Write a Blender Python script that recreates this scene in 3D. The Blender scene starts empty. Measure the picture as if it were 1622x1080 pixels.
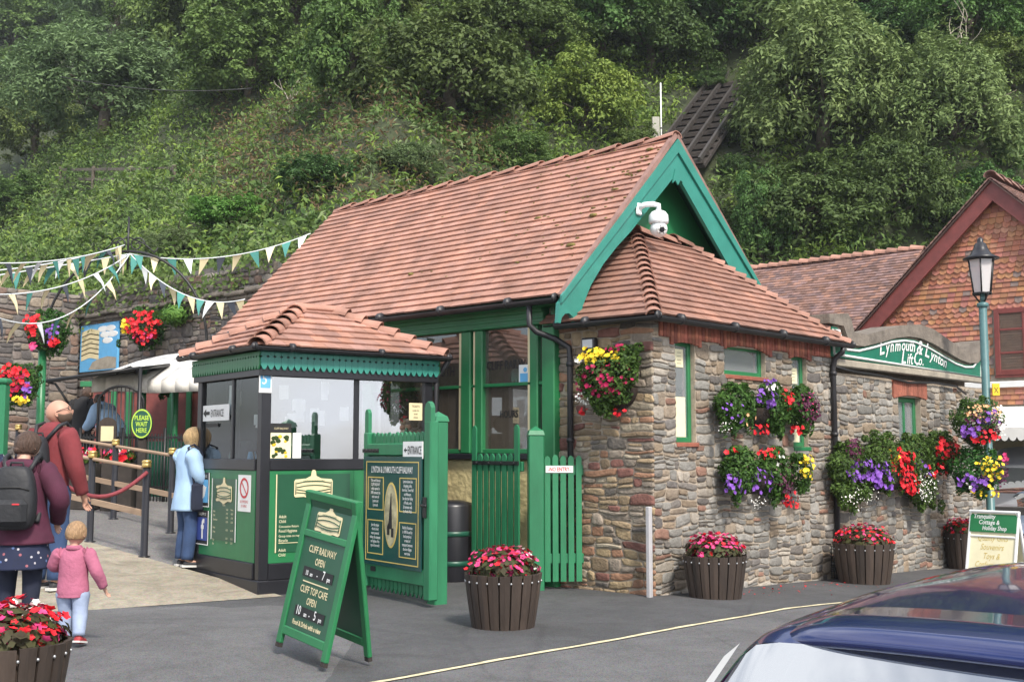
import bpy, math, random
import numpy as np
from mathutils import Vector, Matrix, Quaternion
R = math.radians
rnd = random.Random(7)
sc = bpy.context.scene
col = sc.collection

# ------------------------------------------------------------------ camera, sky, sun, exposure
EYE = 1.5
F, HZ, HEAD = 1826.0, 715.0, R(42.1)
PITCH = math.atan((HZ - 540) / F)
CAM = Vector((-10.06, -7.09, EYE))
cd = bpy.data.cameras.new('camera'); cam = bpy.data.objects.new('camera', cd); col.objects.link(cam)
cam.location = CAM; cam.rotation_euler = (R(90) + PITCH, 0, HEAD - R(90))
cd.sensor_width = 36; cd.lens = 36 * F / 1622; cd.clip_start = 0.05; cd.clip_end = 3000
sc.camera = cam
SUN_EL, SUN_AZ = R(46), R(203)            # azimuth clockwise from +Y
w = bpy.data.worlds.new('World'); sc.world = w; w.use_nodes = True
wn, wl = w.node_tree.nodes, w.node_tree.links
bg = wn['Background']; bg.inputs['Strength'].default_value = 0.15
sky = wn.new('ShaderNodeTexSky'); sky.sky_type = 'NISHITA'; sky.sun_disc = False
sky.sun_elevation = SUN_EL; sky.sun_rotation = SUN_AZ; sky.dust_density = 2.0
tc = wn.new('ShaderNodeTexCoord'); mp = wn.new('ShaderNodeMapping'); mp.inputs['Scale'].default_value = (1.6, 1.6, 4.0)
nz = wn.new('ShaderNodeTexNoise'); nz.inputs['Scale'].default_value = 1.6; nz.inputs['Detail'].default_value = 7; nz.inputs['Roughness'].default_value = .55
rp = wn.new('ShaderNodeValToRGB'); rp.color_ramp.elements[0].position = .38; rp.color_ramp.elements[1].position = .62
mx = wn.new('ShaderNodeMixRGB'); mx.inputs['Color2'].default_value = (7.0, 7.15, 7.5, 1)
wl.new(tc.outputs['Generated'], mp.inputs['Vector']); wl.new(mp.outputs[0], nz.inputs['Vector']); wl.new(nz.outputs['Fac'], rp.inputs[0])
wl.new(rp.outputs[0], mx.inputs['Fac']); wl.new(sky.outputs[0], mx.inputs['Color1']); wl.new(mx.outputs[0], bg.inputs['Color'])
sl = bpy.data.lights.new('sun', 'SUN'); sun = bpy.data.objects.new('sun', sl); col.objects.link(sun)
sl.energy = 3.0; sl.angle = R(9); sl.color = (1.0, .94, .84)
sd = Vector((math.sin(SUN_AZ) * math.cos(SUN_EL), math.cos(SUN_AZ) * math.cos(SUN_EL), math.sin(SUN_EL)))
sun.rotation_euler = sd.to_track_quat('Z', 'Y').to_euler()
vs = sc.view_settings
vs.view_transform = 'Standard'; vs.look = 'None'; vs.exposure = 0.74; vs.gamma = 1.0; vs.use_curve_mapping = False
sc.render.film_transparent = False
try:
    sc.cycles.use_denoising = True; sc.cycles.max_bounces = 6; sc.cycles.transparent_max_bounces = 12
except Exception: pass

# ------------------------------------------------------------------ pixel of the 1622 px photograph -> point in the world
_fw = Vector((math.cos(HEAD) * math.cos(PITCH), math.sin(HEAD) * math.cos(PITCH), math.sin(PITCH)))
_rt = Vector((math.sin(HEAD), -math.cos(HEAD), 0)); _up = _rt.cross(_fw)
def ray(x, y): return _fw + _rt * ((x - 811) / F) + _up * ((540 - y) / F)
def pX(x, y, c): r = ray(x, y); return CAM + r * ((c - CAM.x) / r.x)
def pY(x, y, c): r = ray(x, y); return CAM + r * ((c - CAM.y) / r.y)
def pZ(x, y, c): r = ray(x, y); return CAM + r * ((c - CAM.z) / r.z)
FWD = Vector((math.cos(HEAD), math.sin(HEAD), 0))
def pD(x, y, d): r = ray(x, y); return CAM + r * (d / r.dot(FWD))
RIGHT = _rt.copy()
CAMYAW = HEAD - R(90)      # rotation that turns local +Y to the camera's heading

# ------------------------------------------------------------------ materials
MATS = {}
def mat(name, c, rough=.6, metal=0., var=.15, scale=6., bump=0., bscale=40., spec=.5, coat=0., attr=None, var2=None, detail=5, streak=None):
    m = bpy.data.materials.new(name); m.use_nodes = True
    n, l = m.node_tree.nodes, m.node_tree.links; b = n['Principled BSDF']
    b.inputs['Roughness'].default_value = rough; b.inputs['Metallic'].default_value = metal
    b.inputs['Specular IOR Level'].default_value = spec; b.inputs['Coat Weight'].default_value = coat
    b.inputs['Coat Roughness'].default_value = .05
    t = n.new('ShaderNodeTexCoord'); src = t.outputs['Object']
    if streak:
        mpn = n.new('ShaderNodeMapping'); mpn.inputs['Scale'].default_value = streak; l.new(src, mpn.inputs['Vector']); src = mpn.outputs[0]
    nz = n.new('ShaderNodeTexNoise'); nz.inputs['Scale'].default_value = scale; nz.inputs['Detail'].default_value = detail; nz.inputs['Roughness'].default_value = .65
    l.new(src, nz.inputs['Vector'])
    r = n.new('ShaderNodeValToRGB'); r.color_ramp.elements[0].position = .3; r.color_ramp.elements[1].position = .7
    d = var2 if var2 else [x * (1 - var) for x in c]; u = [min(1, x * (1 + var)) for x in c]
    r.color_ramp.elements[0].color = (*d, 1); r.color_ramp.elements[1].color = (*u, 1)
    l.new(nz.outputs['Fac'], r.inputs[0]); out = r.outputs[0]
    if attr:
        a = n.new('ShaderNodeAttribute'); a.attribute_name = attr
        mm = n.new('ShaderNodeMixRGB'); mm.blend_type = 'MULTIPLY'; mm.inputs['Fac'].default_value = 1
        l.new(out, mm.inputs['Color1']); l.new(a.outputs['Color'], mm.inputs['Color2']); out = mm.outputs[0]
    l.new(out, b.inputs['Base Color'])
    if bump:
        n2 = n.new('ShaderNodeTexNoise'); n2.inputs['Scale'].default_value = bscale; n2.inputs['Detail'].default_value = 6
        l.new(src, n2.inputs['Vector'])
        bp = n.new('ShaderNodeBump'); bp.inputs['Strength'].default_value = bump; bp.inputs['Distance'].default_value = .02
        l.new(n2.outputs['Fac'], bp.inputs['Height']); l.new(bp.outputs[0], b.inputs['Normal'])
    MATS[name] = m; return m
def glass(name, tint, refl, dark=(.02, .022, .024), see=.6):
    # window glass: a fresnel mirror over a partly see-through dark pane
    m = bpy.data.materials.new(name); m.use_nodes = True; n, l = m.node_tree.nodes, m.node_tree.links
    n.remove(n['Principled BSDF']); o = n['Material Output']
    tr = n.new('ShaderNodeBsdfTransparent'); tr.inputs['Color'].default_value = (*tint, 1)
    df = n.new('ShaderNodeBsdfDiffuse'); df.inputs['Color'].default_value = (*dark, 1)
    m1 = n.new('ShaderNodeMixShader'); m1.inputs[0].default_value = see; l.new(df.outputs[0], m1.inputs[1]); l.new(tr.outputs[0], m1.inputs[2])
    gl = n.new('ShaderNodeBsdfGlossy'); gl.inputs['Roughness'].default_value = .015; gl.inputs['Color'].default_value = (.95, .97, 1, 1)
    lw = n.new('ShaderNodeLayerWeight'); lw.inputs['Blend'].default_value = .35
    ad = n.new('ShaderNodeMath'); ad.operation = 'ADD'; ad.use_clamp = True; ad.inputs[1].default_value = refl; l.new(lw.outputs['Fresnel'], ad.inputs[0])
    m2 = n.new('ShaderNodeMixShader'); l.new(ad.outputs[0], m2.inputs[0]); l.new(m1.outputs[0], m2.inputs[1]); l.new(gl.outputs[0], m2.inputs[2])
    l.new(m2.outputs[0], o.inputs['Surface']); MATS[name] = m; return m
def leafmat(name, c1, c2, trans=.25, rough=.6, hue=.06):
    m = bpy.data.materials.new(name); m.use_nodes = True; n, l = m.node_tree.nodes, m.node_tree.links
    b = n['Principled BSDF']; b.inputs['Roughness'].default_value = rough; b.inputs['Specular IOR Level'].default_value = .25
    a = n.new('ShaderNodeAttribute'); a.attribute_name = 'tone'
    mx = n.new('ShaderNodeMixRGB'); mx.inputs[1].default_value = (*c1, 1); mx.inputs[2].default_value = (*c2, 1); l.new(a.outputs['Fac'], mx.inputs[0])
    oi = n.new('ShaderNodeObjectInfo'); hs = n.new('ShaderNodeHueSaturation')
    mr = n.new('ShaderNodeMapRange'); mr.inputs[3].default_value = .5 - hue / 2; mr.inputs[4].default_value = .5 + hue / 2; l.new(oi.outputs['Random'], mr.inputs[0]); l.new(mr.outputs[0], hs.inputs['Hue'])
    l.new(mx.outputs[0], hs.inputs['Color']); l.new(hs.outputs[0], b.inputs['Base Color'])
    t = n.new('ShaderNodeBsdfTranslucent'); l.new(hs.outputs[0], t.inputs['Color'])
    ms = n.new('ShaderNodeMixShader'); ms.inputs[0].default_value = trans; l.new(b.outputs[0], ms.inputs[1]); l.new(t.outputs[0], ms.inputs[2])
    l.new(ms.outputs[0], n['Material Output'].inputs['Surface']); MATS[name] = m; return m

GREEN = (.020, .165, .060); SKYLIT_TEAL = (.035, .225, .180)
mat('green_paint', GREEN, .38, var=.14, scale=3, bump=.05, bscale=25)
mat('skylit_teal', SKYLIT_TEAL, .38, var=.12, scale=3, bump=.05, bscale=25)  # lit-side green: the blue tint of skylight is put into the colour
mat('picket_paint', (.022, .172, .076), .45, var=.2, scale=5, bump=.1, bscale=30, attr='col', streak=(1, 1, .25))
mat('dark_green', (.010, .075, .045), .35, var=.1)
mat('board_green', (.018, .085, .045), .3, var=.08)
mat('board_blue_green', (.010, .062, .058), .25, var=.12)
mat('black_paint', (.014, .014, .018), .35, var=.2)
mat('black_iron', (.012, .012, .013), .45, var=.2)
mat('gutter_black', (.022, .021, .024), .45, var=.35, scale=3)
mat('tile', (.365, .190, .140), .74, var=.30, scale=2.2, bump=.25, bscale=60, attr='col')
mat('tile_weathered', (.25, .145, .12), .78, var=.3, scale=5, bump=.3, bscale=50, attr='col')
mat('tile_hung', (.40, .160, .095), .7, var=.15, scale=6, bump=.2, bscale=60, attr='col')
mat('moss', (.17, .14, .04), .9, var=.5, scale=40, bump=.5, bscale=90)
mat('mortar', (.36, .30, .235), .95, var=.25, scale=14, bump=.5, bscale=70)
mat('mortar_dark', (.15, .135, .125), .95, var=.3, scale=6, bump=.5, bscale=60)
mat('stone', (.92, .90, .88), .82, var=.30, scale=14, bump=.7, bscale=38, attr='col', spec=.3)
mat('brick', (.27, .088, .055), .8, var=.25, scale=12, bump=.3, bscale=60, attr='col')
mat('render', (.33, .29, .23), .9, var=.25, scale=5, bump=.3, bscale=60)
mat('coping', (.17, .145, .12), .92, var=.35, scale=6, bump=.5, bscale=40)
mat('cream_wall', (.62, .52, .27), .8, var=.12, scale=8, bump=.9, bscale=14)
mat('interior', (.26, .215, .16), .9, var=.2)
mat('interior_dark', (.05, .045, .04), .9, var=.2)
mat('white_paint', (.78, .78, .76), .45, var=.05)
mat('cream', (.72, .62, .38), .5, var=.06)
mat('pale_cream', (.80, .74, .50), .5, var=.06)
mat('gold', (.62, .47, .13), .4, var=.1)
mat('black_ink', (.015, .015, .015), .6, var=.1)
mat('red_ink', (.55, .03, .04), .5, var=.05)
mat('sky_blue', (.13, .42, .72), .4, var=.08)
mat('deep_blue', (.045, .075, .30), .4, var=.08)
mat('sepia', (.40, .36, .22), .5, var=.5, scale=9)
mat('lead', (.20, .22, .24), .5, var=.15)
mat('steel', (.45, .46, .47), .35, metal=.8, var=.1)
mat('grey_conduit', (.42, .41, .42), .5, var=.1)
mat('wood_rail', (.36, .245, .16), .55, var=.2, scale=4, streak=(4, .4, 4))
mat('brass', (.65, .47, .17), .3, metal=.8, var=.1)
mat('rope', (.22, .035, .045), .7, var=.2, bump=.4, bscale=120)
mat('barrel', (.045, .032, .025), .7, var=.35, scale=9, bump=.35, bscale=40, attr='col', streak=(1, 1, .15))
mat('soil', (.03, .02, .015), 1, var=.4, bump=.6)
mat('maroon_paint', (.19, .045, .038), .5, var=.2)
mat('lamp_post_paint', (.075, .165, .170), .4, var=.12)
mat('white_cloth', (.74, .72, .67), .8, var=.06)
mat('car_blue', (.010, .020, .105), .22, metal=.3, var=.05, coat=1.0)
mat('car_silver', (.30, .31, .33), .3, metal=.5, var=.05, coat=1.0)
mat('car_pale', (.26, .34, .46), .3, metal=.4, var=.05, coat=1.0)
mat('rubber', (.015, .015, .016), .85, var=.2)
mat('red_lens', (.45, .012, .012), .12, var=.1, coat=.6)
mat('white_lens', (.75, .73, .72), .15, var=.05, coat=.6)
mat('yellow', (.75, .50, .02), .5, var=.1)
mat('camera_white', (.80, .81, .82), .3, var=.03)
mat('timber_dark', (.035, .028, .024), .9, var=.35, scale=6)
mat('bark', (.12, .10, .075), .9, var=.4, scale=12, bump=.5)
mat('bare_wood', (.34, .30, .24), .85, var=.3, scale=12)
mat('concrete_post', (.40, .39, .34), .8, var=.15)
glass('kiosk_glass', (.85, .9, .9), .40, see=.9)
glass('kiosk_side_glass', (.85, .9, .9), .04, see=.9)
MATS['kiosk_side_glass'].node_tree.nodes['Layer Weight'].inputs['Blend'].default_value = .2
glass('facade_glass', (.80, .80, .78), .10, dark=(.15, .125, .10), see=.5)
glass('small_glass', (.9, .92, .95), .22, dark=(.35, .37, .40), see=.35)
glass('car_glass', (.4, .45, .45), .42, dark=(.05, .06, .06), see=.5)
glass('lamp_glass', (.95, .93, .93), .05, dark=(.8, .78, .78), see=.35)
leafmat('leaf_dark', (.040, .078, .023), (.106, .178, .048))
leafmat('leaf_mid', (.064, .120, .031), (.165, .255, .066))
leafmat('leaf_bright', (.088, .175, .033), (.220, .340, .064))
leafmat('leaf_grey', (.098, .150, .062), (.215, .295, .125))
leafmat('leaf_willow', (.100, .155, .050), (.250, .330, .115))
leafmat('leaf_brown', (.085, .060, .028), (.170, .125, .055))
leafmat('leaf_basket', (.020, .060, .012), (.075, .170, .030))
leafmat('begonia_leaf', (.045, .030, .018), (.080, .085, .030))
def petal(name, c):
    return mat(name, c, .55, var=.22, scale=25, spec=.3)
petal('petal_red', (.62, .012, .022)); petal('petal_pink', (.62, .05, .18)); petal('petal_crimson', (.33, .008, .06))
petal('petal_yellow', (.85, .60, .03)); petal('petal_purple', (.20, .075, .40)); petal('petal_white', (.82, .80, .74)); petal('petal_plum', (.085, .012, .045))
petal('petal_peach', (.70, .40, .20))
# cloth and skin
mat('skin', (.50, .27, .19), .55, var=.08); mat('skin_pale', (.56, .33, .24), .55, var=.08)
mat('hair_brown', (.075, .042, .028), .55, var=.5, scale=40, streak=(2, 2, .3), bump=1., bscale=60); mat('hair_blond', (.46, .31, .15), .55, var=.4, scale=40, streak=(2, 2, .3), bump=1., bscale=60); mat('hair_fair', (.34, .21, .11), .55, var=.4, scale=40, streak=(2, 2, .3), bump=.8, bscale=60)
mat('stubble', (.10, .065, .045), .8, var=.3)
mat('coat_purple', (.070, .012, .032), .85, var=.2, bump=.3, bscale=18); mat('jumper_maroon', (.190, .030, .036), .9, var=.15, bump=.25, bscale=30)
mat('jumper_pink', (.38, .115, .185), .9, var=.15, bump=.35, bscale=40); mat('trouser_blue', (.30, .36, .50), .85, var=.15, bump=.3, bscale=16)
mat('coat_blue', (.34, .50, .70), .7, var=.08, bump=.3, bscale=12); mat('jeans', (.030, .060, .140), .85, var=.25, bump=.2, bscale=30)
mat('navy', (.012, .016, .035), .85, var=.2); mat('bag_black', (.015, .016, .019), .6, var=.3, bump=.25, bscale=30); mat('black_cloth', (.014, .013, .014), .85, var=.2)
mat('shoe_red', (.30, .025, .03), .6, var=.1); mat('shoe_white', (.65, .63, .6), .6, var=.1); mat('shoe_dark', (.03, .03, .035), .6, var=.1)
def floral():
    m = mat('floral_skirt', (.015, .020, .050), .85, var=.2); n, l = m.node_tree.nodes, m.node_tree.links; b = n['Principled BSDF']
    v = n.new('ShaderNodeTexVoronoi'); v.inputs['Scale'].default_value = 26; t = n.new('ShaderNodeTexCoord'); l.new(t.outputs['Object'], v.inputs['Vector'])
    r = n.new('ShaderNodeValToRGB'); r.color_ramp.interpolation = 'CONSTANT'; r.color_ramp.elements[0].color = (1, 1, 1, 1); r.color_ramp.elements[1].position = .28; r.color_ramp.elements[1].color = (0, 0, 0, 1)
    l.new(v.outputs['Distance'], r.inputs[0])
    w2 = n.new('ShaderNodeValToRGB'); w2.color_ramp.interpolation = 'CONSTANT'; e = w2.color_ramp.elements; e[0].color = (.012, .018, .045, 1); e[1].position = .45; e[1].color = (.45, .42, .45, 1); q = e.new(.66); q.color = (.30, .10, .12, 1); q = e.new(.8); q.color = (.10, .15, .32, 1)
    l.new(v.outputs['Color'], w2.inputs[0])
    mx = n.new('ShaderNodeMixRGB'); mx.inputs[1].default_value = (.012, .018, .050, 1); l.new(r.outputs[0], mx.inputs[0]); l.new(w2.outputs[0], mx.inputs[2]); l.new(mx.outputs[0], b.inputs['Base Color'])
floral()

# ------------------------------------------------------------------ mesh builder
class MB:
    def __init__(s): s.v = []; s.f = []; s.m = []; s.c = []; s.sm = []
    def add(s, vs, fs, mi=0, c=(1, 1, 1), smooth=False):
        o = len(s.v); s.v += [tuple(p) for p in vs]
        for f in fs: s.f.append([i + o for i in f]); s.m.append(mi); s.c.append(c); s.sm.append(smooth)
        return s
    def box(s, lo, hi, mi=0, c=(1, 1, 1), M=None):
        x0, y0, z0 = lo; x1, y1, z1 = hi
        vs = [Vector(p) for p in ((x0, y0, z0), (x1, y0, z0), (x1, y1, z0), (x0, y1, z0), (x0, y0, z1), (x1, y0, z1), (x1, y1, z1), (x0, y1, z1))]
        if M is not None: vs = [M @ p for p in vs]
        return s.add(vs, [(0, 3, 2, 1), (4, 5, 6, 7), (0, 1, 5, 4), (1, 2, 6, 5), (2, 3, 7, 6), (3, 0, 4, 7)], mi, c)
    def bbox(s, lo, hi, b=.008, mi=0, c=(1, 1, 1), M=None):
        # box with chamfered edges
        x0, y0, z0 = lo; x1, y1, z1 = hi; b = min(b, (x1 - x0) * .45, (y1 - y0) * .45, (z1 - z0) * .45)
        cx, cy, cz = (x0 + x1) / 2, (y0 + y1) / 2, (z0 + z1) / 2; hx, hy, hz = (x1 - x0) / 2, (y1 - y0) / 2, (z1 - z0) / 2
        P = {}; vs = []
        for a in range(3):
            for sx in (-1, 1):
                for sy in (-1, 1):
                    for sz in (-1, 1):
                        h = [hx, hy, hz]; g = [h[i] - (0 if i == a else b) for i in range(3)]
                        P[(a, sx, sy, sz)] = len(vs); p = Vector((cx + sx * g[0], cy + sy * g[1], cz + sz * g[2])); vs.append(M @ p if M is not None else p)
        fs = []
        S = (-1, 1)
        def k(a, t): return P[(a, t[0], t[1], t[2])]
        def put(ax, sg, u, v, order):
            t = [0, 0, 0]; t[ax] = sg; t[(ax + 1) % 3] = u; t[(ax + 2) % 3] = v; return tuple(t)
        for a in range(3):
            for sg in S:
                q = [k(a, put(a, sg, u, v, 0)) for u, v in ((-1, -1), (1, -1), (1, 1), (-1, 1))]
                fs.append(q if sg > 0 else q[::-1])
        for a in range(3):     # edges along axis a
            b1, b2 = (a + 1) % 3, (a + 2) % 3
            for u in S:
                for v in S:
                    t0 = [0, 0, 0]; t0[a] = -1; t0[b1] = u; t0[b2] = v; t1 = list(t0); t1[a] = 1
                    q = [k(b1, t0), k(b1, t1), k(b2, t1), k(b2, t0)]
                    fs.append(q if u * v < 0 else q[::-1])
        for sx in S:
            for sy in S:
                for sz in S:
                    q = [k(0, (sx, sy, sz)), k(1, (sx, sy, sz)), k(2, (sx, sy, sz))]
                    fs.append(q if sx * sy * sz > 0 else q[::-1])
        return s.add(vs, fs, mi, c)
    def prism(s, poly, O, U, V, W, mi=0, c=(1, 1, 1)):
        # polygon in (u,v), extruded by the vector W
        O, U, V, W = Vector(O), Vector(U), Vector(V), Vector(W); n = len(poly)
        a = [O + U * p[0] + V * p[1] for p in poly]; b = [p + W for p in a]
        fl = U.cross(V).dot(W) > 0
        fs = [list(range(n))[::-1] if fl else list(range(n)), [i + n for i in (range(n) if fl else range(n - 1, -1, -1))]]
        for i in range(n):
            j = (i + 1) % n; q = [i, j, j + n, i + n]; fs.append(q if fl else q[::-1])
        return s.add(a + b, fs, mi, c)
    def tube(s, pts, r, n=8, mi=0, c=(1, 1, 1), cap=True, smooth=True):
        pts = [Vector(p) for p in pts]; rs = r if isinstance(r, (list, tuple)) else [r] * len(pts)
        vs = []; fs = []; prev = None
        for i, p in enumerate(pts):
            t = (pts[min(i + 1, len(pts) - 1)] - pts[max(i - 1, 0)]).normalized()
            a = prev if prev is not None else (Vector((0, 0, 1)) if abs(t.z) < .9 else Vector((1, 0, 0)))
            a = (a - t * a.dot(t)); a = a.normalized() if a.length > 1e-6 else t.orthogonal().normalized(); prev = a; b = t.cross(a)
            for k in range(n):
                an = 2 * math.pi * k / n; vs.append(p + (a * math.cos(an) + b * math.sin(an)) * rs[i])
        for i in range(len(pts) - 1):
            for k in range(n):
                k2 = (k + 1) % n; fs.append([i * n + k, i * n + k2, (i + 1) * n + k2, (i + 1) * n + k])
        if cap: fs.append(list(range(n))[::-1]); fs.append([(len(pts) - 1) * n + k for k in range(n)])
        return s.add(vs, fs, mi, c, smooth)
    def lathe(s, prof, n=20, mi=0, c=(1, 1, 1), M=None, smooth=True):
        vs = []; fs = []
        for r, z in prof:
            for k in range(n):
                a = 2 * math.pi * k / n; p = Vector((r * math.cos(a), r * math.sin(a), z)); vs.append(M @ p if M is not None else p)
        for i in range(len(prof) - 1):
            for k in range(n):
                k2 = (k + 1) % n; fs.append([i * n + k, i * n + k2, (i + 1) * n + k2, (i + 1) * n + k])
        fs.append(list(range(n))[::-1]); fs.append([(len(prof) - 1) * n + k for k in range(n)])
        return s.add(vs, fs, mi, c, smooth)
    def sphere(s, ctr, r, nu=12, nv=8, mi=0, c=(1, 1, 1), sc3=(1, 1, 1)):
        prof = []; ctr = Vector(ctr)
        vs = []; fs = []
        for j in range(nv + 1):
            ph = -math.pi / 2 + math.pi * j / nv
            for k in range(nu):
                a = 2 * math.pi * k / nu
                vs.append(ctr + Vector((math.cos(ph) * math.cos(a) * r * sc3[0], math.cos(ph) * math.sin(a) * r * sc3[1], math.sin(ph) * r * sc3[2])))
        for j in range(nv):
            for k in range(nu):
                k2 = (k + 1) % nu; fs.append([j * nu + k, j * nu + k2, (j + 1) * nu + k2, (j + 1) * nu + k])
        return s.add(vs, fs, mi, c, True)
    def build(s, name, mats, parent=None, loc=None):
        me = bpy.data.meshes.new(name); me.from_pydata(s.v, [], s.f)
        mats = mats if isinstance(mats, (list, tuple)) else [mats]
        for m in mats: me.materials.append(MATS[m])
        me.polygons.foreach_set('material_index', s.m); me.polygons.foreach_set('use_smooth', s.sm)
        if any(q != (1, 1, 1) for q in s.c) or any('col' in [nd.attribute_name for nd in MATS[m].node_tree.nodes if nd.type == 'ATTRIBUTE'] for m in mats):
            at = me.attributes.new('col', 'FLOAT_COLOR', 'FACE')
            at.data.foreach_set('color', [x for q in s.c for x in (*q, 1)])
        me.update()
        o = bpy.data.objects.new(name, me); col.objects.link(o)
        if parent is not None: o.parent = parent
        if loc is not None: o.location = loc
        return o
def thing(name, label, cat, loc=(0, 0, 0), rz=0, group=None):
    o = bpy.data.objects.new(name, None); col.objects.link(o); o.location = loc; o.rotation_euler = (0, 0, rz); o.empty_display_size = .2
    o['label'] = label; o['category'] = cat
    if group: o['group'] = group
    return o
def tag(o, label, cat, group=None):
    o['label'] = label; o['category'] = cat
    if group: o['group'] = group
    return o
def struct(o, kind='structure'): o['kind'] = kind; return o
def dup(root, loc, rz=None, label=None):
    r = root.copy(); col.objects.link(r); r.location = loc
    if rz is not None: r.rotation_euler = (0, 0, rz)
    if label: r['label'] = label
    for ch in list(root.children):
        c = ch.copy(); col.objects.link(c); c.parent = r
        for g in list(ch.children): d = g.copy(); col.objects.link(d); d.parent = c
    return r
def noise2(x, y, s=0):
    return (math.sin(x * 1.7 + s) * math.cos(y * 2.3 - s * 1.3) + .5 * math.sin(x * 4.1 + y * 3.3 + s * 2.1) + .25 * math.cos(x * 9.3 - y * 7.7 + s)) / 1.75
# lettering: font curves turned to one mesh per block; frame = (origin, right, up) in the parent's space
def text(parent, name, lines, m, O, U, V, proud=.002):
    U = Vector(U).normalized(); V = Vector(V).normalized(); N = U.cross(V); mb = MB()
    for (s, u, v, size, xs, shear, bold, al) in lines:
        cu = bpy.data.curves.new('lettering', 'FONT'); cu.body = s; cu.size = size; cu.align_x = al; cu.shear = shear; cu.offset = bold; cu.resolution_u = 2; cu.extrude = 0
        to = bpy.data.objects.new('lettering', cu); col.objects.link(to)
        me = to.to_mesh()
        vs = [Vector(O) + U * (u + p.co.x * xs) + V * (v + p.co.y) + N * proud for p in me.vertices]
        mb.add(vs, [list(p.vertices) for p in me.polygons]); to.to_mesh_clear()
        bpy.data.objects.remove(to); bpy.data.curves.remove(cu)
    return mb.build(name, m, parent)
def L(s, u, v, size, xs=.8, shear=0., bold=0., al='CENTER'): return (s, u, v, size, xs, shear, bold, al)
# ------------------------------------------------------------------ ground, ramp, road line, hill
def smooth(a, b, x): t = max(0., min(1., (x - a) / (b - a))); return t * t * (3 - 2 * t)
def depth(x, y): return (x - CAM.x) * FWD.x + (y - CAM.y) * FWD.y
def ground_z(x, y):
    z = -0.036 * max(0, min(x, 40)) - .30 * (1 - smooth(4.6, 7.0, depth(x, y)))
    la = (x - CAM.x) * RIGHT.x + (y - CAM.y) * RIGHT.y; d = depth(x, y)
    z += .065 * (1 - smooth(-2.0, -1.2, la)) * (1 - smooth(9.6, 11.6, d)) * smooth(6.6, 7.4, d)
    return z
def ramp_s(x, y): return (x + 4.68) * .243 + (y - 3.35) * .97
def ramp_z(x, y): return min(.087 * max(0, ramp_s(x, y)), 1.02)
def gz(x, y): return max(ground_z(x, y), ramp_z(x, y)) if x < -2.3 or y > 7 else ground_z(x, y)

def asphalt(name, c1, c2, grit, patch=.5, grain=.55):
    m = bpy.data.materials.new(name); m.use_nodes = True; n, l = m.node_tree.nodes, m.node_tree.links; b = n['Principled BSDF']
    b.inputs['Roughness'].default_value = .82; b.inputs['Specular IOR Level'].default_value = .35
    t = n.new('ShaderNodeTexCoord')
    a = n.new('ShaderNodeTexNoise'); a.inputs['Scale'].default_value = .55; a.inputs['Detail'].default_value = 6; a.inputs['Roughness'].default_value = .7; l.new(t.outputs['Object'], a.inputs[0])
    g = n.new('ShaderNodeTexVoronoi'); g.inputs['Scale'].default_value = grit; l.new(t.outputs['Object'], g.inputs[0])
    r = n.new('ShaderNodeValToRGB'); r.color_ramp.elements[0].position = .3; r.color_ramp.elements[1].position = .7; r.color_ramp.elements[0].color = (*c1, 1); r.color_ramp.elements[1].color = (*c2, 1); l.new(a.outputs['Fac'], r.inputs[0])
    mx = n.new('ShaderNodeMixRGB'); mx.blend_type = 'OVERLAY'; mx.inputs[0].default_value = grain; l.new(r.outputs[0], mx.inputs[1]); l.new(g.outputs['Color'], mx.inputs[2])
    s1 = n.new('ShaderNodeTexNoise'); s1.inputs['Scale'].default_value = 2.6; s1.inputs['Detail'].default_value = 9; s1.inputs['Roughness'].default_value = .75; s1.inputs['Distortion'].default_value = 1.2; l.new(t.outputs['Object'], s1.inputs[0])
    sr = n.new('ShaderNodeValToRGB'); sr.color_ramp.elements[0].position = .32; sr.color_ramp.elements[0].color = (.58, .57, .56, 1); sr.color_ramp.elements[1].position = .56; sr.color_ramp.elements[1].color = (1.08, 1.08, 1.08, 1); l.new(s1.outputs['Fac'], sr.inputs[0])
    m3 = n.new('ShaderNodeMixRGB'); m3.blend_type = 'MULTIPLY'; m3.inputs[0].default_value = patch; l.new(mx.outputs[0], m3.inputs[1]); l.new(sr.outputs[0], m3.inputs[2])
    ck = n.new('ShaderNodeTexVoronoi'); ck.feature = 'DISTANCE_TO_EDGE'; ck.inputs['Scale'].default_value = .42; w_ = n.new('ShaderNodeMixRGB'); w_.inputs[0].default_value = .10; l.new(t.outputs['Object'], w_.inputs[1]); l.new(s1.outputs['Color'], w_.inputs[2]); l.new(w_.outputs[0], ck.inputs[0])
    cr = n.new('ShaderNodeValToRGB'); cr.color_ramp.elements[0].position = .003; cr.color_ramp.elements[0].color = (.45, .45, .45, 1); cr.color_ramp.elements[1].position = .008; cr.color_ramp.elements[1].color = (1, 1, 1, 1); l.new(ck.outputs['Distance'], cr.inputs[0])
    m4 = n.new('ShaderNodeMixRGB'); m4.blend_type = 'MULTIPLY'; m4.inputs[0].default_value = .25; l.new(m3.outputs[0], m4.inputs[1]); l.new(cr.outputs[0], m4.inputs[2])
    hs = n.new('ShaderNodeHueSaturation'); hs.inputs['Saturation'].default_value = .45; l.new(m4.outputs[0], hs.inputs['Color']); l.new(hs.outputs[0], b.inputs['Base Color'])
    bp = n.new('ShaderNodeBump'); bp.inputs['Strength'].default_value = .5; bp.inputs['Distance'].default_value = .012; l.new(g.outputs['Distance'], bp.inputs['Height']); l.new(bp.outputs[0], b.inputs['Normal'])
    MATS[name] = m
asphalt('asphalt', (.085, .082, .085), (.135, .130, .134), 130)
asphalt('asphalt_dark', (.052, .052, .056), (.090, .090, .095), 150)
asphalt('path_grey', (.13, .118, .112), (.20, .182, .172), 90)
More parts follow.
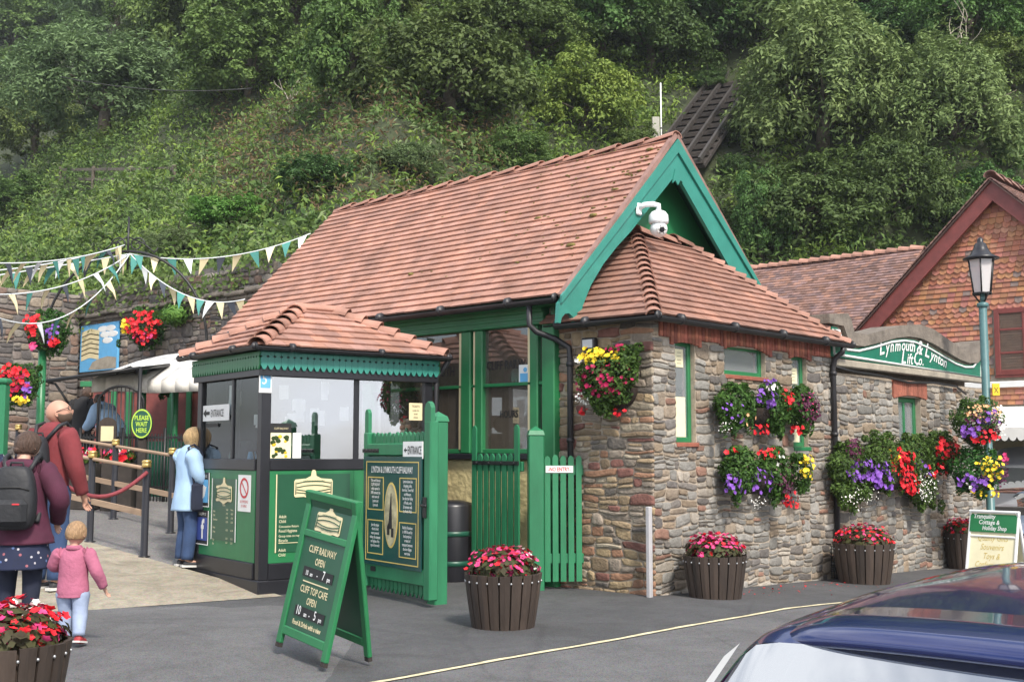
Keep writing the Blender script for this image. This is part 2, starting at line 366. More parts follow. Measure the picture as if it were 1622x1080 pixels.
asphalt('concrete', (.25, .215, .155), (.37, .32, .235), 60, .85, .16)
MATS['concrete'].node_tree.nodes['Hue/Saturation/Value'].inputs['Saturation'].default_value = .85
mat('line_paint', (.62, .55, .36), .7, var=.35, scale=9)
mat('earth', (.035, .045, .018), 1, var=.5, scale=2, bump=.5, bscale=9)

def grid(fn, xs, ys, keep=None):
    mb = MB(); nx, ny = len(xs), len(ys)
    for y in ys:
        for x in xs: mb.v.append((x, y, fn(x, y)))
    for j in range(ny - 1):
        for i in range(nx - 1):
            if keep and not keep((xs[i] + xs[i + 1]) / 2, (ys[j] + ys[j + 1]) / 2): continue
            mb.f.append([j * nx + i, j * nx + i + 1, (j + 1) * nx + i + 1, (j + 1) * nx + i]); mb.m.append(0); mb.c.append((1, 1, 1)); mb.sm.append(True)
    return mb
def fr(a, b, n): return [a + (b - a) * i / n for i in range(n + 1)]
xs = [-200, -120, -60, -30] + fr(-20, 24, 88) + [32, 40, 60, 120, 200]
ys = [-200, -120, -60, -30] + fr(-18, 26, 88) + [40, 80, 140, 200]
struct(grid(ground_z, xs, ys).build('road', 'asphalt'))
# newer dark tarmac of the forecourt, a thin sheet on the road
poly = [(-13, -1.22), (-4.9, -1.20), (0, -1.44), (9.6, -1.6), (9.6, .3), (-.2, .3), (-.2, 8), (-3.2, 8), (-3.2, 3.1), (-4.6, 3.6), (-13, 5.6)]
mb = MB()
def sheet(mb, x0, x1, y0, y1, n, h, zf=ground_z):
    for i in range(n):
        a = x0 + (x1 - x0) * i / n; b = x0 + (x1 - x0) * (i + 1) / n
        fy0 = y0 if callable(y0) else (lambda x, q=y0: q); fy1 = y1 if callable(y1) else (lambda x, q=y1: q)
        q = [(a, fy0(a)), (b, fy0(b)), (b, fy1(b)), (a, fy1(a))]; mb.add([(x, y, zf(x, y) + h) for x, y in q], [(0, 1, 2, 3)], 0, (1, 1, 1), True)
edge = lambda x: -1.27 - .047 * (x + 4.9) + .01 * math.sin(x * 3)
sheet(mb, -12, 9.6, lambda x: edge(x) + .05, lambda x: .3 if x > -.2 else 8 if x > -3 else 3.6 - .25 * (x + 4.68), 90, .004)
struct(mb.build('forecourt', 'asphalt_dark'))
mb = MB(); sheet(mb, -7.2, 3.4, lambda x: edge(x) - .03, lambda x: edge(x) + .022 + .006 * math.sin(x * 11), 80, .008); struct(mb.build('road_marking', 'line_paint'))
# sloping path up to the railway: pale concrete on the left of the queue rail, grey tarmac on its right
def keep_c(x, y): return ramp_s(x, y) > 0 and x < -2.62 + .0 * y and not (x > -2.9 and y < 5.2)
xs2 = fr(-16, -2.62, 60)
mb = MB()
for i in range(len(xs2) - 1):
    for k in range(60):
        q = []
        for (xx, kk) in ((xs2[i], k), (xs2[i + 1], k), (xs2[i + 1], k + 1), (xs2[i], k + 1)):
            y0 = 3.35 - (xx + 4.68) * .2505; y = y0 + (24 - y0) * (kk / 60) ** 1.3; q.append((xx, y, ramp_z(xx, y) + .009))
        mb.add(q, [(0, 1, 2, 3)], 0, (1, 1, 1), True)
struct(mb.build('concrete_ramp', 'concrete'))
mb = grid(lambda x, y: max(ramp_z(x, y) + .006, .012), fr(-2.62, 4.5, 24), fr(5.0, 24, 60), lambda x, y: not (x > -.3 and y < 7.7) and not(x > -2.45 and y < 5.3))
struct(mb.build('path', 'path_grey'))

# hill
HB = [(3.75, 90), (3.75, 10.8), (19.2, 7.9), (23.5, -8), (45, -70)]
def hdist(x, y):
    best = 1e9; sg = 1
    for (ax_, ay_), (bx_, by_) in zip(HB, HB[1:]):
        dx, dy = bx_ - ax_, by_ - ay_; k = max(0, min(1, ((x - ax_) * dx + (y - ay_) * dy) / (dx * dx + dy * dy))); qx, qy = x - ax_ - dx * k, y - ay_ - dy * k; d = math.hypot(qx, qy)
        if d < best - 1e-9: best = d; sg = 1 if dx * qy - dy * qx > 0 else -1
    return best * sg
def hill_z(x, y):
    d = hdist(x, y); base = -.6 + (4.6 + .6) * smooth(8.0, 11.5, y + (x - 3.75) * .12)
    s = .74 + .20 * smooth(5, 25, d); dd = max(d, 0)
    return base + s * dd + (.5 * noise2(x * .35, y * .35, 1) * smooth(0, 5, dd) + 1.1 * noise2(x * .12, y * .12, 4) * smooth(0, 12, dd)) - (0 if d > 0 else min(3, -d * 4))
def hill_hit(px, py, far=120):
    r = ray(px, py); t = 12.
    while t < far:
        p = CAM + r * t
        if hdist(p.x, p.y) > 0 and p.z < hill_z(p.x, p.y): return p
        t += .15
    return CAM + r * far
mb = MB(); na = 170; rs = [18 * 1.032 ** i for i in range(64)]; G = []
for j in range(na + 1):
    an = HEAD + R(-74 + 148 * j / na); row = []
    for r_ in rs:
        x, y = CAM.x + r_ * math.cos(an), CAM.y + r_ * math.sin(an); row.append(len(mb.v)); mb.v.append((x, y, hill_z(x, y)))
    G.append(row)
for j in range(na):
    for i in range(len(rs) - 1):
        q = [G[j][i], G[j][i + 1], G[j + 1][i + 1], G[j + 1][i]]
        if max(hdist(*mb.v[k][:2]) for k in q) < -.7: continue
        mb.f.append(q); mb.m.append(0); mb.c.append((1, 1, 1)); mb.sm.append(True)
struct(mb.build('hill', 'earth'))

# ------------------------------------------------------------------ rubble stonework
PAL_WARM = [((.36, .27, .17), 5), ((.27, .20, .13), 4), ((.30, .25, .20), 4), ((.34, .19, .12), 2), ((.22, .105, .085), 2), ((.17, .15, .13), 2.5), ((.42, .36, .27), 2), ((.40, .30, .18), 2)]
PAL_GREY = [((.245, .235, .215), 6), ((.31, .295, .27), 6), ((.19, .172, .155), 3), ((.29, .235, .18), 4), ((.27, .155, .115), 1.0), ((.37, .33, .28), 3), ((.27, .21, .15), 2.5), ((.17, .155, .145), 2)]
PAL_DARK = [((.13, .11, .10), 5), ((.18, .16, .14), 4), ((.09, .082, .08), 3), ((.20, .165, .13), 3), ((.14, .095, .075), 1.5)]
def pick(pal, r):
    t = r.random() * sum(w for _, w in pal)
    for c, w in pal:
        t -= w
        if t <= 0: return c
    return pal[0][0]
def rubble(w, h, holes, seed, mw=.34, mh=.15, gap=.018):
    # irregular guillotine pattern of stones that leaves the holes open
    r = random.Random(seed); out = []; st = [(0, 0, w, h)]
    while st:
        x0, y0, x1, y1 = st.pop(); W, H = x1 - x0, y1 - y0
        hit = None
        for q in holes:
            if x0 < q[2] - 1e-4 and x1 > q[0] + 1e-4 and y0 < q[3] - 1e-4 and y1 > q[1] + 1e-4: hit = q; break
        if hit:
            q = hit; cut = [c for c in ((1, q[1]), (1, q[3]), (0, q[0]), (0, q[2])) if (c[0] == 0 and x0 + 1e-4 < c[1] < x1 - 1e-4) or (c[0] == 1 and y0 + 1e-4 < c[1] < y1 - 1e-4)]
            if not cut: continue
            if W > 1.6 or H > 1.0: pass
            a, v = r.choice(cut)
            if a == 0: st += [(x0, y0, v, y1), (v, y0, x1, y1)]
            else: st += [(x0, y0, x1, v), (x0, v, x1, y1)]
            continue
        tw, th = mw * r.uniform(.55, 1.5), mh * r.uniform(.55, 1.6)
        sx, sy = W / tw, H / th
        if sx < 1.35 and sy < 1.35: out.append((x0, y0, x1, y1)); continue
        if sy > sx * r.uniform(.5, 1.6):
            v = y0 + H * r.uniform(.36, .64); st += [(x0, y0, x1, v), (x0, v, x1, y1)]
        else:
            v = x0 + W * r.uniform(.34, .66); st += [(x0, y0, v, y1), (v, y0, x1, y1)]
    return out
def stones(mb, O, U, V, w, h, holes, seed, pal, gap=.013, dep=.022, mw=.34, mh=.15, wob=.035):
    O, U, V = Vector(O), Vector(U), Vector(V); N = U.cross(V); r = random.Random(seed + 1)
    for (x0, y0, x1, y1) in rubble(w, h, holes, seed, mw, mh):
        if x1 - x0 < .03 or y1 - y0 < .025: continue
        g = gap * r.uniform(.5, 1.2) / 2; a0, b0, a1, b1 = x0 + g, y0 + g, x1 - g, y1 - g
        if a1 - a0 < .02 or b1 - b0 < .015: continue
        cx, cy = (a0 + a1) / 2, (b0 + b1) / 2; hx, hy = (a1 - a0) / 2, (b1 - b0) / 2
        e = r.uniform(5, 14); kx, ky = r.uniform(-.16, .16), r.uniform(-.10, .10); n = 14; ph = r.uniform(-.08, .08); d = dep * r.uniform(.35, 1.25); tx, ty = r.uniform(-.6, .6), r.uniform(-.6, .6)
        rag = [r.uniform(.93, 1.05) for _ in range(n)]
        rings = []
        for s, dd in ((1.0, -.012), (.965, d * .75), (.80, d), (.40, d * 1.02)):
            ring = []
            for k in range(n):
                an = 2 * math.pi * (k + .5) / n + ph; ca, sa = math.cos(an), math.sin(an); q = (abs(ca) ** e + abs(sa) ** e) ** (-1 / e)
                du, dv = hx * ca * q * s * rag[k], hy * sa * q * s * rag[k]; u, v = cx + du + dv * kx, cy + dv + du * ky * hy / hx
                ew = min(1, min(u, w - u, .12) / .12) if 0 < u < w else 0; ev = min(1, max(0, min(v, h - v)) / .12)
                for qh in holes:
                    dx = max(qh[0] - u, 0, u - qh[2]); dy = max(qh[1] - v, 0, v - qh[3]); dist = math.hypot(dx, dy); ew = min(ew, dist / .15); ev = min(ev, dist / .15)
                u2 = u + wob * noise2(u * 2.1, v * 2.7, seed) * max(0, ew); v2 = v + wob * noise2(u * 1.9 + 5, v * 2.2, seed + 3) * max(0, ev)
                dz = dd + (d * .25 * (tx * ca + ty * sa) + r.uniform(-.003, .003) if s < .99 else 0)
                ring.append(O + U * u2 + V * v2 + N * dz)
            rings.append(ring)
        vs = sum(rings, []) + [O + U * (cx + wob * noise2(cx * 2.1, cy * 2.7, seed)) + V * (cy + wob * noise2(cx * 1.9 + 5, cy * 2.2, seed + 3)) + N * (d * 1.08)]
        fs = []
        for a in range(3):
            for k in range(n): k2 = (k + 1) % n; fs.append([a * n + k, a * n + k2, (a + 1) * n + k2, (a + 1) * n + k])
        for k in range(n): fs.append([3 * n + k, 3 * n + (k + 1) % n, 4 * n])
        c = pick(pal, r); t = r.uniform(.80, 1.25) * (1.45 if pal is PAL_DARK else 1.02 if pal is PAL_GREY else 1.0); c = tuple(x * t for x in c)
        mb.add(vs, fs, 0, c, True)
def panel(mb, O, U, V, w, h, holes, back=.10, mi=0):
    # flat mortar face with open holes and their reveals
    O, U, V = Vector(O), Vector(U), Vector(V); N = U.cross(V)
    xs = sorted({0, w} | {q[0] for q in holes} | {q[2] for q in holes}); ys = sorted({0, h} | {q[1] for q in holes} | {q[3] for q in holes})
    for i in range(len(xs) - 1):
        for j in range(len(ys) - 1):
            cx, cy = (xs[i] + xs[i + 1]) / 2, (ys[j] + ys[j + 1]) / 2
            if any(q[0] < cx < q[2] and q[1] < cy < q[3] for q in holes): continue
            mb.add([O + U * a + V * b for a, b in ((xs[i], ys[j]), (xs[i + 1], ys[j]), (xs[i + 1], ys[j + 1]), (xs[i], ys[j + 1]))], [(0, 1, 2, 3)], mi)
    for q in holes:
        c = [(q[0], q[1]), (q[2], q[1]), (q[2], q[3]), (q[0], q[3])]
        for k in range(4):
            a, b = c[k], c[(k + 1) % 4]
            mb.add([O + U * a[0] + V * a[1], O + U * b[0] + V * b[1], O + U * b[0] + V * b[1] - N * back, O + U * a[0] + V * a[1] - N * back], [(0, 1, 2, 3)], mi)

# ------------------------------------------------------------------ tiled roof slopes
def tiles(mb, O, U, V, length, lim, gauge, tw, seed, mi=0, th=.014, lift=.024, tone=(.72, 1.2), hue=.06, sag=0.):
    # courses of separate tiles; lim(v) gives the left and right end of the slope at height v
    O, U, V = Vector(O), Vector(U).normalized(), Vector(V).normalized(); N = U.cross(V); r = random.Random(seed)
    n = int(round(length / gauge)); gauge = length / n
    for i in range(n):
        v0 = i * gauge; v1 = min(v0 + gauge * 1.5, length); a0, b0 = lim(v0); a1, b1 = lim(min(v0 + gauge, length)); 
        sl, sr = (a1 - a0) / gauge, (b1 - b0) / gauge; hi = v1 - v0
        u = a0 - (tw * .5 if i % 2 else 0) - r.uniform(0, .01)
        lo_end = min(a0, a0 + sl * hi); 
        u = math.floor((min(a0, a0 + sl * hi)) / tw) * tw + (tw * .5 if i % 2 else 0) - tw
        while u < max(b0, b0 + sr * hi):
            x0, x1 = u + .0008, u + tw - .0008; u += tw
            p = [min(max(x0, a0), b0), min(max(x1, a0), b0), min(max(x1, a0 + sl * hi), max(b0 + sr * hi, a0 + sl * hi)), min(max(x0, a0 + sl * hi), max(b0 + sr * hi, a0 + sl * hi))]
            if p[1] - p[0] < .004 and p[2] - p[3] < .004: continue
            l = lift + r.uniform(-.002, .002); j0 = r.uniform(-.0015, .0015); tl = r.uniform(-.0015, .0015)
            sg = sag * math.sin(x0 * 1.3 + i * .15)
            q = [(p[0], v0 + j0, l + tl + sg), (p[1], v0 + j0, l - tl + sg), (p[2], v1, .002 + sg), (p[3], v1, .002 + sg)]
            top = [O + U * a + V * b + N * c for a, b, c in q]; bot = [O + U * a + V * b + N * (c - th) for a, b, c in q]
            t = r.uniform(*tone); hh = r.uniform(-hue, hue); c = (t * (1 + hh), t, t * (1 - hh * 1.5))
            mb.add(top + bot, [(0, 1, 2, 3), (0, 4, 5, 1), (1, 5, 6, 2), (3, 7, 4, 0), (4, 7, 6, 5)], mi, c)
def bonnets(mb, A, B, gauge_n, r0, seed, mi=0, tone=(.75, 1.15), squash=.7, lift=.01):
    # overlapping half-round hip or ridge tiles from A (low) to B (high)
    A, B = Vector(A), Vector(B); d = (B - A); Ln = d.length; d /= Ln; side = d.cross(Vector((0, 0, 1))).normalized(); up = side.cross(d); r = random.Random(seed); st = Ln / gauge_n
    for i in range(gauge_n):
        s0 = i * st; s1 = min(s0 + st * 1.25, Ln + .02); vs = []; fs = []; n = 8; jit = r.uniform(-.006, .006)
        for (s, rr, z) in ((s0, r0 * 1.12, lift + .028), (s1, r0 * .86, lift - .012)):
            for t in (0, 1):
                for k in range(n + 1):
                    an = math.pi * k / n; q = rr - t * .016; vs.append(A + d * s + side * (math.cos(an) * q + jit) + up * (math.sin(an) * q * squash + z - (1 - math.sin(an)) * .02))
        m = n + 1
        for k in range(n):
            fs += [(k, k + 1, 2 * m + k + 1, 2 * m + k), (m + k, 3 * m + k, 3 * m + k + 1, m + k + 1), (k, m + k, m + k + 1, k + 1), (2 * m + k, 2 * m + k + 1, 3 * m + k + 1, 3 * m + k)]
        fs += [(0, 2 * m, 3 * m, m), (n, m + n, 3 * m + n, 2 * m + n)]
        t = r.uniform(*tone); mb.add(vs, fs, mi, (t, t, t), False)
def gutter(mb, A, B, r=.055, mi=0):
    A, B = Vector(A), Vector(B); d = (B - A).normalized(); side = d.cross(Vector((0, 0, 1))).normalized(); n = 8; vs = []; fs = []
    for P in (A, B):
        for q in (r, r - .008):
            for k in range(n + 1):
                an = math.pi + math.pi * k / n; vs.append(P + side * math.cos(an) * q + Vector((0, 0, math.sin(an) * q)))
    m = n + 1
    for k in range(n): fs += [(k, k + 1, 2 * m + k + 1, 2 * m + k), (m + k, 3 * m + k, 3 * m + k + 1, m + k + 1), (k, m + k, m + k + 1, k + 1), (2 * m + k, 2 * m + k + 1, 3 * m + k + 1, 3 * m + k)]
    fs += [(0, 2 * m, 3 * m, m), (n, m + n, 3 * m + n, 2 * m + n)]
    mb.add(vs, fs, mi, (1, 1, 1), False)
    mb.tube([A, A + d * .01], r, 10, mi); mb.tube([B - d * .01, B], r, 10, mi)
    k = .4
    while k < (B - A).length: mb.tube([A + d * k, A + d * (k + .05)], r + .007, 10, mi, cap=True); k += 1.1
# ------------------------------------------------------------------ stone annexe (the near block with the flowers)
GAUGE = .125
ax = thing('stone_annexe', 'rubble stone block with hipped red tile roof and three small green windows under the gable', 'building', (0, 0, 0))
WT = 2.94
H1 = (.44, 1.60, .83, 2.72); H2 = (1.44, 2.39, 2.38, 2.72); H3 = (3.03, 1.56, 3.42, 2.72)
AXW = 4.10; GB = -.5
holes = [(q[0], q[1] - GB, q[2], q[3] - GB) for q in (H1, H2, H3)]
mb = MB(); panel(mb, (0, 0, GB), (1, 0, 0), (0, 0, 1), AXW, WT - GB, holes); panel(mb, (0, 1.45, GB), (0, -1, 0), (0, 0, 1), 1.45, WT - GB, [])
mb.box((AXW - .02, .0005, GB), (AXW, 1.6, WT)); mb.box((.02, 1.40, GB), (AXW - .02, 1.45, WT + .2))
wl_ = mb.build('wall', 'mortar', ax)
mb = MB(); band = [(.12, 2.735 - GB, AXW, WT - GB)]
stones(mb, (0, 0, GB), (1, 0, 0), (0, 0, 1), AXW, WT - GB, holes + band, 11, PAL_GREY, mw=.245, mh=.088); mb.build('stonework', 'stone', wl_)
mb = MB(); stones(mb, (0, 1.40, GB), (0, -1, 0), (0, 0, 1), 1.42, WT - GB, [], 23, PAL_WARM, mw=.26, mh=.085); mb.build('stonework', 'stone', wl_)
# brick arches under the gutter
mb = MB(); r = random.Random(3); x = .13
def archz(x):
    z = 2.735
    for q, rise in ((H1, .05), (H2, .10), (H3, .05)):
        if q[0] - .12 < x < q[2] + .12: z = min(z, q[3] - .04 + rise * (1 - ((x - (q[0] + q[2]) / 2) / ((q[2] - q[0]) / 2 + .12)) ** 2) - .035)
    return z
while x < AXW - .02:
    bw = r.uniform(.062, .074); t = r.uniform(.6, 1.25); mb.bbox((x, -.022 - r.uniform(0, .008), archz(x + bw / 2) + r.uniform(-.003, .003)), (x + bw - .008, .002, 2.935), .005, 0, (t, t * r.uniform(.85, 1.1), t)); x += bw
mb.build('brick_lintel', 'brick', ax)
def window(parent, O, U, w, h, rec=.085, fr=.055, mull=(), trans=(), paint='green_paint', gl='small_glass', name='window', sill=True, blind=None):
    U = Vector(U); V = Vector((0, 0, 1)); N = U.cross(V); O = Vector(O) - N * rec
    def bar(mb, u0, v0, u1, v1, d0=-.03, d1=.03):
        M = Matrix((( U.x, N.x, V.x, O.x), (U.y, N.y, V.y, O.y), (U.z, N.z, V.z, O.z), (0, 0, 0, 1)))
        mb.bbox((u0, d0, v0), (u1, d1, v1), .006, 0, (1, 1, 1), M)
    mb = MB(); bar(mb, 0, 0, fr, h); bar(mb, w - fr, 0, w, h); bar(mb, fr, 0, w - fr, fr, -.029, .029); bar(mb, fr, h - fr, w - fr, h, -.029, .029)
    for m in mull: bar(mb, m - .02, fr, m + .02, h - fr, -.027, .027)
    for t in trans: bar(mb, fr, t - .02, w - fr, t + .02, -.025, .025)
    f = mb.build(name, paint, parent)
    mb = MB(); mb.add([O + U * a + V * b + N * .003 for a, b in ((fr * .9, fr * .9), (w - fr * .9, fr * .9), (w - fr * .9, h - fr * .9), (fr * .9, h - fr * .9))], [(0, 1, 2, 3)]); mb.build('pane', gl, f)
    if blind:
        for (a0, b0, a1, b1, m) in blind:
            mb = MB(); mb.add([O + U * a + V * b + N * .010 for a, b in ((a0, b0), (a1, b0), (a1, b1), (a0, b1))], [(0, 1, 2, 3)]); mb.build('notice', m, f)
    if sill:
        mb = MB(); bar(mb, -.02, -.05, w + .02, -.001, -.03, rec + .035); mb.build('sill', 'brick' if sill == 'brick' else paint, f)
    return f
w1 = window(ax, (H1[0], 0, H1[1]), (1, 0, 0), H1[2] - H1[0], H1[3] - H1[1], sill='brick', blind=[(.055, .06, .30, .50, 'pale_cream'), (.10, .83, .27, 1.03, 'pale_cream')])
w2 = window(ax, (H2[0], 0, H2[1]), (1, 0, 0), H2[2] - H2[0], H2[3] - H2[1] + .03, sill='brick')
w3 = window(ax, (H3[0], 0, H3[1]), (1, 0, 0), H3[2] - H3[0], H3[3] - H3[1], sill=True, blind=[(.055, .06, .30, .52, 'pale_cream'), (.10, .80, .28, 1.0, 'pale_cream')])
for wv, zz in ((w1, .83), (w3, .80)):
    q = H1 if wv is w1 else H3
    text(wv, 'lettering', [L('-----', .185, zz + .15 - .04 * i, .05, 1.0) for i in range(4)], 'black_ink', (q[0], .085 - .012, q[1]), (1, 0, 0), (0, 0, 1))
mb = MB(); mb.box((.05, .5, GB), (AXW - .05, .52, WT)); mb.build('inner_wall', 'interior', ax)
# roof: hips rise to a short ridge under the main gable
eL, eR, eY, eZ = -.16, 4.26, -.16, 2.93
pL = Vector((1.40, 1.18, 4.17)); pR = Vector((2.55, 1.18, 4.17))
mb = MB()
V1 = Vector((0, pL.y - eY, pL.z - eZ)); len1 = V1.length
tiles(mb, (eL, eY, eZ), (1, 0, 0), V1, len1, lambda v: ((pL.x - eL) * v / len1, (eR - eL) - (eR - pR.x) * v / len1), GAUGE, .165, 5, tone=(.66, .86), hue=.03, lift=.036, th=.024)
V2 = Vector((pL.x - eL, 0, pL.z - eZ)); len2 = V2.length
tiles(mb, (eL, 1.42, eZ), (0, -1, 0), V2, len2, lambda v: (0, (1.42 - eY) - (pL.y - eY) * v / len2), len2 / round(len1 / GAUGE), .165, 6, tone=(.66, .86), hue=.03, lift=.036, th=.024)
V3 = Vector((pR.x - eR, 0, pR.z - eZ)); len3 = V3.length
tiles(mb, (eR, eY, eZ), (0, 1, 0), V3, len3, lambda v: ((pL.y - eY) * v / len3, 1.7), len3 / round(len1 / GAUGE), .165, 7, tone=(.62, .95))
rf = mb.build('roof', 'tile', ax)
nb = int(round(len1 / GAUGE))
mb = MB(); bonnets(mb, (eL, eY, eZ), pL, nb, .085, 1, tone=(.85, 1.1), squash=.5, lift=-.012); bonnets(mb, (eR, eY, eZ), pR, nb, .10, 2, tone=(.7, .98), squash=.6, lift=-.015); bonnets(mb, pL - Vector((.05, 0, 0)), pR, 3, .10, 3, tone=(.7, .98))
mb.build('hip_tiles', 'tile', rf)
mb = MB(); mb.add([(eL + .03, eY + .03, eZ - .02), (eR - .03, eY + .03, eZ - .02), tuple(pR - Vector((0, 0, .03))), tuple(pL - Vector((0, 0, .03))), (eL + .03, 1.42, eZ - .02), (pL.x, 1.42, pL.z - .03), (eR - .03, 1.42, eZ - .02), (pR.x, 1.42, pR.z - .03)], [(0, 1, 2, 3), (4, 0, 3, 5), (1, 6, 7, 2), (3, 2, 7, 5)]); mb.build('underlay', 'black_paint', rf)
mb = MB(); gutter(mb, (eL - .02, eY - .05, eZ - .02), (eR + .04, eY - .05, eZ - .02)); gutter(mb, (eL - .05, 1.15, eZ - .02), (eL - .05, eY - .09, eZ - .02)); mb.build('gutter', 'gutter_black', ax)
mb = MB(); px = 4.04
mb.tube([(px, -.21, 2.86), (px, -.20, 2.80), (px, -.09, 2.72), (px, -.06, 2.60), (px, -.06, -.16)], .036, 10)
for z in (2.5, 1.7, .9, .42): mb.tube([(px, -.06, z), (px, -.06, z + .05)], .046, 10)
mb.build('downpipe', 'gutter_black', ax)
mb = MB()
for i in range(7): mb.box((px - .13 + i * .04, -.165, -.12), (px - .122 + i * .04, -.155, .30))
for i in range(11): mb.box((px - .13, -.172, -.12 + i * .04), (px + .12, -.166, -.112 + i * .04))
for i in range(4): mb.box((px - .14, -.16 + i * .04, -.12), (px - .132, -.15 + i * .04, .30))
for i in range(11): mb.box((px - .147, -.16, -.12 + i * .04), (px - .141, -.02, -.112 + i * .04))
mb.build('pipe_guard', 'black_iron', ax)
mb = MB(); mb.bbox((-.03, -.028, -.1), (.03, .02, .93), .006, M=Matrix.Translation((-.115, -.02, 0))); mb.build('conduit', 'grey_conduit', ax)
# security light on the wall
fl = thing('security_light', 'small black floodlight with a square lamp on the stone wall beside the downpipe', 'floodlight', (0, .78, 2.68))
mb = MB(); mb.bbox((-.11, -.09, -.07), (-.035, .09, .07), .01); mb.box((-.04, -.02, -.02), (.01, .02, .02)); mb.build('housing', 'black_paint', fl)
mb = MB(); mb.bbox((-.116, -.07, -.045), (-.109, .07, .05), .003); mb.build('lamp', 'lamp_glass', fl)

# ------------------------------------------------------------------ station building (long red roof, green gable)
st = thing('station_building', 'long green and cream station house with steep red tiled roof and teal bargeboards', 'building', (0, 0, 0))
RX, RZ, YB, YE = 1.95, 5.48, .95, 7.66; EX, EZ = -.30, 3.22; SR = .86
FX = -.06
s2 = math.sqrt(.5)
mb = MB(); V1 = Vector((RX - EX, 0, RZ - EZ)); ln = V1.length
tiles(mb, (EX, YE, EZ), (0, -1, 0), V1, ln, lambda v: (0, YE - YB), .128, .165, 9, tone=(.90, 1.12), hue=.03, sag=.004, lift=.036, th=.024)
V2 = Vector((-(4.35 - RX), 0, (4.35 - RX) * SR)); 
tiles(mb, (4.35, YB, RZ - (4.35 - RX) * SR), (0, 1, 0), V2, V2.length, lambda v: (0, YE - YB), .128, .165, 10, tone=(.8, 1.2))
roof = mb.build('roof', 'tile', st)
mb = MB(); bonnets(mb, (RX, YB - .01, RZ - .03), (RX, YE, RZ - .03), 15, .10, 12, tone=(.9, 1.1), squash=.5); mb.build('ridge_tiles', 'tile', roof)
mb = MB(); d = .035
mb.add([(EX, YB + .02, EZ - d), (EX, YE - .02, EZ - d), (RX, YE - .02, RZ - d), (RX, YB + .02, RZ - d), (4.35, YE - .02, RZ - 2.4 * SR - d), (4.35, YB + .02, RZ - 2.4 * SR - d)], [(0, 3, 2, 1), (3, 5, 4, 2)]); mb.build('underlay', 'dark_green', roof)
# mortared verge along the gable edge
mb = MB()
n1 = Vector((-s2, 0, s2))
mb.prism([(0, 0), (0, .06), (ln + .03, .06), (ln + .03, 0)], (EX - .01, YB - .012, EZ - .035), V1 / ln, n1, (0, .07, 0)); 
V2n = Vector((RX - 4.35, 0, 2.4 * SR)).normalized(); n2 = Vector((SR, 0, 1)).normalized()
mb.prism([(0, 0), (0, .06), (V2.length + .02, .06), (V2.length + .02, 0)], (4.36, YB - .012, RZ - 2.4 * SR - .035), V2n, n2, (0, .07, 0)); mb.build('verge', 'tile_weathered', roof)
# moss tufts on the tiles
mb = MB(); r = random.Random(5)
for i in range(150):
    v = ln * (.2 + .78 * r.random() ** .7); u = YB + .05 + (abs(r.gauss(0, 1.5)) % 6) ; p = Vector((EX, u, EZ)) + V1 / ln * v + n1 * .028; s = r.uniform(.008, .022) * (2.6 if r.random() < .06 else 1)
    mb.sphere(p, s, 7, 4, 0, sc3=(.9, r.uniform(.8, 1.8), .5))
mb.build('moss', 'moss', roof)['kind'] = 'stuff'
# walls under the roof
mb = MB(); mb.box((FX, 1.52, -.3), (0.14, 7.5, 1.40)); mb.box((3.9, 1.5, -.3), (4.1, 7.5, 3.4)); mb.box((FX, 7.42, -.3), (4.1, 7.5, 3.3)); mb.build('wall', 'cream_wall', st)
mb = MB(); mb.box((1.5, 1.52, -.1), (1.56, 7.4, 3.3)); mb.box((.14, 1.52, 1.38), (1.5, 7.4, 1.4)); mb.box((.1, 1.53, 3.0), (1.5, 7.4, 3.05)); mb.build('inner_wall', 'interior', st)
mb = MB(); mb.prism([(EX + .25, EZ), (RX, RZ - .1), (4.1, RZ - 2.15 * SR - .1), (4.1, 2.9), (EX + .25, 2.9)], (0, 1.30, 0), (1, 0, 0), (0, 0, 1), (0, .06, 0)); mb.build('gable_panel', 'green_paint', st)
mb = MB(); mb.prism([(EX + .3, 7.42)] and [(EX + .25, EZ), (RX, RZ - .1), (4.1, RZ - 2.15 * SR - .1), (4.1, 2.9), (EX + .25, 2.9)], (0, 7.42, 0), (1, 0, 0), (0, 0, 1), (0, .06, 0)); mb.build('rear_gable', 'render', st)
mb = MB(); mb.bbox((FX - .06, 1.45, 1.405), (.16, 7.5, 1.475), .01); mb.build('sill', 'black_paint', st)
# beam with mouldings
mb = MB(); mb.bbox((FX - .03, 1.44, 2.95), (.12, 7.5, 3.17), .008)
for z0, z1, dd in ((2.955, 2.985, .05), (3.02, 3.05, .045), (3.09, 3.165, .06)): mb.bbox((FX - dd, 1.44, z0), (FX - .031, 7.5, z1), .008)
mb.build('beam', 'green_paint', st)
mb = MB(); mb.box((EX + .02, YB + .1, 3.135), (FX - .062, YE - .05, 3.15)); mb.build('soffit', 'green_paint', st)
def yat(px): return pX(px, 620, FX).y
posts = [(882, 862, 'post'), (853, 840, 'mullion'), (765, 753, 'mullion'), (746, 731, 'mullion'), (590, 576, 'mullion')]
pan = []
for a, b, nm in posts:
    y0, y1 = yat(a), yat(b); mb = MB(); mb.bbox((FX - (.05 if nm == 'post' else .02), min(y0, y1), (-.02 if nm == 'post' else 1.476)), (.10, max(y0, y1), 2.949), .012)
    mb.build(nm, 'green_paint', st)
mb = MB()
for a in (846, 738, 759): pass
for a, b in ((840, 836), (753, 749.5), (731, 727)):
    y0, y1 = yat(a), yat(b); mb.box((FX + .0, y0 + .003, 1.50), (.06, y1, 2.94))
mb.build('cream_stop', 'cream', st)
mb = MB(); zt = pX(763, 611, FX).z
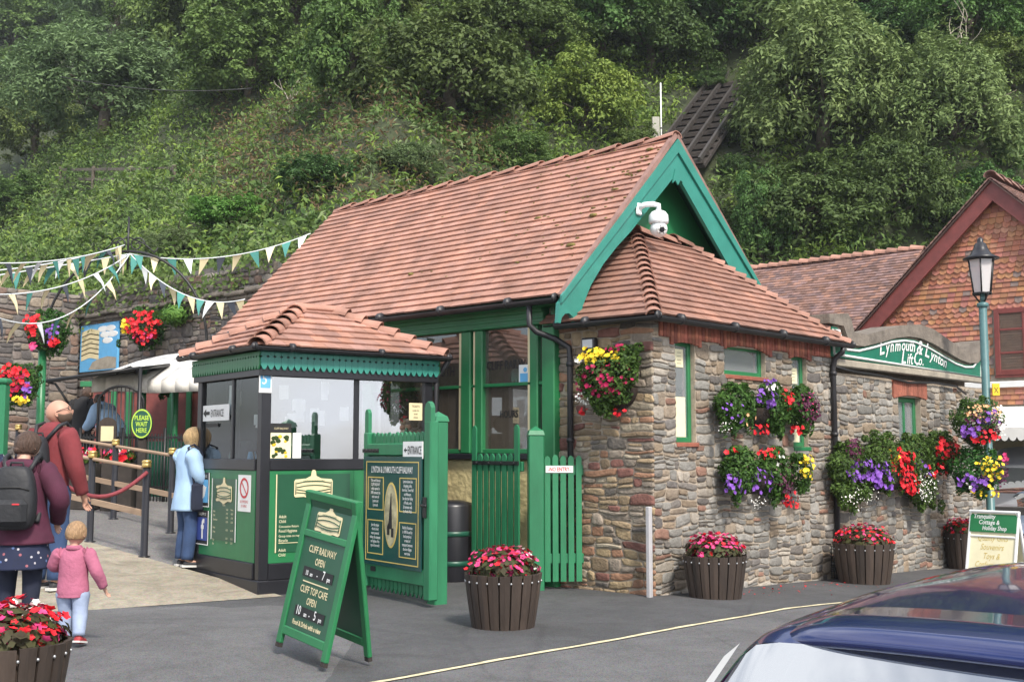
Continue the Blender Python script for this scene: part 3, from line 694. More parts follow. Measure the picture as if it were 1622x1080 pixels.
mb.bbox((FX - .0, yat(861), zt - .02), (.07, yat(500), zt + .02), .006); mb.bbox((FX - .0, yat(861), 1.476), (.07, yat(500), 1.53), .006); mb.build('transom', 'green_paint', st)
mb = MB(); mb.add([(FX + .045, yat(862), 1.5), (FX + .045, 7.4, 1.5), (FX + .045, 7.4, 2.95), (FX + .045, yat(862), 2.95)], [(0, 3, 2, 1)]); pn = mb.build('pane', 'facade_glass', st)
UY = (0, -1, 0)
gx = FX + .040
for s, px, py, sz, m in (('CLIFF RAILWAY', 808, 584, .15, 'black_ink'), ('LYNMOUTH', 690, 597, .17, 'black_ink'), ('HOURS', 806, 661, .12, 'black_ink')):
    p = pX(px, py, gx); text(st, 'window_lettering', [L(s, 0, 0, sz, .72, 0, .002)], m, p, UY, (0, 0, 1))
mb = MB(); p = pX(831, 595, gx - .003); mb.add([p + Vector(q) for q in ((0, .09, -.09), (0, -.09, -.09), (0, -.09, .13), (0, .09, .13))], [(0, 1, 2, 3)]); nt = mb.build('notice', 'white_paint', st)
mb = MB(); mb.add([p + Vector(q) for q in ((-.002, .07, -.07), (-.002, -.07, -.07), (-.002, -.07, .03), (-.002, .07, .03))], [(0, 1, 2, 3)]); mb.sphere(p + Vector((-.002, -.01, .07)), .03, 8, 5, 0, sc3=(.05, 1, 1)); mb.build('picture', 'sky_blue', nt)
# gutter and swan-neck pipe
mb = MB(); gutter(mb, (EX - .06, YE, EZ - .03), (EX - .06, YB + .08, EZ - .03), .06); mb.build('gutter', 'gutter_black', st)
mb = MB(); a = Vector((EX - .05, 1.42, EZ - .08))
mb.tube([a, a + Vector((0, 0, -.22)), a + Vector((.05, -.06, -.30)), Vector((-.12, 1.22, 2.76)), Vector((-.06, 1.08, 2.66)), Vector((-.06, 1.07, 2.5)), Vector((-.06, 1.07, .25))], .034, 10)
for z in (2.45, 1.6, .8): mb.tube([(-.06, 1.07, z), (-.06, 1.07, z + .05)], .043, 10)
mb.build('downpipe', 'gutter_black', st)
# bargeboards: an outer moulded board and the curved-footed main board
def gp(px, py, y=YB): p = pY(px, py, y); return (p.x, p.z)
mb = MB()
left = [gp(1072, 229), gp(886, 480), gp(884, 511), gp(888, 512), gp(890, 503), gp(895, 497), gp(901, 496), gp(907, 501), gp(910, 511), gp(917, 512), gp(923, 485), gp(936, 452), gp(956, 418), gp(978, 390), gp(1000, 366), gp(1072, 275)]
mb.prism(left, (0, YB, 0), (1, 0, 0), (0, 0, 1), (0, .05, 0)); mb.build('bargeboard', 'skylit_teal', st)
mb = MB(); mb.prism([gp(1072, 275), gp(1081, 291), gp(1172, 452), gp(1206, 470), gp(1204, 455), gp(1072, 229)], (0, YB + .001, 0), (1, 0, 0), (0, 0, 1), (0, .048, 0)); mb.build('bargeboard', 'skylit_teal', st)
mb = MB(); mb.prism([gp(1072, 221), gp(887, 468), gp(887, 480), gp(1072, 242)], (0, YB - .03, 0), (1, 0, 0), (0, 0, 1), (0, .029, 0)); mb.prism([gp(1072, 242), gp(1200, 455), gp(1206, 457), gp(1072, 221)], (0, YB - .029, 0), (1, 0, 0), (0, 0, 1), (0, .027, 0)); mb.build('moulding', 'skylit_teal', st)
mb = MB(); mb.prism([gp(1064, 290), gp(1068, 268), gp(1076, 268), gp(1080, 290), gp(1076, 286), gp(1072, 294), gp(1068, 286)], (0, YB - .02, 0), (1, 0, 0), (0, 0, 1), (0, .018, 0)); mb.build('pendant', 'skylit_teal', st)

# dome camera on a bracket at the left bargeboard
c0 = pY(1012, 331, YB - .02); c1 = pY(1030, 352, YB - .02)
cc = thing('security_camera', 'white dome security camera on a bracket fixed to the teal bargeboard', 'camera', (c0.x, YB, c0.z))
k = 1.0
mb = MB(); mb.bbox((-.05, -.035, -.075), (.05, -.001, .075), .012); mb.tube([(0, -.02, .01), (.03, -.08, .045), (.10, -.15, .055), (.15, -.20, .04), (.15, -.20, -.02)], .034, 12); mb.build('bracket', 'camera_white', cc)
M = Matrix.Translation((.15, -.20, 0))
mb = MB(); mb.lathe([(.04, -.02), (.085, -.04), (.115, -.08), (.12, -.15), (.115, -.18), (.10, -.185)], 20, M=M); mb.build('hood', 'camera_white', cc)
mb = MB(); mb.sphere((.15, -.20, -.245), .105, 20, 14); hd = mb.build('head', 'camera_white', cc)
dirc = Vector((-.55, -.80, -.25)).normalized(); qm = Matrix.Translation(Vector((.15, -.20, -.245)) + dirc * .098) @ dirc.to_track_quat('Z', 'Y').to_matrix().to_4x4()
mb = MB(); mb.lathe([(.062, -.03), (.062, .008), (.05, .014)], 20, M=qm); mb.build('lens_ring', 'white_paint', hd)
mb = MB(); mb.lathe([(.034, .010), (.034, .022), (.024, .024)], 16, M=qm); 
for i in range(6):
    an = i * math.pi / 3; mb.lathe([(.007, .01), (.007, .0165)], 8, M=qm @ Matrix.Translation((.047 * math.cos(an), .047 * math.sin(an), 0)))
mb.build('lens', 'black_paint', hd)
# ------------------------------------------------------------------ ticket kiosk
KA = R(-10.5); KO = Vector((-2.77, 3.05, 0))
kk = thing('ticket_kiosk', 'small black and green ticket kiosk with pyramid tile roof and big windows beside the ramp', 'kiosk', KO, KA)
KX, KY = 2.12, 1.70; SZ0, SZ1 = 1.30, 1.42; WTOP = 2.40
mb = MB()
for lo, hi in (((-.03, -.03, -.2), (KX + .03, KY + .03, .16)),): mb.bbox(lo, hi, .012)
mb.build('plinth', 'black_paint', kk)
mb = MB(); mb.box((.04, .04, .16), (KX - .04, .06, SZ0)); mb.box((.04, .06, .16), (.06, KY - .04, SZ0)); mb.box((KX - .06, .06, .16), (KX - .04, KY - .04, SZ0)); mb.box((.06, KY - .06, .16), (KX - .06, KY - .04, 2.4)); mb.box((.06, .06, 1.0), (KX - .06, KY - .06, 1.02)); mb.build('inner_wall', 'interior', kk)
# counter and things inside, seen dimly
mb = MB(); mb.box((.08, .1, 1.27), (.9, .55, 1.30)); mb.box((.08, .55, 1.27), (.5, KY - .1, 1.30)); mb.build('counter', 'interior_dark', kk)
mb = MB(); mb.bbox((.55, .75, 1.02), (.95, 1.15, 1.75), .1); mb.sphere((.75, .95, 1.88), .12, 12, 9); mb.bbox((.25, .9, 1.3), (.32, 1.35, 1.62), .02); mb.build('till', 'black_cloth', kk)
r = random.Random(8); mb = MB()
for i in range(16):
    x = r.uniform(.2, 1.8); z = r.uniform(1.6, 2.3); a = r.uniform(.08, .16); mb.box((x, KY - .07, z), (x + a, KY - .065, z + a * 1.3))
mb.build('posters', 'white_paint', kk)
mb = MB()
for i in range(13):
    x = .16 + .075 * (i % 5) + r.uniform(0, .5); z = r.uniform(1.75, 2.2); a = r.uniform(.07, .13); mb.box((x, .05, z), (x + a, .052, z + a * 1.35))
for i in range(6):
    y = r.uniform(.2, 1.7); z = r.uniform(1.75, 2.2); a = r.uniform(.08, .14); mb.box((.10, y, z), (.102, y + a, z + a * 1.3))
mb.build('papers', 'white_paint', kk)
mb = MB()
for i in range(9):
    y = .25 + i * .17; mb.lathe([(.035, 0), (.04, .10), (.03, .16), (.02, .2)], 10, i % 2, M=Matrix.Translation((.22 + .1 * (i % 3), y, 1.30)))
for i in range(5): mb.bbox((.2 + i * .14, .3, 1.30), (.3 + i * .14, .38, 1.42 + .05 * (i % 3)), .01, i % 2)
mb.build('souvenirs', ['dark_green', 'sky_blue'], kk)
mb = MB()   # frame
for (x0, x1) in ((-.02, .09), (1.10, 1.17), (KX - .10, KX + .02)): mb.bbox((x0, -.02 if x0 < 1 or x0 > 1.5 else 0, .16), (x1, .08, WTOP), .008)
for (y0, y1) in ((.081, .12), (.74, .80), (KY - .10, KY + .02)): mb.bbox((-.02 if y0 > 1 else -.005, y0, .16 if y0 != .74 else SZ1), (.08, y1, WTOP), .008)
mb.bbox((.09, -.025, SZ0), (KX - .1, .08, SZ1), .008); mb.bbox((-.025, .12, SZ0), (.08, KY - .1, SZ1), .008)
mb.bbox((.09, -.03, .16), (KX - .1, .06, .33), .008); mb.bbox((-.03, .12, .16), (.06, KY - .1, .33), .008)
mb.box((KX - .02, .1, .16), (KX, KY, SZ1)); mb.bbox((KX - .08, .9, SZ1), (KX + .01, 1.0, WTOP), .008); mb.bbox((KX - .08, KY - .1, .16), (KX + .01, KY, WTOP), .008); mb.bbox((-.02, -.021, WTOP), (KX + .02, .08, 2.54), .004); mb.bbox((-.021, .08, WTOP), (.08, KY + .02, 2.54), .004); mb.box((KX - .08, .08, WTOP), (KX + .02, KY, 2.54)); mb.box((.08, KY - .08, 1.3), (KX - .08, KY, 2.54))
mb.build('frame', 'black_paint', kk)
mb = MB(); mb.bbox((.085, -.012, .33), (1.10, .04, SZ0 - .002), .004); mb.bbox((1.10, -.011, .33), (KX - .1, .04, SZ0 - .002), .004); mb.build('panel', 'green_paint', kk)
mb = MB(); mb.bbox((-.012, .12, .33), (.04, KY - .1, SZ0 - .002), .004); mb.build('panel', 'green_paint', kk)
mb = MB()
mb.build
for (x0, x1) in ((.09, 1.10), (1.17, KX - .10)):
    mb = MB(); mb.add([(x0, .012, SZ1), (x1, .012, SZ1), (x1, .012, WTOP), (x0, .012, WTOP)], [(0, 1, 2, 3)]); mb.build('window_pane', 'kiosk_glass', kk)
for (y0, y1) in ((.12, .74), (.80, KY - .10)):
    mb = MB(); mb.add([(.012, y0, SZ1), (.012, y1, SZ1), (.012, y1, WTOP), (.012, y0, WTOP)], [(0, 3, 2, 1)]); mb.build('window_pane', 'kiosk_side_glass', kk)
# pointed and pierced valance
def valance(name, O, U, n, wv, m, h=.19, N=Vector((0, -1, 0))):
    mb = MB(); O = Vector(O); U = Vector(U)
    for i in range(n):
        a = i * wv + .001; b = (i + 1) * wv - .001; c = wv * .27
        poly = [(a, 0), (b, 0), (b, -h * .22), (b - c, -h * .29), (b, -h * .36), (b, -h * .76), (b - c * 1.2, -h), (a + c * 1.2, -h), (a, -h * .76), (a, -h * .36), (a + c, -h * .29), (a, -h * .22)]
        mb.prism(poly, O, U, (0, 0, 1), -N.normalized() * .018)
    return mb.build(name, m, kk)
valance('valance', (-.07, -.085, 2.555), (1, 0, 0), 29, (KX + .13) / 29, 'skylit_teal')  # front boards use the sky-tinted copy, the side boards plain green
valance('valance', (-.085, KY + .06, 2.555), (0, -1, 0), 27, (KY + .13) / 27, 'green_paint', N=Vector((-1, 0, 0)))
valance('valance', (KX + .085, -.07, 2.555), (0, 1, 0), 27, (KY + .13) / 27, 'green_paint', N=Vector((1, 0, 0)))
mb = MB(); mb.bbox((-.06, -.064, 2.30), (KX + .06, -.04, 2.555), .003); mb.bbox((-.064, -.039, 2.30), (-.04, KY + .05, 2.555), .003); mb.build('fascia', 'black_paint', kk)
# roof
ov = .155; ez = 2.60; x0, x1, y0, y1 = -ov, KX + .10, -ov, KY + ov; pz = 3.17; cy = KY / 2; ra, rb = KX / 2 - .20, KX / 2 + .20
mb = MB()
def slope(O, U, run, width, a, b):
    V = Vector((run[0], run[1], pz - ez)); ln = V.length; tiles(mb, O, U, V, ln, lambda v: (a * v / ln, width - b * v / ln), ln / 7.0, .165, int(a * 100), tone=(.8, 1.15), th=.018, lift=.034)
slope((x0, y0, ez), (1, 0, 0), (0, cy - y0), x1 - x0, ra - x0, x1 - rb); slope((x0, y1, ez), (0, -1, 0), (ra - x0, 0), y1 - y0, y1 - cy, cy - y0)
slope((x1, y0, ez), (0, 1, 0), (rb - x1, 0), y1 - y0, cy - y0, y1 - cy); slope((x1, y1, ez), (-1, 0, 0), (0, cy - y1), x1 - x0, x1 - rb, ra - x0)
rf = mb.build('roof', 'tile', kk)
mb = MB(); A, B = Vector((ra, cy, pz)), Vector((rb, cy, pz))
for i, (P, Q) in enumerate((((x0, y0, ez), A), ((x0, y1, ez), A), ((x1, y0, ez), B), ((x1, y1, ez), B))): bonnets(mb, P, Q, 7, .100, i + 40, tone=(.9, 1.08), squash=.7, lift=.0)
mb.build('hip_tiles', 'tile', rf)
mb = MB(); mb.lathe([(.001, 0), (.001, 0)], 3); mb = MB(); mb.bbox((ra - .16, cy - .11, pz - .06), (rb + .14, cy + .11, pz + .055), .05); mb.build('ridge_tile', 'tile', rf)
mb = MB(); mb.add([(x0 + .03, y0 + .03, ez - .025), (x1 - .03, y0 + .03, ez - .025), (x1 - .03, y1 - .03, ez - .025), (x0 + .03, y1 - .03, ez - .025), (ra, cy, pz - .04), (rb, cy, pz - .04)], [(0, 1, 5, 4), (1, 2, 5), (2, 3, 4, 5), (3, 0, 4), (3, 2, 1, 0)]); mb.build('underlay', 'black_paint', rf)
mb = MB(); g = ov + .035
gutter(mb, (-g, -g, ez - .005), (KX + .14, -g, ez - .005), .042); gutter(mb, (-g, KY + g, ez - .005), (-g, -g, ez - .005), .042); gutter(mb, (KX + .14, -g, ez - .005), (KX + .14, KY + g, ez - .005), .042); mb.build('gutter', 'gutter_black', kk)
mb = MB(); mb.tube([(KX + .14, -.16, 2.56), (KX + .13, -.05, 2.44), (KX + .06, -.03, 2.36), (KX + .06, -.03, 0)], .032, 10); mb.build('downpipe', 'gutter_black', kk)
# signs and notices on the kiosk
def sheet_part(parent, name, m, O, U, V, rects, off=.004, th=.003):
    U, V = Vector(U).normalized(), Vector(V).normalized(); N = U.cross(V); mb = MB()
    for (a, b, c, d) in rects: mb.prism([(a, b), (c, b), (c, d), (a, d)], Vector(O) + N * off, U, V, N * th)
    return mb.build(name, m, parent)
FRT = dict(O=Vector((0, -.012, 0)), U=(1, 0, 0), V=(0, 0, 1)); LFT = dict(O=Vector((-.012, KY, 0)), U=(0, -1, 0), V=(0, 0, 1))
def crest(parent, F, u, v, s, off=.012):
    # cream scroll-edged railway shield with a small finial
    U, V = Vector(F['U']), Vector(F['V']); N = U.cross(V); O = Vector(F['O']) + N * off; mb = MB()
    p = [(-.5, -.20), (-.47, -.23), (-.25, -.22), (0, -.30), (.25, -.22), (.47, -.23), (.5, -.20), (.5, .14), (.47, .18), (.2, .20), (.07, .26), (.055, .36), (.03, .40), (-.03, .40), (-.055, .36), (-.07, .26), (-.2, .20), (-.47, .18), (-.5, .14)]
    mb.prism([(u + a * s, v + b * s) for a, b in p], O, U, V, N * .003); c = mb.build('crest', 'cream', parent)
    mb = MB()
    for (b0, cv) in ((.09, .05), (-.05, -.05), (-.005, .05), (-.12, -.03)):
        pts = [O + U * (u + a * s) + V * (v + (b0 + cv * (1 - (a / .44) ** 2)) * s) + N * .005 for a in (-.44, -.22, 0, .22, .44)]; mb.tube(pts, s * .012, 4)
    for sx in (-1, 1): mb.tube([O + U * (u + sx * .46 * s) + V * (v - .16 * s) + N * .005, O + U * (u + sx * .46 * s) + V * (v + .12 * s) + N * .005], s * .012, 4)
    mb.build('linework', 'board_green', c); 
    text(c, 'lettering', [L('LYNTON & LYNMOUTH', u, v + .115 * s, .065 * s, .8), L('CLIFF RAILWAY', u, v - .185 * s, .085 * s, .8)], 'board_green', O + N * .006, U, V)
    return c
LFT = dict(O=Vector((-.012, KY + .235, 0)), U=(0, -1, 0), V=(0, 0, 1))
# left face: fares board, social media plates, no smoking sign
bd = sheet_part(kk, 'fares_board', 'board_green', **LFT, rects=[(.70, .52, 1.36, 1.20)]); crest(bd, LFT, 1.04, 1.045, .42)
rows = [L('Fares', 1.04, .90, .045)] + [L(s, .75, .825 - .045 * i, .032, .8, 0, 0, 'LEFT') for i, s in enumerate(('Adult', 'Child', 'Concession', '', 'Family', 'Group', '', 'Dog', 'Bike', '')) if s] 
rows += [L(a, 1.13 + .13 * j, .855 - .045 * i, .030, .8) for i, q in enumerate((('Single', 'Return'), ('£3.00', '£4.00'), ('£2.00', '£3.00'), ('£2.50', '£3.50'), ('', ''), ('£9.00', '£12.00'), ('', ''), ('£1.00', '£1.50'), ('£1.00', '£2.00'))) for j, a in enumerate(q) if a]
text(bd, 'lettering', rows, 'pale_cream', LFT['O'], LFT['U'], LFT['V'], .010)
sheet_part(bd, 'trim', 'white_paint', **LFT, rects=[(1.345, .52, 1.36, 1.20), (.70, .52, .71, 1.2)], off=.0075)
for z, m, ch in ((.93, 'sky_blue', 'bird'), (.50, 'deep_blue', 'f')):
    s = sheet_part(kk, 'social_plate', 'black_ink', **LFT, rects=[(.27, z - .06, .62, z + .33)]); sheet_part(s, 'badge', m, **LFT, rects=[(.29, z - .01, .58, z + .25)], off=.0075); sheet_part(s, 'trim', 'white_paint', **LFT, rects=[(.605, z - .06, .62, z + .33), (.27, z - .06, .605, z - .05)], off=.0075)
    if ch == 'f': text(s, 'lettering', [L('f', .46, z + .02, .30, .9, 0, .01)], 'white_paint', LFT['O'], LFT['U'], LFT['V'], .013)
    else:
        mb = MB(); O = LFT['O'] + Vector((-.013, 0, 0)); 
        mb.prism([(.36, .04), (.43, .02), (.50, .06), (.53, .13), (.55, .17), (.51, .17), (.47, .19), (.44, .15), (.38, .18), (.37, .12), (.36, .09)], O + Vector((0, 0, z)), (0, -1, 0), (0, 0, 1), (-.002, 0, 0)); mb.build('bird', 'white_paint', s)
    text(s, 'caption', [L('FOLLOW US', .445, z + .275, .045, .85)], 'white_paint', LFT['O'], LFT['U'], LFT['V'], .010)
ns = sheet_part(kk, 'no_smoking_sign', 'white_paint', **LFT, rects=[(1.40, .93, 1.72, 1.22)] and [(1.40, .86, 1.72, 1.25)])
mb = MB(); O = LFT['O'] + Vector((-.010, -1.56, 1.11)); n = 28
for i in range(n):
    a, b = 2 * math.pi * i / n, 2 * math.pi * (i + 1) / n
    mb.add([O + Vector((0, -math.cos(q) * rr, math.sin(q) * rr)) for q, rr in ((a, .11), (b, .11), (b, .085), (a, .085))], [(0, 1, 2, 3)])
mb.prism([(-.07, .06), (-.06, .07), (.07, -.06), (.06, -.07)], O, (0, -1, 0), (0, 0, 1), (-.001, 0, 0)); mb.build('symbol', 'red_ink', ns)
text(ns, 'lettering', [L('NO SMOKING', 1.56, .95, .045, .7), L('OR VAPING', 1.56, .905, .04, .7)], 'red_ink', LFT['O'], LFT['U'], LFT['V'], .010)
# right face: places board
pb = sheet_part(kk, 'price_board', 'board_green', **FRT, rects=[(.16, .44, 1.05, 1.26)]); sheet_part(pb, 'trim', 'cream', **FRT, rects=[(.16, .44, .172, 1.26)], off=.0075)
crest(pb, FRT, .60, 1.12, .46); text(pb, 'lettering', [L('Places', .60, .90, .075)] + [L(s, .20, .80 - .05 * i, z, .85, 0, 0, 'LEFT') for i, (s, z) in enumerate((('Adult', .045), ('Child', .045), ('Concession Return', .035), ('Food Hygiene', .045), ('Group rates on request', .035), ('Bicycle', .045), ('', .04), ('Adult', .045), ('Child', .045)))], 'pale_cream', FRT['O'], FRT['U'], FRT['V'], .010)
sheet_part(pb, 'rule', 'cream', **FRT, rects=[(.20, .535, .95, .541)], off=.0075)
# stickers on the glass
es = sheet_part(kk, 'arrow_sign', 'white_paint', (-.012, KY + .12, 0), (0, -1, 0), (0, 0, 1), [(.20, 1.85, .96, 2.03)], off=-.015)
mb = MB(); O = Vector((-.003, KY + .12, 1.94)); mb.prism([(.24, 0), (.32, .045), (.32, .018), (.42, .018), (.42, -.018), (.32, -.018), (.32, -.045)], O, (0, -1, 0), (0, 0, 1), (-.003, 0, 0)); mb.build('arrow', 'black_ink', es)
text(es, 'lettering', [L('ENTRANCE', .46, 1.895, .12, .58, 0, 0, 'LEFT')], 'black_ink', (-.0045, KY + .12, 0), (0, -1, 0), (0, 0, 1))
sheet_part(kk, 'sticker', 'black_ink', (-.012, KY, 0), (0, -1, 0), (0, 0, 1), [(.20, 1.78, .55, 1.82)], off=-.012)
pl = sheet_part(kk, 'scheme_plate', 'white_paint', (0, -.02, 0), (1, 0, 0), (0, 0, 1), [(-.06, 2.12, .085, 2.42)], off=.003); sheet_part(pl, 'picture', 'sky_blue', (0, -.02, 0), (1, 0, 0), (0, 0, 1), [(-.045, 2.17, .07, 2.39)], off=.0065); text(pl, 'lettering', [L('5', .0, 2.21, .17, .8), L('RATED', .012, 2.135, .03, .8)], 'white_paint', (0, -.02, 0), (1, 0, 0), (0, 0, 1), .011)
for a, b, c, d, m in ((.10, 1.43, .34, 1.80, 'pale_cream'), (.10, 1.70, .34, 1.80, 'black_ink'), (.36, 1.43, .46, 1.70, 'white_paint'), (1.83, 1.86, 2.01, 2.06, 'cream')):
    nt = sheet_part(kk, 'notice', m, (0, .012, 0), (1, 0, 0), (0, 0, 1), [(a, b, c, d)], off=.002 if m != 'black_ink' else .004, th=.001)
    if m == 'pale_cream':
        r = random.Random(4); mb = MB()
        for i in range(22): x, z = r.uniform(.12, .31), r.uniform(1.45, 1.66); mb.sphere((x, .006, z), r.uniform(.015, .035), 7, 4, r.choice((0, 0, 1)), sc3=(1, .05, .8))
        mb.build('picture', ['leaf_dark', 'yellow'], nt)
    if m == 'cream': text(nt, 'lettering', [L('TICKETS', 1.92, 2.01, .035), L('inside the', 1.92, 1.965, .03), L('kiosk', 1.92, 1.925, .03), L('please', 1.92, 1.885, .03)], 'black_ink', (0, .009, 0), (1, 0, 0), (0, 0, 1), .003)
    if m == 'black_ink': text(nt, 'lettering', [L('CLIFF RAILWAY', .22, 1.735, .03)], 'cream', (0, .007, 0), (1, 0, 0), (0, 0, 1), .004)

# ------------------------------------------------------------------ gates
def picket(mb, u0, u1, z0, z1, M, th=.02, c=(1, 1, 1), pt=None):
    wv = u1 - u0; h = wv * .55 if pt is None else pt
    prof = [(u0, z0), (u1, z0), (u1, z1 - h), (u0 + wv * .82, z1 - h * .35), (u0 + wv * .5, z1), (u0 + wv * .18, z1 - h * .35), (u0, z1 - h)]
    R3 = M.to_3x3(); mb.prism(prof, M @ Vector((0, -th, 0)), R3 @ Vector((1, 0, 0)), R3 @ Vector((0, 0, 1)), R3 @ Vector((0, th, 0)), 0, c)
def post(name, label, x, y, w, h, rz, capc='picket_paint', group=None, pointed=True):
    t = thing(name, label, 'gate post', (x, y, 0), rz, group); a = w / 2; mb = MB()
    mb.bbox((-a, -a, -.03), (a, a, h - .10), .012, 0, (.95, .95, .95)); mb.build('shaft', 'picket_paint', t)
    mb = MB(); 
    mb.add([(-a - .006, -a - .006, h - .0995), (a + .006, -a - .006, h - .0995), (a + .006, a + .006, h - .0995), (-a - .006, a + .006, h - .0995), (-a * .9, -a * .9, h - .05), (a * .9, -a * .9, h - .05), (a * .9, a * .9, h - .05), (-a * .9, a * .9, h - .05), (0, 0, h)], [(3, 2, 1, 0), (0, 1, 5, 4), (1, 2, 6, 5), (2, 3, 7, 6), (3, 0, 4, 7), (4, 5, 8), (5, 6, 8), (6, 7, 8), (7, 4, 8)]); mb.build('cap', 'picket_paint', t)
    return t
r = random.Random(21)
# entrance gate: stile nearest the camera on the right, folded back against the kiosk
gR = Vector((-2.20, 1.02)); gL = Vector((-1.925, 2.34)); ang = math.atan2(gR.y - gL.y, gR.x - gL.x); GWd = (gR - gL).length
eg = thing('entrance_gate', 'open green picket gate carrying the large railway information board', 'gate', (gL.x, gL.y, .0), ang)
I4 = Matrix.Identity(4)
mb = MB(); mb.bbox((0, -.05, .10), (.10, .04, 1.70), .012); picket(mb, .012, .088, 1.69, 1.95, Matrix.Translation((0, 0, 0)), .04); mb.build('stile', 'picket_paint', eg)
mb = MB(); mb.bbox((GWd - .12, -.055, .07), (GWd, .045, 1.80), .012, 0, (1.05, 1.05, 1.05)); picket(mb, GWd - .118, GWd - .002, 1.79, 1.99, I4, .05); mb.build('stile', 'picket_paint', eg)
n = 14; pw = (GWd - .22) / n; k = 0
for i in range(n):
    mb = MB(); t = r.uniform(.88, 1.08); picket(mb, .10 + i * pw + .006, .10 + (i + 1) * pw - .006, .12 + r.uniform(-.005, .005), 1.695 + r.uniform(-.006, .008), Matrix.Translation((0, .012, 0)), .02, (t, t, t)); 
    mb.prism([(.10 + i * pw + .008, .12), (.10 + (i + 1) * pw - .008, .12), (.10 + (i + .5) * pw, .07)], (0, .011, 0), (1, 0, 0), (0, 0, 1), (0, -.018, 0), 0, (t, t, t)); mb.build('picket', 'picket_paint', eg)
for z0, z1 in ((1.46, 1.585), (.20, .36)):
    mb = MB(); mb.bbox((.095, -.052, z0), (GWd - .121, -.009, z1), .01); mb.build('rail', 'picket_paint', eg)
mb = MB(); mb.bbox((.0, -.062, 1.49), (.34, -.053, 1.53), .003); 
for i in range(5): mb.sphere((.03 + i * .07, -.063, 1.51), .012, 6, 4)
mb.build('strap_hinge', 'black_iron', eg)
mb = MB(); mb.bbox((GWd - .11, -.075, .86), (GWd - .055, -.056, 1.06), .004); mb.tube([(GWd - .08, -.06, .98), (GWd - .08, -.11, .98), (GWd + .03, -.12, .98)], .012, 8); mb.build('latch', 'black_iron', eg)
mb = MB(); mb.bbox((.20, -.062, .27), (.30, -.053, .32), .003); mb.build('strap_hinge', 'black_iron', eg)
GF = dict(O=Vector((0, -.056, 0)), U=(1, 0, 0), V=(0, 0, 1))
ib = sheet_part(eg, 'information_board', 'board_blue_green', **GF, rects=[(.06, .34, GWd - .135, 1.45)], off=.002, th=.012)
BU0, BU1 = .06, GWd - .135; bw = BU1 - BU0; bc = (BU0 + BU1) / 2
def frame_rects(a, b, c, d, t): return [(a, b, c, b + t), (a, d - t, c, d), (a, b + t, a + t, d - t), (c - t, b + t, c, d - t)]
gl = []
for q in ((BU0 + .05, .38, BU1 - .05, 1.40), (BU0 + .09, .45, bc - .16, .80), (bc + .16, .45, BU1 - .09, .80), (BU0 + .09, .90, bc - .16, 1.24), (bc + .16, .90, BU1 - .09, 1.24)): gl += frame_rects(*q, .010)
sheet_part(ib, 'gold_border', 'gold', **GF, rects=gl, off=.0145, th=.002)
para = {(-1, 1): ['This world famous', 'CLIFF RAILWAY', 'which opened in', '1890 connects the', 'twin towns of', 'Lynton and', 'Lynmouth'], (1, 1): ['Lynton above has', 'shopping, cafes,', 'churches, Town Hall', 'and Museum.', 'See also the Valley', 'of Rocks, only', '20 minutes walk', 'by North Walk'], (-1, -1): ['Join this unique', 'ride of a kind', 'water powered', 'railway, the steepest', 'and highest of its', 'type in the world'], (1, -1): ['Built by Victorians', 'in 1890 & used by', 'local people as', 'a means of', 'transport between', 'the two villages', 'ever since']}
rows = [L('LYNTON & LYNMOUTH CLIFF RAILWAY', bc, 1.285, .092, .50, 0, .0015)]
for (sx, sy), ls in para.items():
    cu = bc + sx * (bw / 2 - .09 + .16) / 2; z = 1.19 if sy > 0 else .735
    for i, s in enumerate(ls): rows.append(L(s, cu, z - .042 * i, .042, .62, 0, .0006))
text(ib, 'lettering', rows, 'white_paint', GF['O'], GF['U'], GF['V'], .017)
mb = MB(); ov_ = [(bc + .135 * math.cos(a), .86 + .33 * math.sin(a)) for a in [2 * math.pi * i / 30 for i in range(30)]]; mb.prism(ov_, (0, -.072, 0), (1, 0, 0), (0, 0, 1), (0, -.003, 0)); oo = mb.build('oval_frame', 'gold', ib)
mb = MB(); mb.prism([(bc + .12 * math.cos(a), .86 + .31 * math.sin(a)) for a in [2 * math.pi * i / 30 for i in range(30)]], (0, -.0755, 0), (1, 0, 0), (0, 0, 1), (0, -.002, 0)); mb.build('old_photograph', 'sepia', oo)
mb = MB()
for pts in ([(-.05, .72), (.0, 1.08), (.012, 1.08), (.03, .72)], [(-.07, .66), (-.02, .66), (-.02, .74), (-.045, .78), (-.07, .74)], [(.01, .64), (.06, .64), (.06, .73), (.01, .73)]): mb.prism([(bc + a, b) for a, b in pts], (0, -.0776, 0), (1, 0, 0), (0, 0, 1), (0, -.001, 0))
mb.build('railway_view', 'black_cloth', oo)
sg = sheet_part(eg, 'entrance_sign', 'white_paint', **GF, rects=[(GWd - .50, 1.43, GWd - .125, 1.60)], off=.002, th=.008)
text(sg, 'lettering', [L('ENTRANCE', GWd - .405, 1.475, .115, .44, 0, .001, 'LEFT')], 'black_ink', GF['O'], GF['U'], GF['V'], .0125)
mb = MB(); mb.prism([(GWd - .48, 1.515), (GWd - .445, 1.54), (GWd - .445, 1.522), (GWd - .415, 1.522), (GWd - .415, 1.508), (GWd - .445, 1.508), (GWd - .445, 1.49)], GF['O'] + Vector((0, -.011, 0)), (1, 0, 0), (0, 0, 1), (0, -.001, 0)); mb.build('arrow', 'black_ink', sg)
post('gate_post', 'tall green square post behind the entrance gate with its information board', -1.955, 1.23, .15, 1.90, R(-10))
post('gate_post', 'green square post between the folded picket gate and the NO ENTRY panel', -.42, 1.27, .17, 1.78, R(-42))
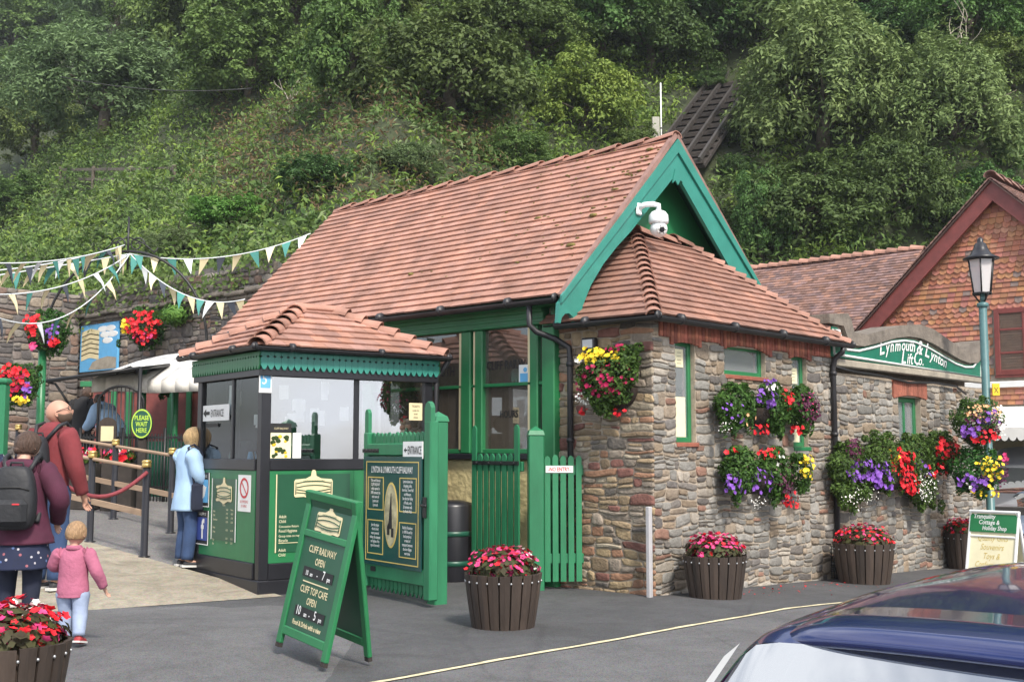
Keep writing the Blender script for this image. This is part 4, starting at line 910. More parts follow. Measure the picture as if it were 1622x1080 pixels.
# folded picket gate behind it
a0 = Vector((-.50, 1.40)); a1 = Vector((-.36, 2.28)); ang2 = math.atan2(a0.y - a1.y, a0.x - a1.x); gw2 = (a1 - a0).length
fg = thing('picket_gate', 'narrow green picket gate folded back edge-on with a black strap hinge, over a flower tub', 'gate', (a1.x, a1.y, 0), ang2)
for i in range(8):
    u = i * gw2 / 8; mb = MB(); t = r.uniform(.8, 1.05); tall = 1.80 if i in (0, 7) else 1.48; picket(mb, u, u + .075, .10, tall, I4, .022, (t, t, t)); mb.build('picket', 'picket_paint', fg)
for z in (1.28, .28):
    mb = MB(); mb.bbox((0, .001, z), (gw2, .04, z + .11), .008); mb.build('rail', 'picket_paint', fg)
for z in (1.35, .26):
    mb = MB(); mb.bbox((.02 if z > 1 else gw2 - .25, -.034, z), (gw2 - .02, -.0225, z + .045), .003)
    for i in range(4): mb.sphere(((.1 if z > 1 else gw2 - .22) + i * (gw2 - .2 if z > 1 else .15) / 3, -.036, z + .022), .013, 6, 4)
    mb.build('strap_hinge', 'black_iron', fg)
# NO ENTRY panel against the stone corner
b0 = Vector((-.36, 1.22)); b1 = Vector((-.035, .93)); ang3 = math.atan2(b1.y - b0.y, b1.x - b0.x); gw3 = (b1 - b0).length
ne = thing('picket_fence', 'green picket panel with a NO ENTRY sign between gate post and stone wall', 'fence', (b0.x, b0.y, 0), ang3)
for i in range(5):
    u = .02 + i * gw3 / 5; mb = MB(); t = r.uniform(.9, 1.08); picket(mb, u, u + .062, .09, 1.46 + r.uniform(-.01, .01), I4, .022, (t, t, t)); mb.build('picket', 'picket_paint', ne)
for z in (1.24, .28):
    mb = MB(); mb.bbox((-.03, .001, z), (gw3 + .02, .04, z + .11), .008); mb.build('rail', 'picket_paint', ne)
sg = sheet_part(ne, 'no_entry_sign', 'white_paint', (0, -.023, 0), (1, 0, 0), (0, 0, 1), [(.03, 1.27, .335, 1.345)], off=.001, th=.006); text(sg, 'lettering', [L('-NO ENTRY-', .182, 1.287, .062, .72, 0, .001)], 'red_ink', (0, -.023, 0), (1, 0, 0), (0, 0, 1), .0095)
# litter bin
bn = thing('litter_bin', 'round black litter bin with two green bands below the station window', 'bin', (-.36, 2.62, 0))
mb = MB(); mb.lathe([(.235, -.02), (.25, .02), (.25, .86), (.23, .90), (.12, .93), (.02, .935)], 28); mb.build('body', 'black_paint', bn)
for z in (.18, .52):
    mb = MB(); mb.lathe([(.251, z), (.262, z + .008), (.262, z + .052), (.251, z + .06)], 28); mb.build('band', 'dark_green', bn)

# ------------------------------------------------------------------ boards on the forecourt
def a_board(name, label, P0, yaw, wd, ht, spread, fr, m_frame, m_panel, open_=True):
    t = thing(name, label, 'sign board', P0, yaw); tilt = math.atan2(spread / 2, ht); H = math.hypot(ht, spread / 2); leaves = []
    for s in (1, -1):
        # leaf frame: U across, V up the slope, N outwards; s=1 faces -y
        U = Vector((s, 0, 0)); V = Vector((0, s * math.sin(tilt), math.cos(tilt))); N = U.cross(V); O = Vector((-s * wd / 2, -s * spread / 2, 0))
        M = Matrix(((U.x, N.x, V.x, O.x), (U.y, N.y, V.y, O.y), (U.z, N.z, V.z, O.z), (0, 0, 0, 1)))
        mb = MB()
        for lo, hi in (((0, -.035, .03), (fr, 0, H)), ((wd - fr, -.035, .03), (wd, 0, H)), ((fr, -.0345, H - fr), (wd - fr, -.0005, H)), ((fr, -.0345, .10), (wd - fr, -.0005, .10 + fr)), ((fr, -.0345, H - .33), (wd - fr, -.0005, H - .33 + fr * .8))):
            if s == -1 and lo[2] == H - .33: continue
            mb.bbox(lo, hi, .006, 0, (1, 1, 1), M)
        f = mb.build('frame', m_frame, t)
        mb = MB(); mb.box((fr * .8, -.026, .12), (wd - fr * .8, -.014, H - fr * .8), M=M); pnl = mb.build('panel', m_panel, f)
        
        for fa in (.005, wd - fr + .005): mb = MB(); mb.box((fa, -.033, 0), (fa + fr - .01, -.002, .03), M=M); mb.build('foot', 'timber_dark', f)
        leaves.append((f, O - N * .014, U, V, N, H))
    return t, leaves
A0 = pD(437, 1022, 8.50); A1 = pD(510, 1057, 8.02)
yaw = math.atan2(A1.y - A0.y, A1.x - A0.x); ctr = (A0 + A1) / 2; sp = .40
wd = (A1 - A0).length * 1.07
ctr = ctr + Vector((-math.sin(yaw), math.cos(yaw), 0)) * (sp / 2)
ab, lv = a_board('sandwich_board', 'green wooden sandwich board with railway and cafe opening times beside the gate', (ctr.x, ctr.y, (A0.z + A1.z) / 2), yaw, wd, 1.125, sp, .062, 'green_paint', 'board_green')
ab.rotation_euler = (0, math.atan2(A0.z - A1.z, wd), yaw)
f, O, U, V, N, H = lv[0]
crest(f, dict(O=O, U=U, V=V), wd / 2, H - .20, .33, .003)
rows = [L('CLIFF RAILWAY', wd / 2, H - .43, .070, .74, 0, .001), L('OPEN', wd / 2, H - .51, .070, .72, 0, .001), L('CLIFF TOP CAFE', wd / 2, H - .715, .070, .72, 0, .001), L('OPEN', wd / 2, H - .79, .070, .72, 0, .001), L('Food & Drink with a view', wd / 2, H - .948, .048, .76, 0, .0015)]
text(f, 'lettering', rows, 'cream', O, U, V, .003)
mb = MB(); mb.prism([(wd * .25, H - .642), (wd * .75, H - .642), (wd * .75, H - .634), (wd * .25, H - .634)], O + N * .002, U, V, N * .002); mb.build('rule', 'cream', f)
for z, q in ((H - .605, (('10', .02, .05), ('am', .09, .04), ('-', .19, .06), ('7', .27, .09), ('pm', .345, .045))), (H - .885, (('10', .0, .09), ('am', .125, .045), ('-', .20, .06), ('5', .27, .09), ('pm', .345, .045)))):
    mb = MB(); mb.prism([(wd * .22, z), (wd * .80, z), (wd * .80, z + .07), (wd * .22, z + .07)], O + N * .002, U, V, N * .004); s = mb.build('time_plate', 'black_ink', f)
    text(s, 'lettering', [L(a, wd * .25 + b * .85 * wd / .65, z + .012, c, .72, 0, .001, 'LEFT') for a, b, c in q], 'white_paint', O, U, V, .008)
# cream board down the road
c0, c1 = pD(1527, 904, 14.2), pD(1604, 914, 13.75); c0.z = c1.z = 0
yaw2 = math.atan2(c1.y - c0.y, c1.x - c0.x); cm = (c0 + c1) / 2
ab2, lv = a_board('sandwich_board', 'cream sandwich board with green heading for a cottage and holiday shop', (cm.x - .22 * math.sin(yaw2), cm.y + .22 * math.cos(yaw2), ground_z(cm.x, cm.y) + .02), yaw2, .62, .92, .46, .03, 'white_paint', 'pale_cream')
f, O, U, V, N, H = lv[0]
mb = MB(); mb.prism([(.02, H - .27), (.60, H - .27), (.60, H - .01), (.02, H - .01)], O + N * .0145, U, V, N * .003); hd = mb.build('heading', 'green_paint', f)
text(hd, 'lettering', [L('Tranquility', .06, H - .105, .078, .8, .1, .001, 'LEFT'), L('Cottage &', .13, H - .175, .078, .8, .1, .001, 'LEFT'), L('Holiday Shop', .18, H - .245, .075, .75, .1, .001, 'LEFT')], 'white_paint', O, U, V, .0195)
text(f, 'lettering', [L('Quality Gifts', .31, H - .37, .105, .7, .3), L('Souvenirs', .31, H - .48, .105, .7, .3), L('Toys &', .31, H - .59, .105, .7, .3), L('Confectionery', .31, H - .69, .10, .68, .3)], 'gold', O, U, V, .003)
mb = MB(); mb.prism([(.10, H - .80), (.22, H - .74), (.22, H - .78), (.42, H - .78), (.42, H - .83), (.22, H - .83), (.22, H - .87)], O + N * .002, U, V, N * .002); mb.build('arrow', 'green_paint', f)
# ------------------------------------------------------------------ flowers: leaf and petal clouds with numpy
def frand(seed): return np.random.default_rng(seed)
def leaf_mesh(name, P, Nrm, size, m, parent=None, seed=0, tone=None, asp=.55, bend=.25, jit=.8, loc=None):
    # one folded leaf (two triangles pairs) at each point, turned roughly to Nrm
    g = frand(seed); n = len(P); N = Nrm + g.normal(0, jit, (n, 3)); N /= np.linalg.norm(N, axis=1, keepdims=True) + 1e-9
    a = np.cross(N, g.normal(0, 1, (n, 3))); a /= np.linalg.norm(a, axis=1, keepdims=True) + 1e-9; b = np.cross(N, a)
    s = size * g.uniform(.6, 1.35, (n, 1)); w_ = s * asp
    v = np.empty((n, 4, 3)); v[:, 0] = P - a * s; v[:, 1] = P + b * w_ + N * (s * bend); v[:, 2] = P + a * s; v[:, 3] = P - b * w_ + N * (s * bend)
    me = bpy.data.meshes.new(name); me.vertices.add(n * 4); me.vertices.foreach_set('co', v.reshape(-1)); me.loops.add(n * 4); me.polygons.add(n)
    me.loops.foreach_set('vertex_index', np.arange(n * 4, dtype=np.int32)); me.polygons.foreach_set('loop_start', np.arange(0, n * 4, 4, dtype=np.int32))
    me.update(calc_edges=True)
    t = g.uniform(0, 1, n) if tone is None else np.clip(tone + g.normal(0, .16, n), 0, 1)
    at = me.attributes.new('tone', 'FLOAT', 'FACE'); at.data.foreach_set('value', t.astype(np.float32))
    me.materials.append(MATS[m]); o = bpy.data.objects.new(name, me); col.objects.link(o)
    if parent is not None: o.parent = parent
    if loc is not None: o.location = loc
    return o
def flower_mesh(name, P, Nrm, size, m, parent, seed=0, k=5, cup=.35):
    # five-petalled open flowers
    g = frand(seed); n = len(P); N = Nrm + g.normal(0, .45, (n, 3)); N /= np.linalg.norm(N, axis=1, keepdims=True) + 1e-9
    a = np.cross(N, g.normal(0, 1, (n, 3))); a /= np.linalg.norm(a, axis=1, keepdims=True) + 1e-9; b = np.cross(N, a)
    s = size * g.uniform(.65, 1.25, (n, 1)); V = [P - N * s * .25]
    for i in range(2 * k):
        an = math.pi * i / k; rr = 1.0 if i % 2 == 0 else .72; zz = cup if i % 2 == 0 else cup * .45
        V.append(P + (a * math.cos(an) + b * math.sin(an)) * s * rr + N * s * zz * .5)
    v = np.stack(V, 1); q = 2 * k; me = bpy.data.meshes.new(name); nv = q + 1
    tri = np.array([[0, 1 + i, 1 + (i + 1) % q] for i in range(q)]); idx = (tri[None] + (np.arange(n) * nv)[:, None, None]).reshape(-1)
    me.vertices.add(n * nv); me.vertices.foreach_set('co', v.reshape(-1)); me.loops.add(len(idx)); me.polygons.add(len(idx) // 3)
    me.loops.foreach_set('vertex_index', idx.astype(np.int32)); me.polygons.foreach_set('loop_start', np.arange(0, len(idx), 3, dtype=np.int32)); me.update(calc_edges=True)
    me.materials.append(MATS[m]); o = bpy.data.objects.new(name, me); col.objects.link(o)
    if parent is not None: o.parent = parent
    return o
def blob(g, n, ctr, rad, shell=.55):
    # points through an ellipsoid, denser near its surface
    d = g.normal(0, 1, (n, 3)); d /= np.linalg.norm(d, axis=1, keepdims=True); rr = shell + (1 - shell) * g.uniform(0, 1, (n, 1)) ** .6; rr *= 1 + .10 * np.sin(d[:, :1] * 7 + d[:, 2:] * 5)
    return np.array(ctr) + d * rr * np.array(rad), d
PN = {'petal_red': 'red_blossom', 'petal_pink': 'pink_blossom', 'petal_crimson': 'crimson_blossom', 'petal_yellow': 'yellow_blossom', 'petal_purple': 'purple_blossom', 'petal_white': 'white_blossom', 'petal_plum': 'dark_blossom', 'petal_peach': 'peach_blossom'}
def basket(name, label, loc, rz, blobs, flowers, seed, cat='hanging basket', group=None, leaf='leaf_basket', pot=None, front=True):
    t = thing(name, label, cat, loc, rz, group); g = frand(seed); P = []; Q = []
    ext = [((c[0] + g.normal() * rad[0] * .5, c[1] - .04, c[2] - rad[2] * g.uniform(.7, 1.0)), (.035 + .04 * g.uniform(), .05, .06 + .08 * g.uniform()), 55) for (c, rad, n) in blobs for _ in range(4)] + [((c[0] + g.normal() * rad[0] * .5, c[1], c[2] + rad[2] * g.uniform(.7, .95)), (.05, .05, .05), 50) for (c, rad, n) in blobs for _ in range(4)]
    for (c, rad, n) in list(blobs) + ext: p, d = blob(g, int(n * 1.35), c, rad); P.append(p); Q.append(d)
    P = np.concatenate(P); Q = np.concatenate(Q); h = (P[:, 2] - P[:, 2].min()) / (np.ptp(P[:, 2]) + 1e-6)
    leaf_mesh('foliage', P, Q + np.array([0, -.3, .5]), .027, leaf, t, seed, None, .5)
    by = {}
    for (c, rad, n, m, size) in flowers:
        p, d = blob(g, int(n * 1.9), c, rad, .35); d = d * .5 + np.array([0, -1.0, .25]); by.setdefault(m, []).append((p, d, np.full((len(p), 1), size * .66)))
    for m, q in by.items():
        p = np.concatenate([a for a, _, _ in q]); d = np.concatenate([b for _, b, _ in q]); s = np.concatenate([c for _, _, c in q]); flower_mesh(PN[m], p, d, s, m, t, seed + 5)
    if pot: pot(t)
    return t
def wall_pot(w_, d_, h_, z):
    def f(t):
        mb = MB(); n = 14; vs = []; fs = []
        for k in range(6):
            s = math.cos(k / 5 * 1.3); zz = z - h_ * math.sin(k / 5 * 1.3)
            for i in range(n + 1): an = math.pi * i / n; vs.append((w_ * s * math.cos(an), -d_ * s * math.sin(an), zz))
        for k in range(5):
            for i in range(n): fs.append((k * (n + 1) + i, k * (n + 1) + i + 1, (k + 1) * (n + 1) + i + 1, (k + 1) * (n + 1) + i))
        mb.add(vs, fs, 0, (1, 1, 1), True); mb.build('pot', 'soil', t)
    return f
# basket on the left face of the annexe (faces -x): local -y is out of the wall
def bl(px, py, y0=0.0):
    return pX(px, py, -.16)
LW = R(-90)
c = bl(965, 600)
basket('hanging_basket', 'round basket of yellow and crimson flowers on the stone wall near the NO ENTRY panel', (-.02, c.y, c.z), LW, [((0, -.20, 0), (.36, .20, .34), 2600), ((.26, -.18, .16), (.16, .12, .16), 500)],
    [((-.10, -.30, .24), (.20, .10, .10), 34, 'petal_yellow', .048), ((.12, -.30, .22), (.14, .09, .07), 12, 'petal_yellow', .042), ((.05, -.30, -.02), (.36, .14, .20), 62, 'petal_crimson', .040), ((.16, -.24, .30), (.20, .08, .05), 10, 'petal_crimson', .038), ((-.22, -.28, -.20), (.14, .10, .08), 26, 'petal_white', .020), ((-.36, -.22, .22), (.03, .03, .03), 3, 'petal_white', .05), ((-.28, -.22, -.34), (.05, .05, .04), 3, 'petal_red', .045), ((.16, -.2, -.36), (.12, .05, .04), 3, 'petal_red', .04), ((-.30, -.25, -.08), (.09, .08, .14), 12, 'petal_crimson', .034)], 51, pot=wall_pot(.28, .26, .24, -.10))
# two troughs by the little high window (face -y)
def br(px, py, d=-.15): return pY(px, py, d)
c = br(1210, 645)
def MM(px, py): q = br(px, py); return (q.x - c.x, 0, q.z - c.z)
def at2(c, px, py, d, y=-.24): q = pY(px, py, -.2); return (q.x - c.x, y, q.z - c.z)
S = lambda px: px * 12.6 / 1826 * 1.25
def trough(label, cpx, blobs, flows, seed, cat='flower trough', leaf='leaf_basket', pot=(.5, .25, .2, -.05), name='flower_trough'):
    c = pY(cpx[0], cpx[1], -.2); base = Vector((c.x, -.02, c.z))
    B = [((at2(c, px, py, 0)[0], -.18, at2(c, px, py, 0)[2]), (rx, .17, rz_), n) for px, py, rx, rz_, n in blobs]
    Fl = [((at2(c, px, py, 0)[0], -.30, at2(c, px, py, 0)[2]), (rx, .09, rz_), n, m, s) for px, py, rx, rz_, n, m, s in flows]
    return basket(name, label, base, 0, B, Fl, seed, cat, pot=wall_pot(*pot), leaf=leaf)
trough('upper flower trough of purple, red and dark petunias below the little high annexe window', (1210, 640),
    [(1165, 643, .36, .25, 1700), (1225, 645, .32, .28, 1500), (1268, 645, .26, .27, 1000)],
    [(1200, 632, .30, .12, 22, 'petal_purple', .040), (1150, 650, .22, .16, 10, 'petal_purple', .034), (1205, 605, .10, .05, 6, 'petal_purple', .036), (1232, 632, .13, .13, 12, 'petal_red', .048), (1248, 680, .12, .06, 8, 'petal_red', .045), (1190, 680, .20, .07, 12, 'petal_red', .040), (1268, 645, .24, .20, 95, 'petal_plum', .036), (1268, 645, .22, .18, 24, 'petal_pink', .022), (1208, 614, .06, .03, 4, 'petal_white', .045), (1140, 675, .2, .1, 14, 'petal_white', .012), (1170, 665, .12, .08, 4, 'petal_peach', .05)], 61, pot=(.5, .26, .22, -.05))
trough('lower flower trough on the annexe wall with yellow flowers at its right end', (1205, 745),
    [(1172, 745, .32, .27, 1500), (1225, 750, .30, .30, 1400), (1266, 748, .12, .20, 380)],
    [(1150, 765, .20, .16, 16, 'petal_purple', .048), (1190, 760, .26, .14, 18, 'petal_purple', .044), (1265, 740, .12, .16, 30, 'petal_yellow', .040), (1230, 765, .18, .24, 60, 'petal_plum', .030), (1238, 790, .14, .10, 12, 'petal_red', .040), (1205, 718, .20, .08, 9, 'petal_red', .040), (1147, 715, .03, .03, 2, 'petal_red', .05), (1220, 728, .12, .08, 5, 'petal_white', .03), (1185, 795, .14, .08, 26, 'petal_white', .012), (1240, 800, .06, .04, 5, 'petal_red', .04)], 62, pot=(.46, .26, .24, -.04))
trough('long overflowing trough of purple and red flowers under the small window of the sign wall', (1415, 735),
    [(1345, 740, .50, .34, 2000), (1400, 730, .50, .40, 2200), (1450, 725, .60, .36, 2300), (1490, 715, .45, .32, 1300), (1460, 770, .40, .30, 1200), (1350, 775, .5, .2, 900)],
    [(1350, 745, .42, .16, 34, 'petal_purple', .065), (1385, 755, .28, .20, 30, 'petal_purple', .065), (1418, 735, .42, .22, 56, 'petal_red', .060), (1428, 765, .30, .16, 30, 'petal_red', .060), (1400, 725, .12, .12, 7, 'petal_yellow', .055), (1490, 712, .46, .20, 44, 'petal_red', .066), (1470, 745, .5, .12, 9, 'petal_red', .06), (1455, 770, .36, .24, 130, 'petal_white', .018), (1350, 790, .55, .16, 50, 'petal_white', .017), (1340, 712, .25, .16, 40, 'petal_plum', .035), (1450, 740, .12, .2, 9, 'petal_purple', .05)], 63, pot=(1.1, .3, .28, -.1))
# two balls on the lamp-post side of the sign wall
def ball(label, px, py, dpt, rad, flows, seed, name='hanging_basket', rz=CAMYAW, cat='hanging basket', group=None, leaf='leaf_basket'):
    c = pD(px, py, dpt); k = dpt / 1826
    Fl = [((fx * k, -rad * .75, -fy * k), (frx, rad * .35, frz), n, m, s) for fx, fy, frx, frz, n, m, s in flows]
    return basket(name, label, c, rz, [((0, 0, 0), (rad * 1.05, rad * .9, rad), int(5200 * rad))], Fl, seed, cat, group, pot=wall_pot(rad * .7, rad * .7, rad * .6, -rad * .3), leaf=leaf)
ball('upper ball basket of purple and pale flowers at the sign wall corner', 1547, 668, 17.0, .36, [(0, -15, .30, .14, 40, 'petal_peach', .03), (0, 0, .3, .2, 50, 'petal_plum', .028), (-22, 12, .2, .16, 14, 'petal_purple', .06), (10, -5, .2, .12, 7, 'petal_purple', .06), (2, 25, .26, .12, 16, 'petal_red', .055), (25, 0, .12, .25, 30, 'petal_white', .026)], 71)
ball('lower ball basket of yellow and purple flowers hanging beside the teal lamp post', 1545, 745, 17.0, .36, [(12, -5, .20, .20, 30, 'petal_yellow', .045), (-15, 18, .22, .12, 16, 'petal_purple', .06), (25, 5, .14, .2, 30, 'petal_plum', .03), (35, -18, .06, .08, 4, 'petal_pink', .06), (5, 32, .25, .1, 8, 'petal_yellow', .045), (-20, 22, .1, .06, 4, 'petal_white', .04)], 72)

# ------------------------------------------------------------------ barrel planters
def planter(label, P, rad, h, seed, mix, rz=0., cat='planter', nfl=620):
    t = thing('barrel_planter', label, cat, P, rz, None); r = random.Random(seed); n = 20; mb = MB()
    for i in range(n):
        a0, a1 = 2 * math.pi * i / n, 2 * math.pi * (i + 1) / n; gp_ = .022; tt = r.uniform(.75, 1.3); c = (tt, tt * .96, tt * .92)
        prof = [(.80, 0), (.87, h * .3), (.93, h * .6), (1.0, h + r.uniform(-.004, .004))]; vs = []
        for (s, z) in prof:
            for (a, q) in ((a0 + gp_, 1), ((a0 + a1) / 2, 1.012), (a1 - gp_, 1), (a1 - gp_, .93), (a0 + gp_, .93)): vs.append((rad * s * q * math.cos(a), rad * s * q * math.sin(a), z))
        fs = []
        for k in range(3):
            for j in range(5): fs.append((k * 5 + j, k * 5 + (j + 1) % 5, (k + 1) * 5 + (j + 1) % 5, (k + 1) * 5 + j))
        fs += [(4, 3, 2, 1, 0), (15, 16, 17, 18, 19)]; mb.add(vs, fs, 0, c)
    b = mb.build('barrel', 'barrel', t)
    mb = MB(); mb.lathe([(rad * .76, .02), (rad * .9, h - .04), (.01, h - .03)], 24); mb.build('soil', 'soil', t)
    mb = MB()
    for i in range(n): a = 2 * math.pi * i / n; mb.sphere((rad * .985 * math.cos(a), rad * .985 * math.sin(a), h * .86), .010, 6, 4)
    mb.build('stud', 'steel', b)
    g = frand(seed); m_ = 1500; p, d = blob(g, m_, (0, 0, h + .02), (rad * .92, rad * .92, .17), .3); p[:, 2] = np.maximum(p[:, 2], h - .03)
    leaf_mesh('foliage', p, d + np.array([0, 0, .8]), .034, 'begonia_leaf', t, seed, None, .75)
    tot = sum(q for _, q in mix)
    for m, q in mix:
        k = int(nfl * q / tot); p, d = blob(g, k, (0, 0, h + .05), (rad * .92, rad * .92, .19), .5); p[:, 2] = np.maximum(p[:, 2], h + .01)
        if m == 'petal_white': p[:, :2] = p[:, :2] * .5 + np.array([.08, -.12])
        flower_mesh(PN[m], p, d * .6 + np.array([0, 0, .7]), .026, m, t, seed + len(m), 5)
    return t
BEG = [('petal_red', 30), ('petal_pink', 55), ('petal_crimson', 20), ('petal_white', 14)]
def onground(px, py): p = pZ(px, py, 0); return p
p = pD(6, 1130, 6.6); planter('large planter of red and white begonias at the photo corner before the child', (p.x, p.y, gz(p.x, p.y)), .345, .44, 81, [('petal_red', 55), ('petal_pink', 30), ('petal_crimson', 20), ('petal_white', 18)], 1.)
for lab, (px, py), rr, hh, sd_, mix in (('barrel planter of pink begonias on the tarmac in front of the gates', (797, 992), .335, .46, 82, BEG), ('barrel planter of pink begonias under the narrow left annexe window', (1133, 944), .33, .44, 83, [('petal_pink', 70), ('petal_red', 30), ('petal_crimson', 20), ('petal_white', 12)])):
    p = onground(px, py); planter(lab, (p.x, p.y, ground_z(p.x, p.y)), rr, hh, sd_, mix, sd_)
p = pY(1369, 912, -.55); planter('barrel planter of red begonias beside the caged downpipe', (p.x, p.y, ground_z(p.x, p.y) + .0), .38, .50, 84, [('petal_red', 50), ('petal_pink', 40)], 3., nfl=520)
p = pY(1532, 880, -.30); planter('barrel planter behind the cream sandwich board, nearest the lamp post', (p.x, p.y, ground_z(p.x, p.y)), .34, .55, 85, [('petal_red', 40), ('petal_pink', 40)], 2., nfl=420)
# fallen petals below the baskets
g = frand(91); n = 90; x = g.uniform(.7, 4.6, n); y = -.15 - np.abs(g.normal(0, .38, n)); P = np.stack([x, y, -.036 * np.maximum(x, 0) + .012], 1)
o = leaf_mesh('fallen_petals', P, np.tile([0., 0., 3.], (n, 1)),   .014, 'petal_red', None, 3, None, .8); o['kind'] = 'stuff'
for (px, py) in ((1185, 937), (1236, 935), (1312, 941), (1150, 962)):
    pass
# ------------------------------------------------------------------ left: queue rails, terrace, walls, bunting
def cf(px, py, d, name=None, label=None, cat=None, z=None, group=None, rz=CAMYAW):
    # a thing standing at a pixel and distance, its local +y away from the camera
    p = pD(px, py, d); p.z = gz(p.x, p.y) if z is None else z; return thing(name, label, cat, p, rz, group)
PXM = lambda d: d / F
mat('stone_pier', (.2, .18, .16), .9)
# queue rails: two runs of bollard posts with timber handrails
def rail_run(x, ys, y_end0, y_end1, name, label):
    t = thing(name, label, 'railing', (x, ys[0], 0), 0)
    for y in ys:
        z = ramp_z(x, y); mb = MB(); M = Matrix.Translation((0, y - ys[0], z)); mb.lathe([(.075, 0), (.075, .012), (.043, .02), (.043, 1.08)], 14, M=M); p = mb.build('post', 'black_paint', t)
        mb = MB(); mb.lathe([(.052, 1.075), (.056, 1.09), (.056, 1.115), (.049, 1.125), (.058, 1.135), (.058, 1.15), (.042, 1.165)], 16, M=M); mb.build('cap', 'brass', p)
    for h, w_ in ((1.06, .024), (.52, .04)):
        pts = [(0, y - ys[0], ramp_z(x, y) + h) for y in fr(y_end0, y_end1, 10)]; mb = MB()
        if h > 1: mb.tube(pts, w_, 10)
        else:
            for a, b in zip(pts, pts[1:]): mb.add([(-.02, a[1], a[2] - .035), (.02, a[1], a[2] - .035), (.02, b[1], b[2] - .035), (-.02, b[1], b[2] - .035), (-.02, a[1], a[2] + .035), (.02, a[1], a[2] + .035), (.02, b[1], b[2] + .035), (-.02, b[1], b[2] + .035)], [(0, 3, 2, 1), (4, 5, 6, 7), (0, 1, 5, 4), (1, 2, 6, 5), (2, 3, 7, 6), (3, 0, 4, 7)])
        mb.build('handrail' if h > 1 else 'lower_rail', 'wood_rail', t)
    return t
rail_run(-2.60, [5.62, 6.94, 8.3, 9.7, 11.1], 5.62, 12.0, 'queue_railing', 'nearer queue railing with brass capped posts, the rope tied to its first post')
rail_run(-1.34, [7.1, 8.64, 10.2, 11.8, 13.4], 6.6, 13.8, 'queue_railing', 'farther queue railing of black posts and timber rails, before the flower beds')
a = Vector((-2.63, 5.55, ramp_z(-2.6, 5.6) + 1.02)); b = Vector((-3.75, 5.75, 1.22)); mb = MB(); pts = []
for i in range(15): k = i / 14; p = a.lerp(b, k); p.z -= .30 * math.sin(math.pi * k) * (1 - .25 * k); pts.append(p - a)
mb.tube(pts, .024, 8); o = mb.build('barrier_rope', 'rope', None, a); tag(o, 'sagging dark red barrier rope hung from the brass capped queue post', 'rope')
t = thing('rope_post', 'rope stand hidden behind the man in the maroon jumper', 'post', (b.x - .02, b.y, ramp_z(b.x, b.y)), 0)
mb = MB(); mb.lathe([(.15, 0), (.15, .02), (.03, .04), (.03, .95)], 14); mb.build('shaft', 'black_paint', t); mb = MB(); mb.lathe([(.04, .95), (.05, .98), (.03, 1.02)], 12); mb.build('cap', 'brass', t)
# oval PLEASE WAIT HERE sign on a post
t = cf(221, 790, 17.6, 'wait_sign', 'oval green PLEASE WAIT HERE sign with yellow rim on a dark post', 'sign'); k = PXM(17.6); zc = 1.5 + (715 - 671) * k - t.location.z
mb = MB(); mb.bbox((-.06, .02, 0), (.06, .12, zc - .2), .01); mb.build('post', 'timber_dark', t)
def oval(rx, rz_, y, th, n=32): mb = MB(); mb.prism([(rx * math.cos(2 * math.pi * i / n), zc + rz_ * math.sin(2 * math.pi * i / n)) for i in range(n)], (0, y, 0), (1, 0, 0), (0, 0, 1), (0, th, 0)); return mb
rx, rz_ = 16.5 * k, 23.5 * k
pt = oval(rx, rz_, -.01, .03).build('plate', 'dark_green', t)
mb = MB(); n = 32
for i in range(n):
    q = [2 * math.pi * i / n, 2 * math.pi * (i + 1) / n]; mb.add([(rx * s * math.cos(an), -.013, zc + rz_ * s * math.sin(an)) for an, s in ((q[0], .97), (q[1], .97), (q[1], .87), (q[0], .87))], [(0, 1, 2, 3)])
mat('lime', (.42, .62, .06), .5); mb.build('rim', 'lime', pt)
text(pt, 'lettering', [L('PLEASE', 0, zc + .055, .098, .72, 0, .002), L('WAIT', 0, zc - .04, .098, .72, 0, .002), L('HERE', 0, zc - .135, .098, .72, 0, .002)], 'lime', (0, -.013, 0), (1, 0, 0), (0, 0, 1))
# rear stone wall along x = 3 with its return, ledge and rough ivy top
WX, WY = 3.0, 18.4
wt = thing('retaining_wall', 'tall dark rubble retaining wall behind the terrace with a projecting ledge', 'wall', (WX, WY, 0))
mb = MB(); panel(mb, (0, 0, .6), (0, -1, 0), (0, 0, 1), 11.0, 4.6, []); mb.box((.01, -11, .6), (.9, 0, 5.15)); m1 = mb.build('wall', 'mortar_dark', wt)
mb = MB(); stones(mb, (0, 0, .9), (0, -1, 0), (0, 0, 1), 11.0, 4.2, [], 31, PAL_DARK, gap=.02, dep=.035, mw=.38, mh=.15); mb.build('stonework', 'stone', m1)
mb = MB()
for i in range(16): mb.bbox((-.18, -11 + i * .69, 4.55 + .02 * math.sin(i * 3)), (-.0, -11 + i * .69 + .68, 4.63 + .02 * math.sin(i * 3)), .02)
for i in range(16): mb.bbox((-.09, -11 + i * .69, 4.46), (.01, -11 + i * .69 + .68, 4.53), .02)
mb.build('ledge', 'coping', wt)
w2t = thing('retaining_wall', 'dark rubble wall at the photo\'s left edge, meeting the long retaining wall at a corner', 'wall', (-4.5, WY - .3, 0))
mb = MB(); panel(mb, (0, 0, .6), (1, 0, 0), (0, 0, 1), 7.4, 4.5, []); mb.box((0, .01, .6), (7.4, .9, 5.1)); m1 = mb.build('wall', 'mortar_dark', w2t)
mb = MB(); stones(mb, (0, 0, .9), (1, 0, 0), (0, 0, 1), 7.4, 4.2, [], 33, PAL_DARK, gap=.02, dep=.035, mw=.38, mh=.15); mb.build('stonework', 'stone', m1)
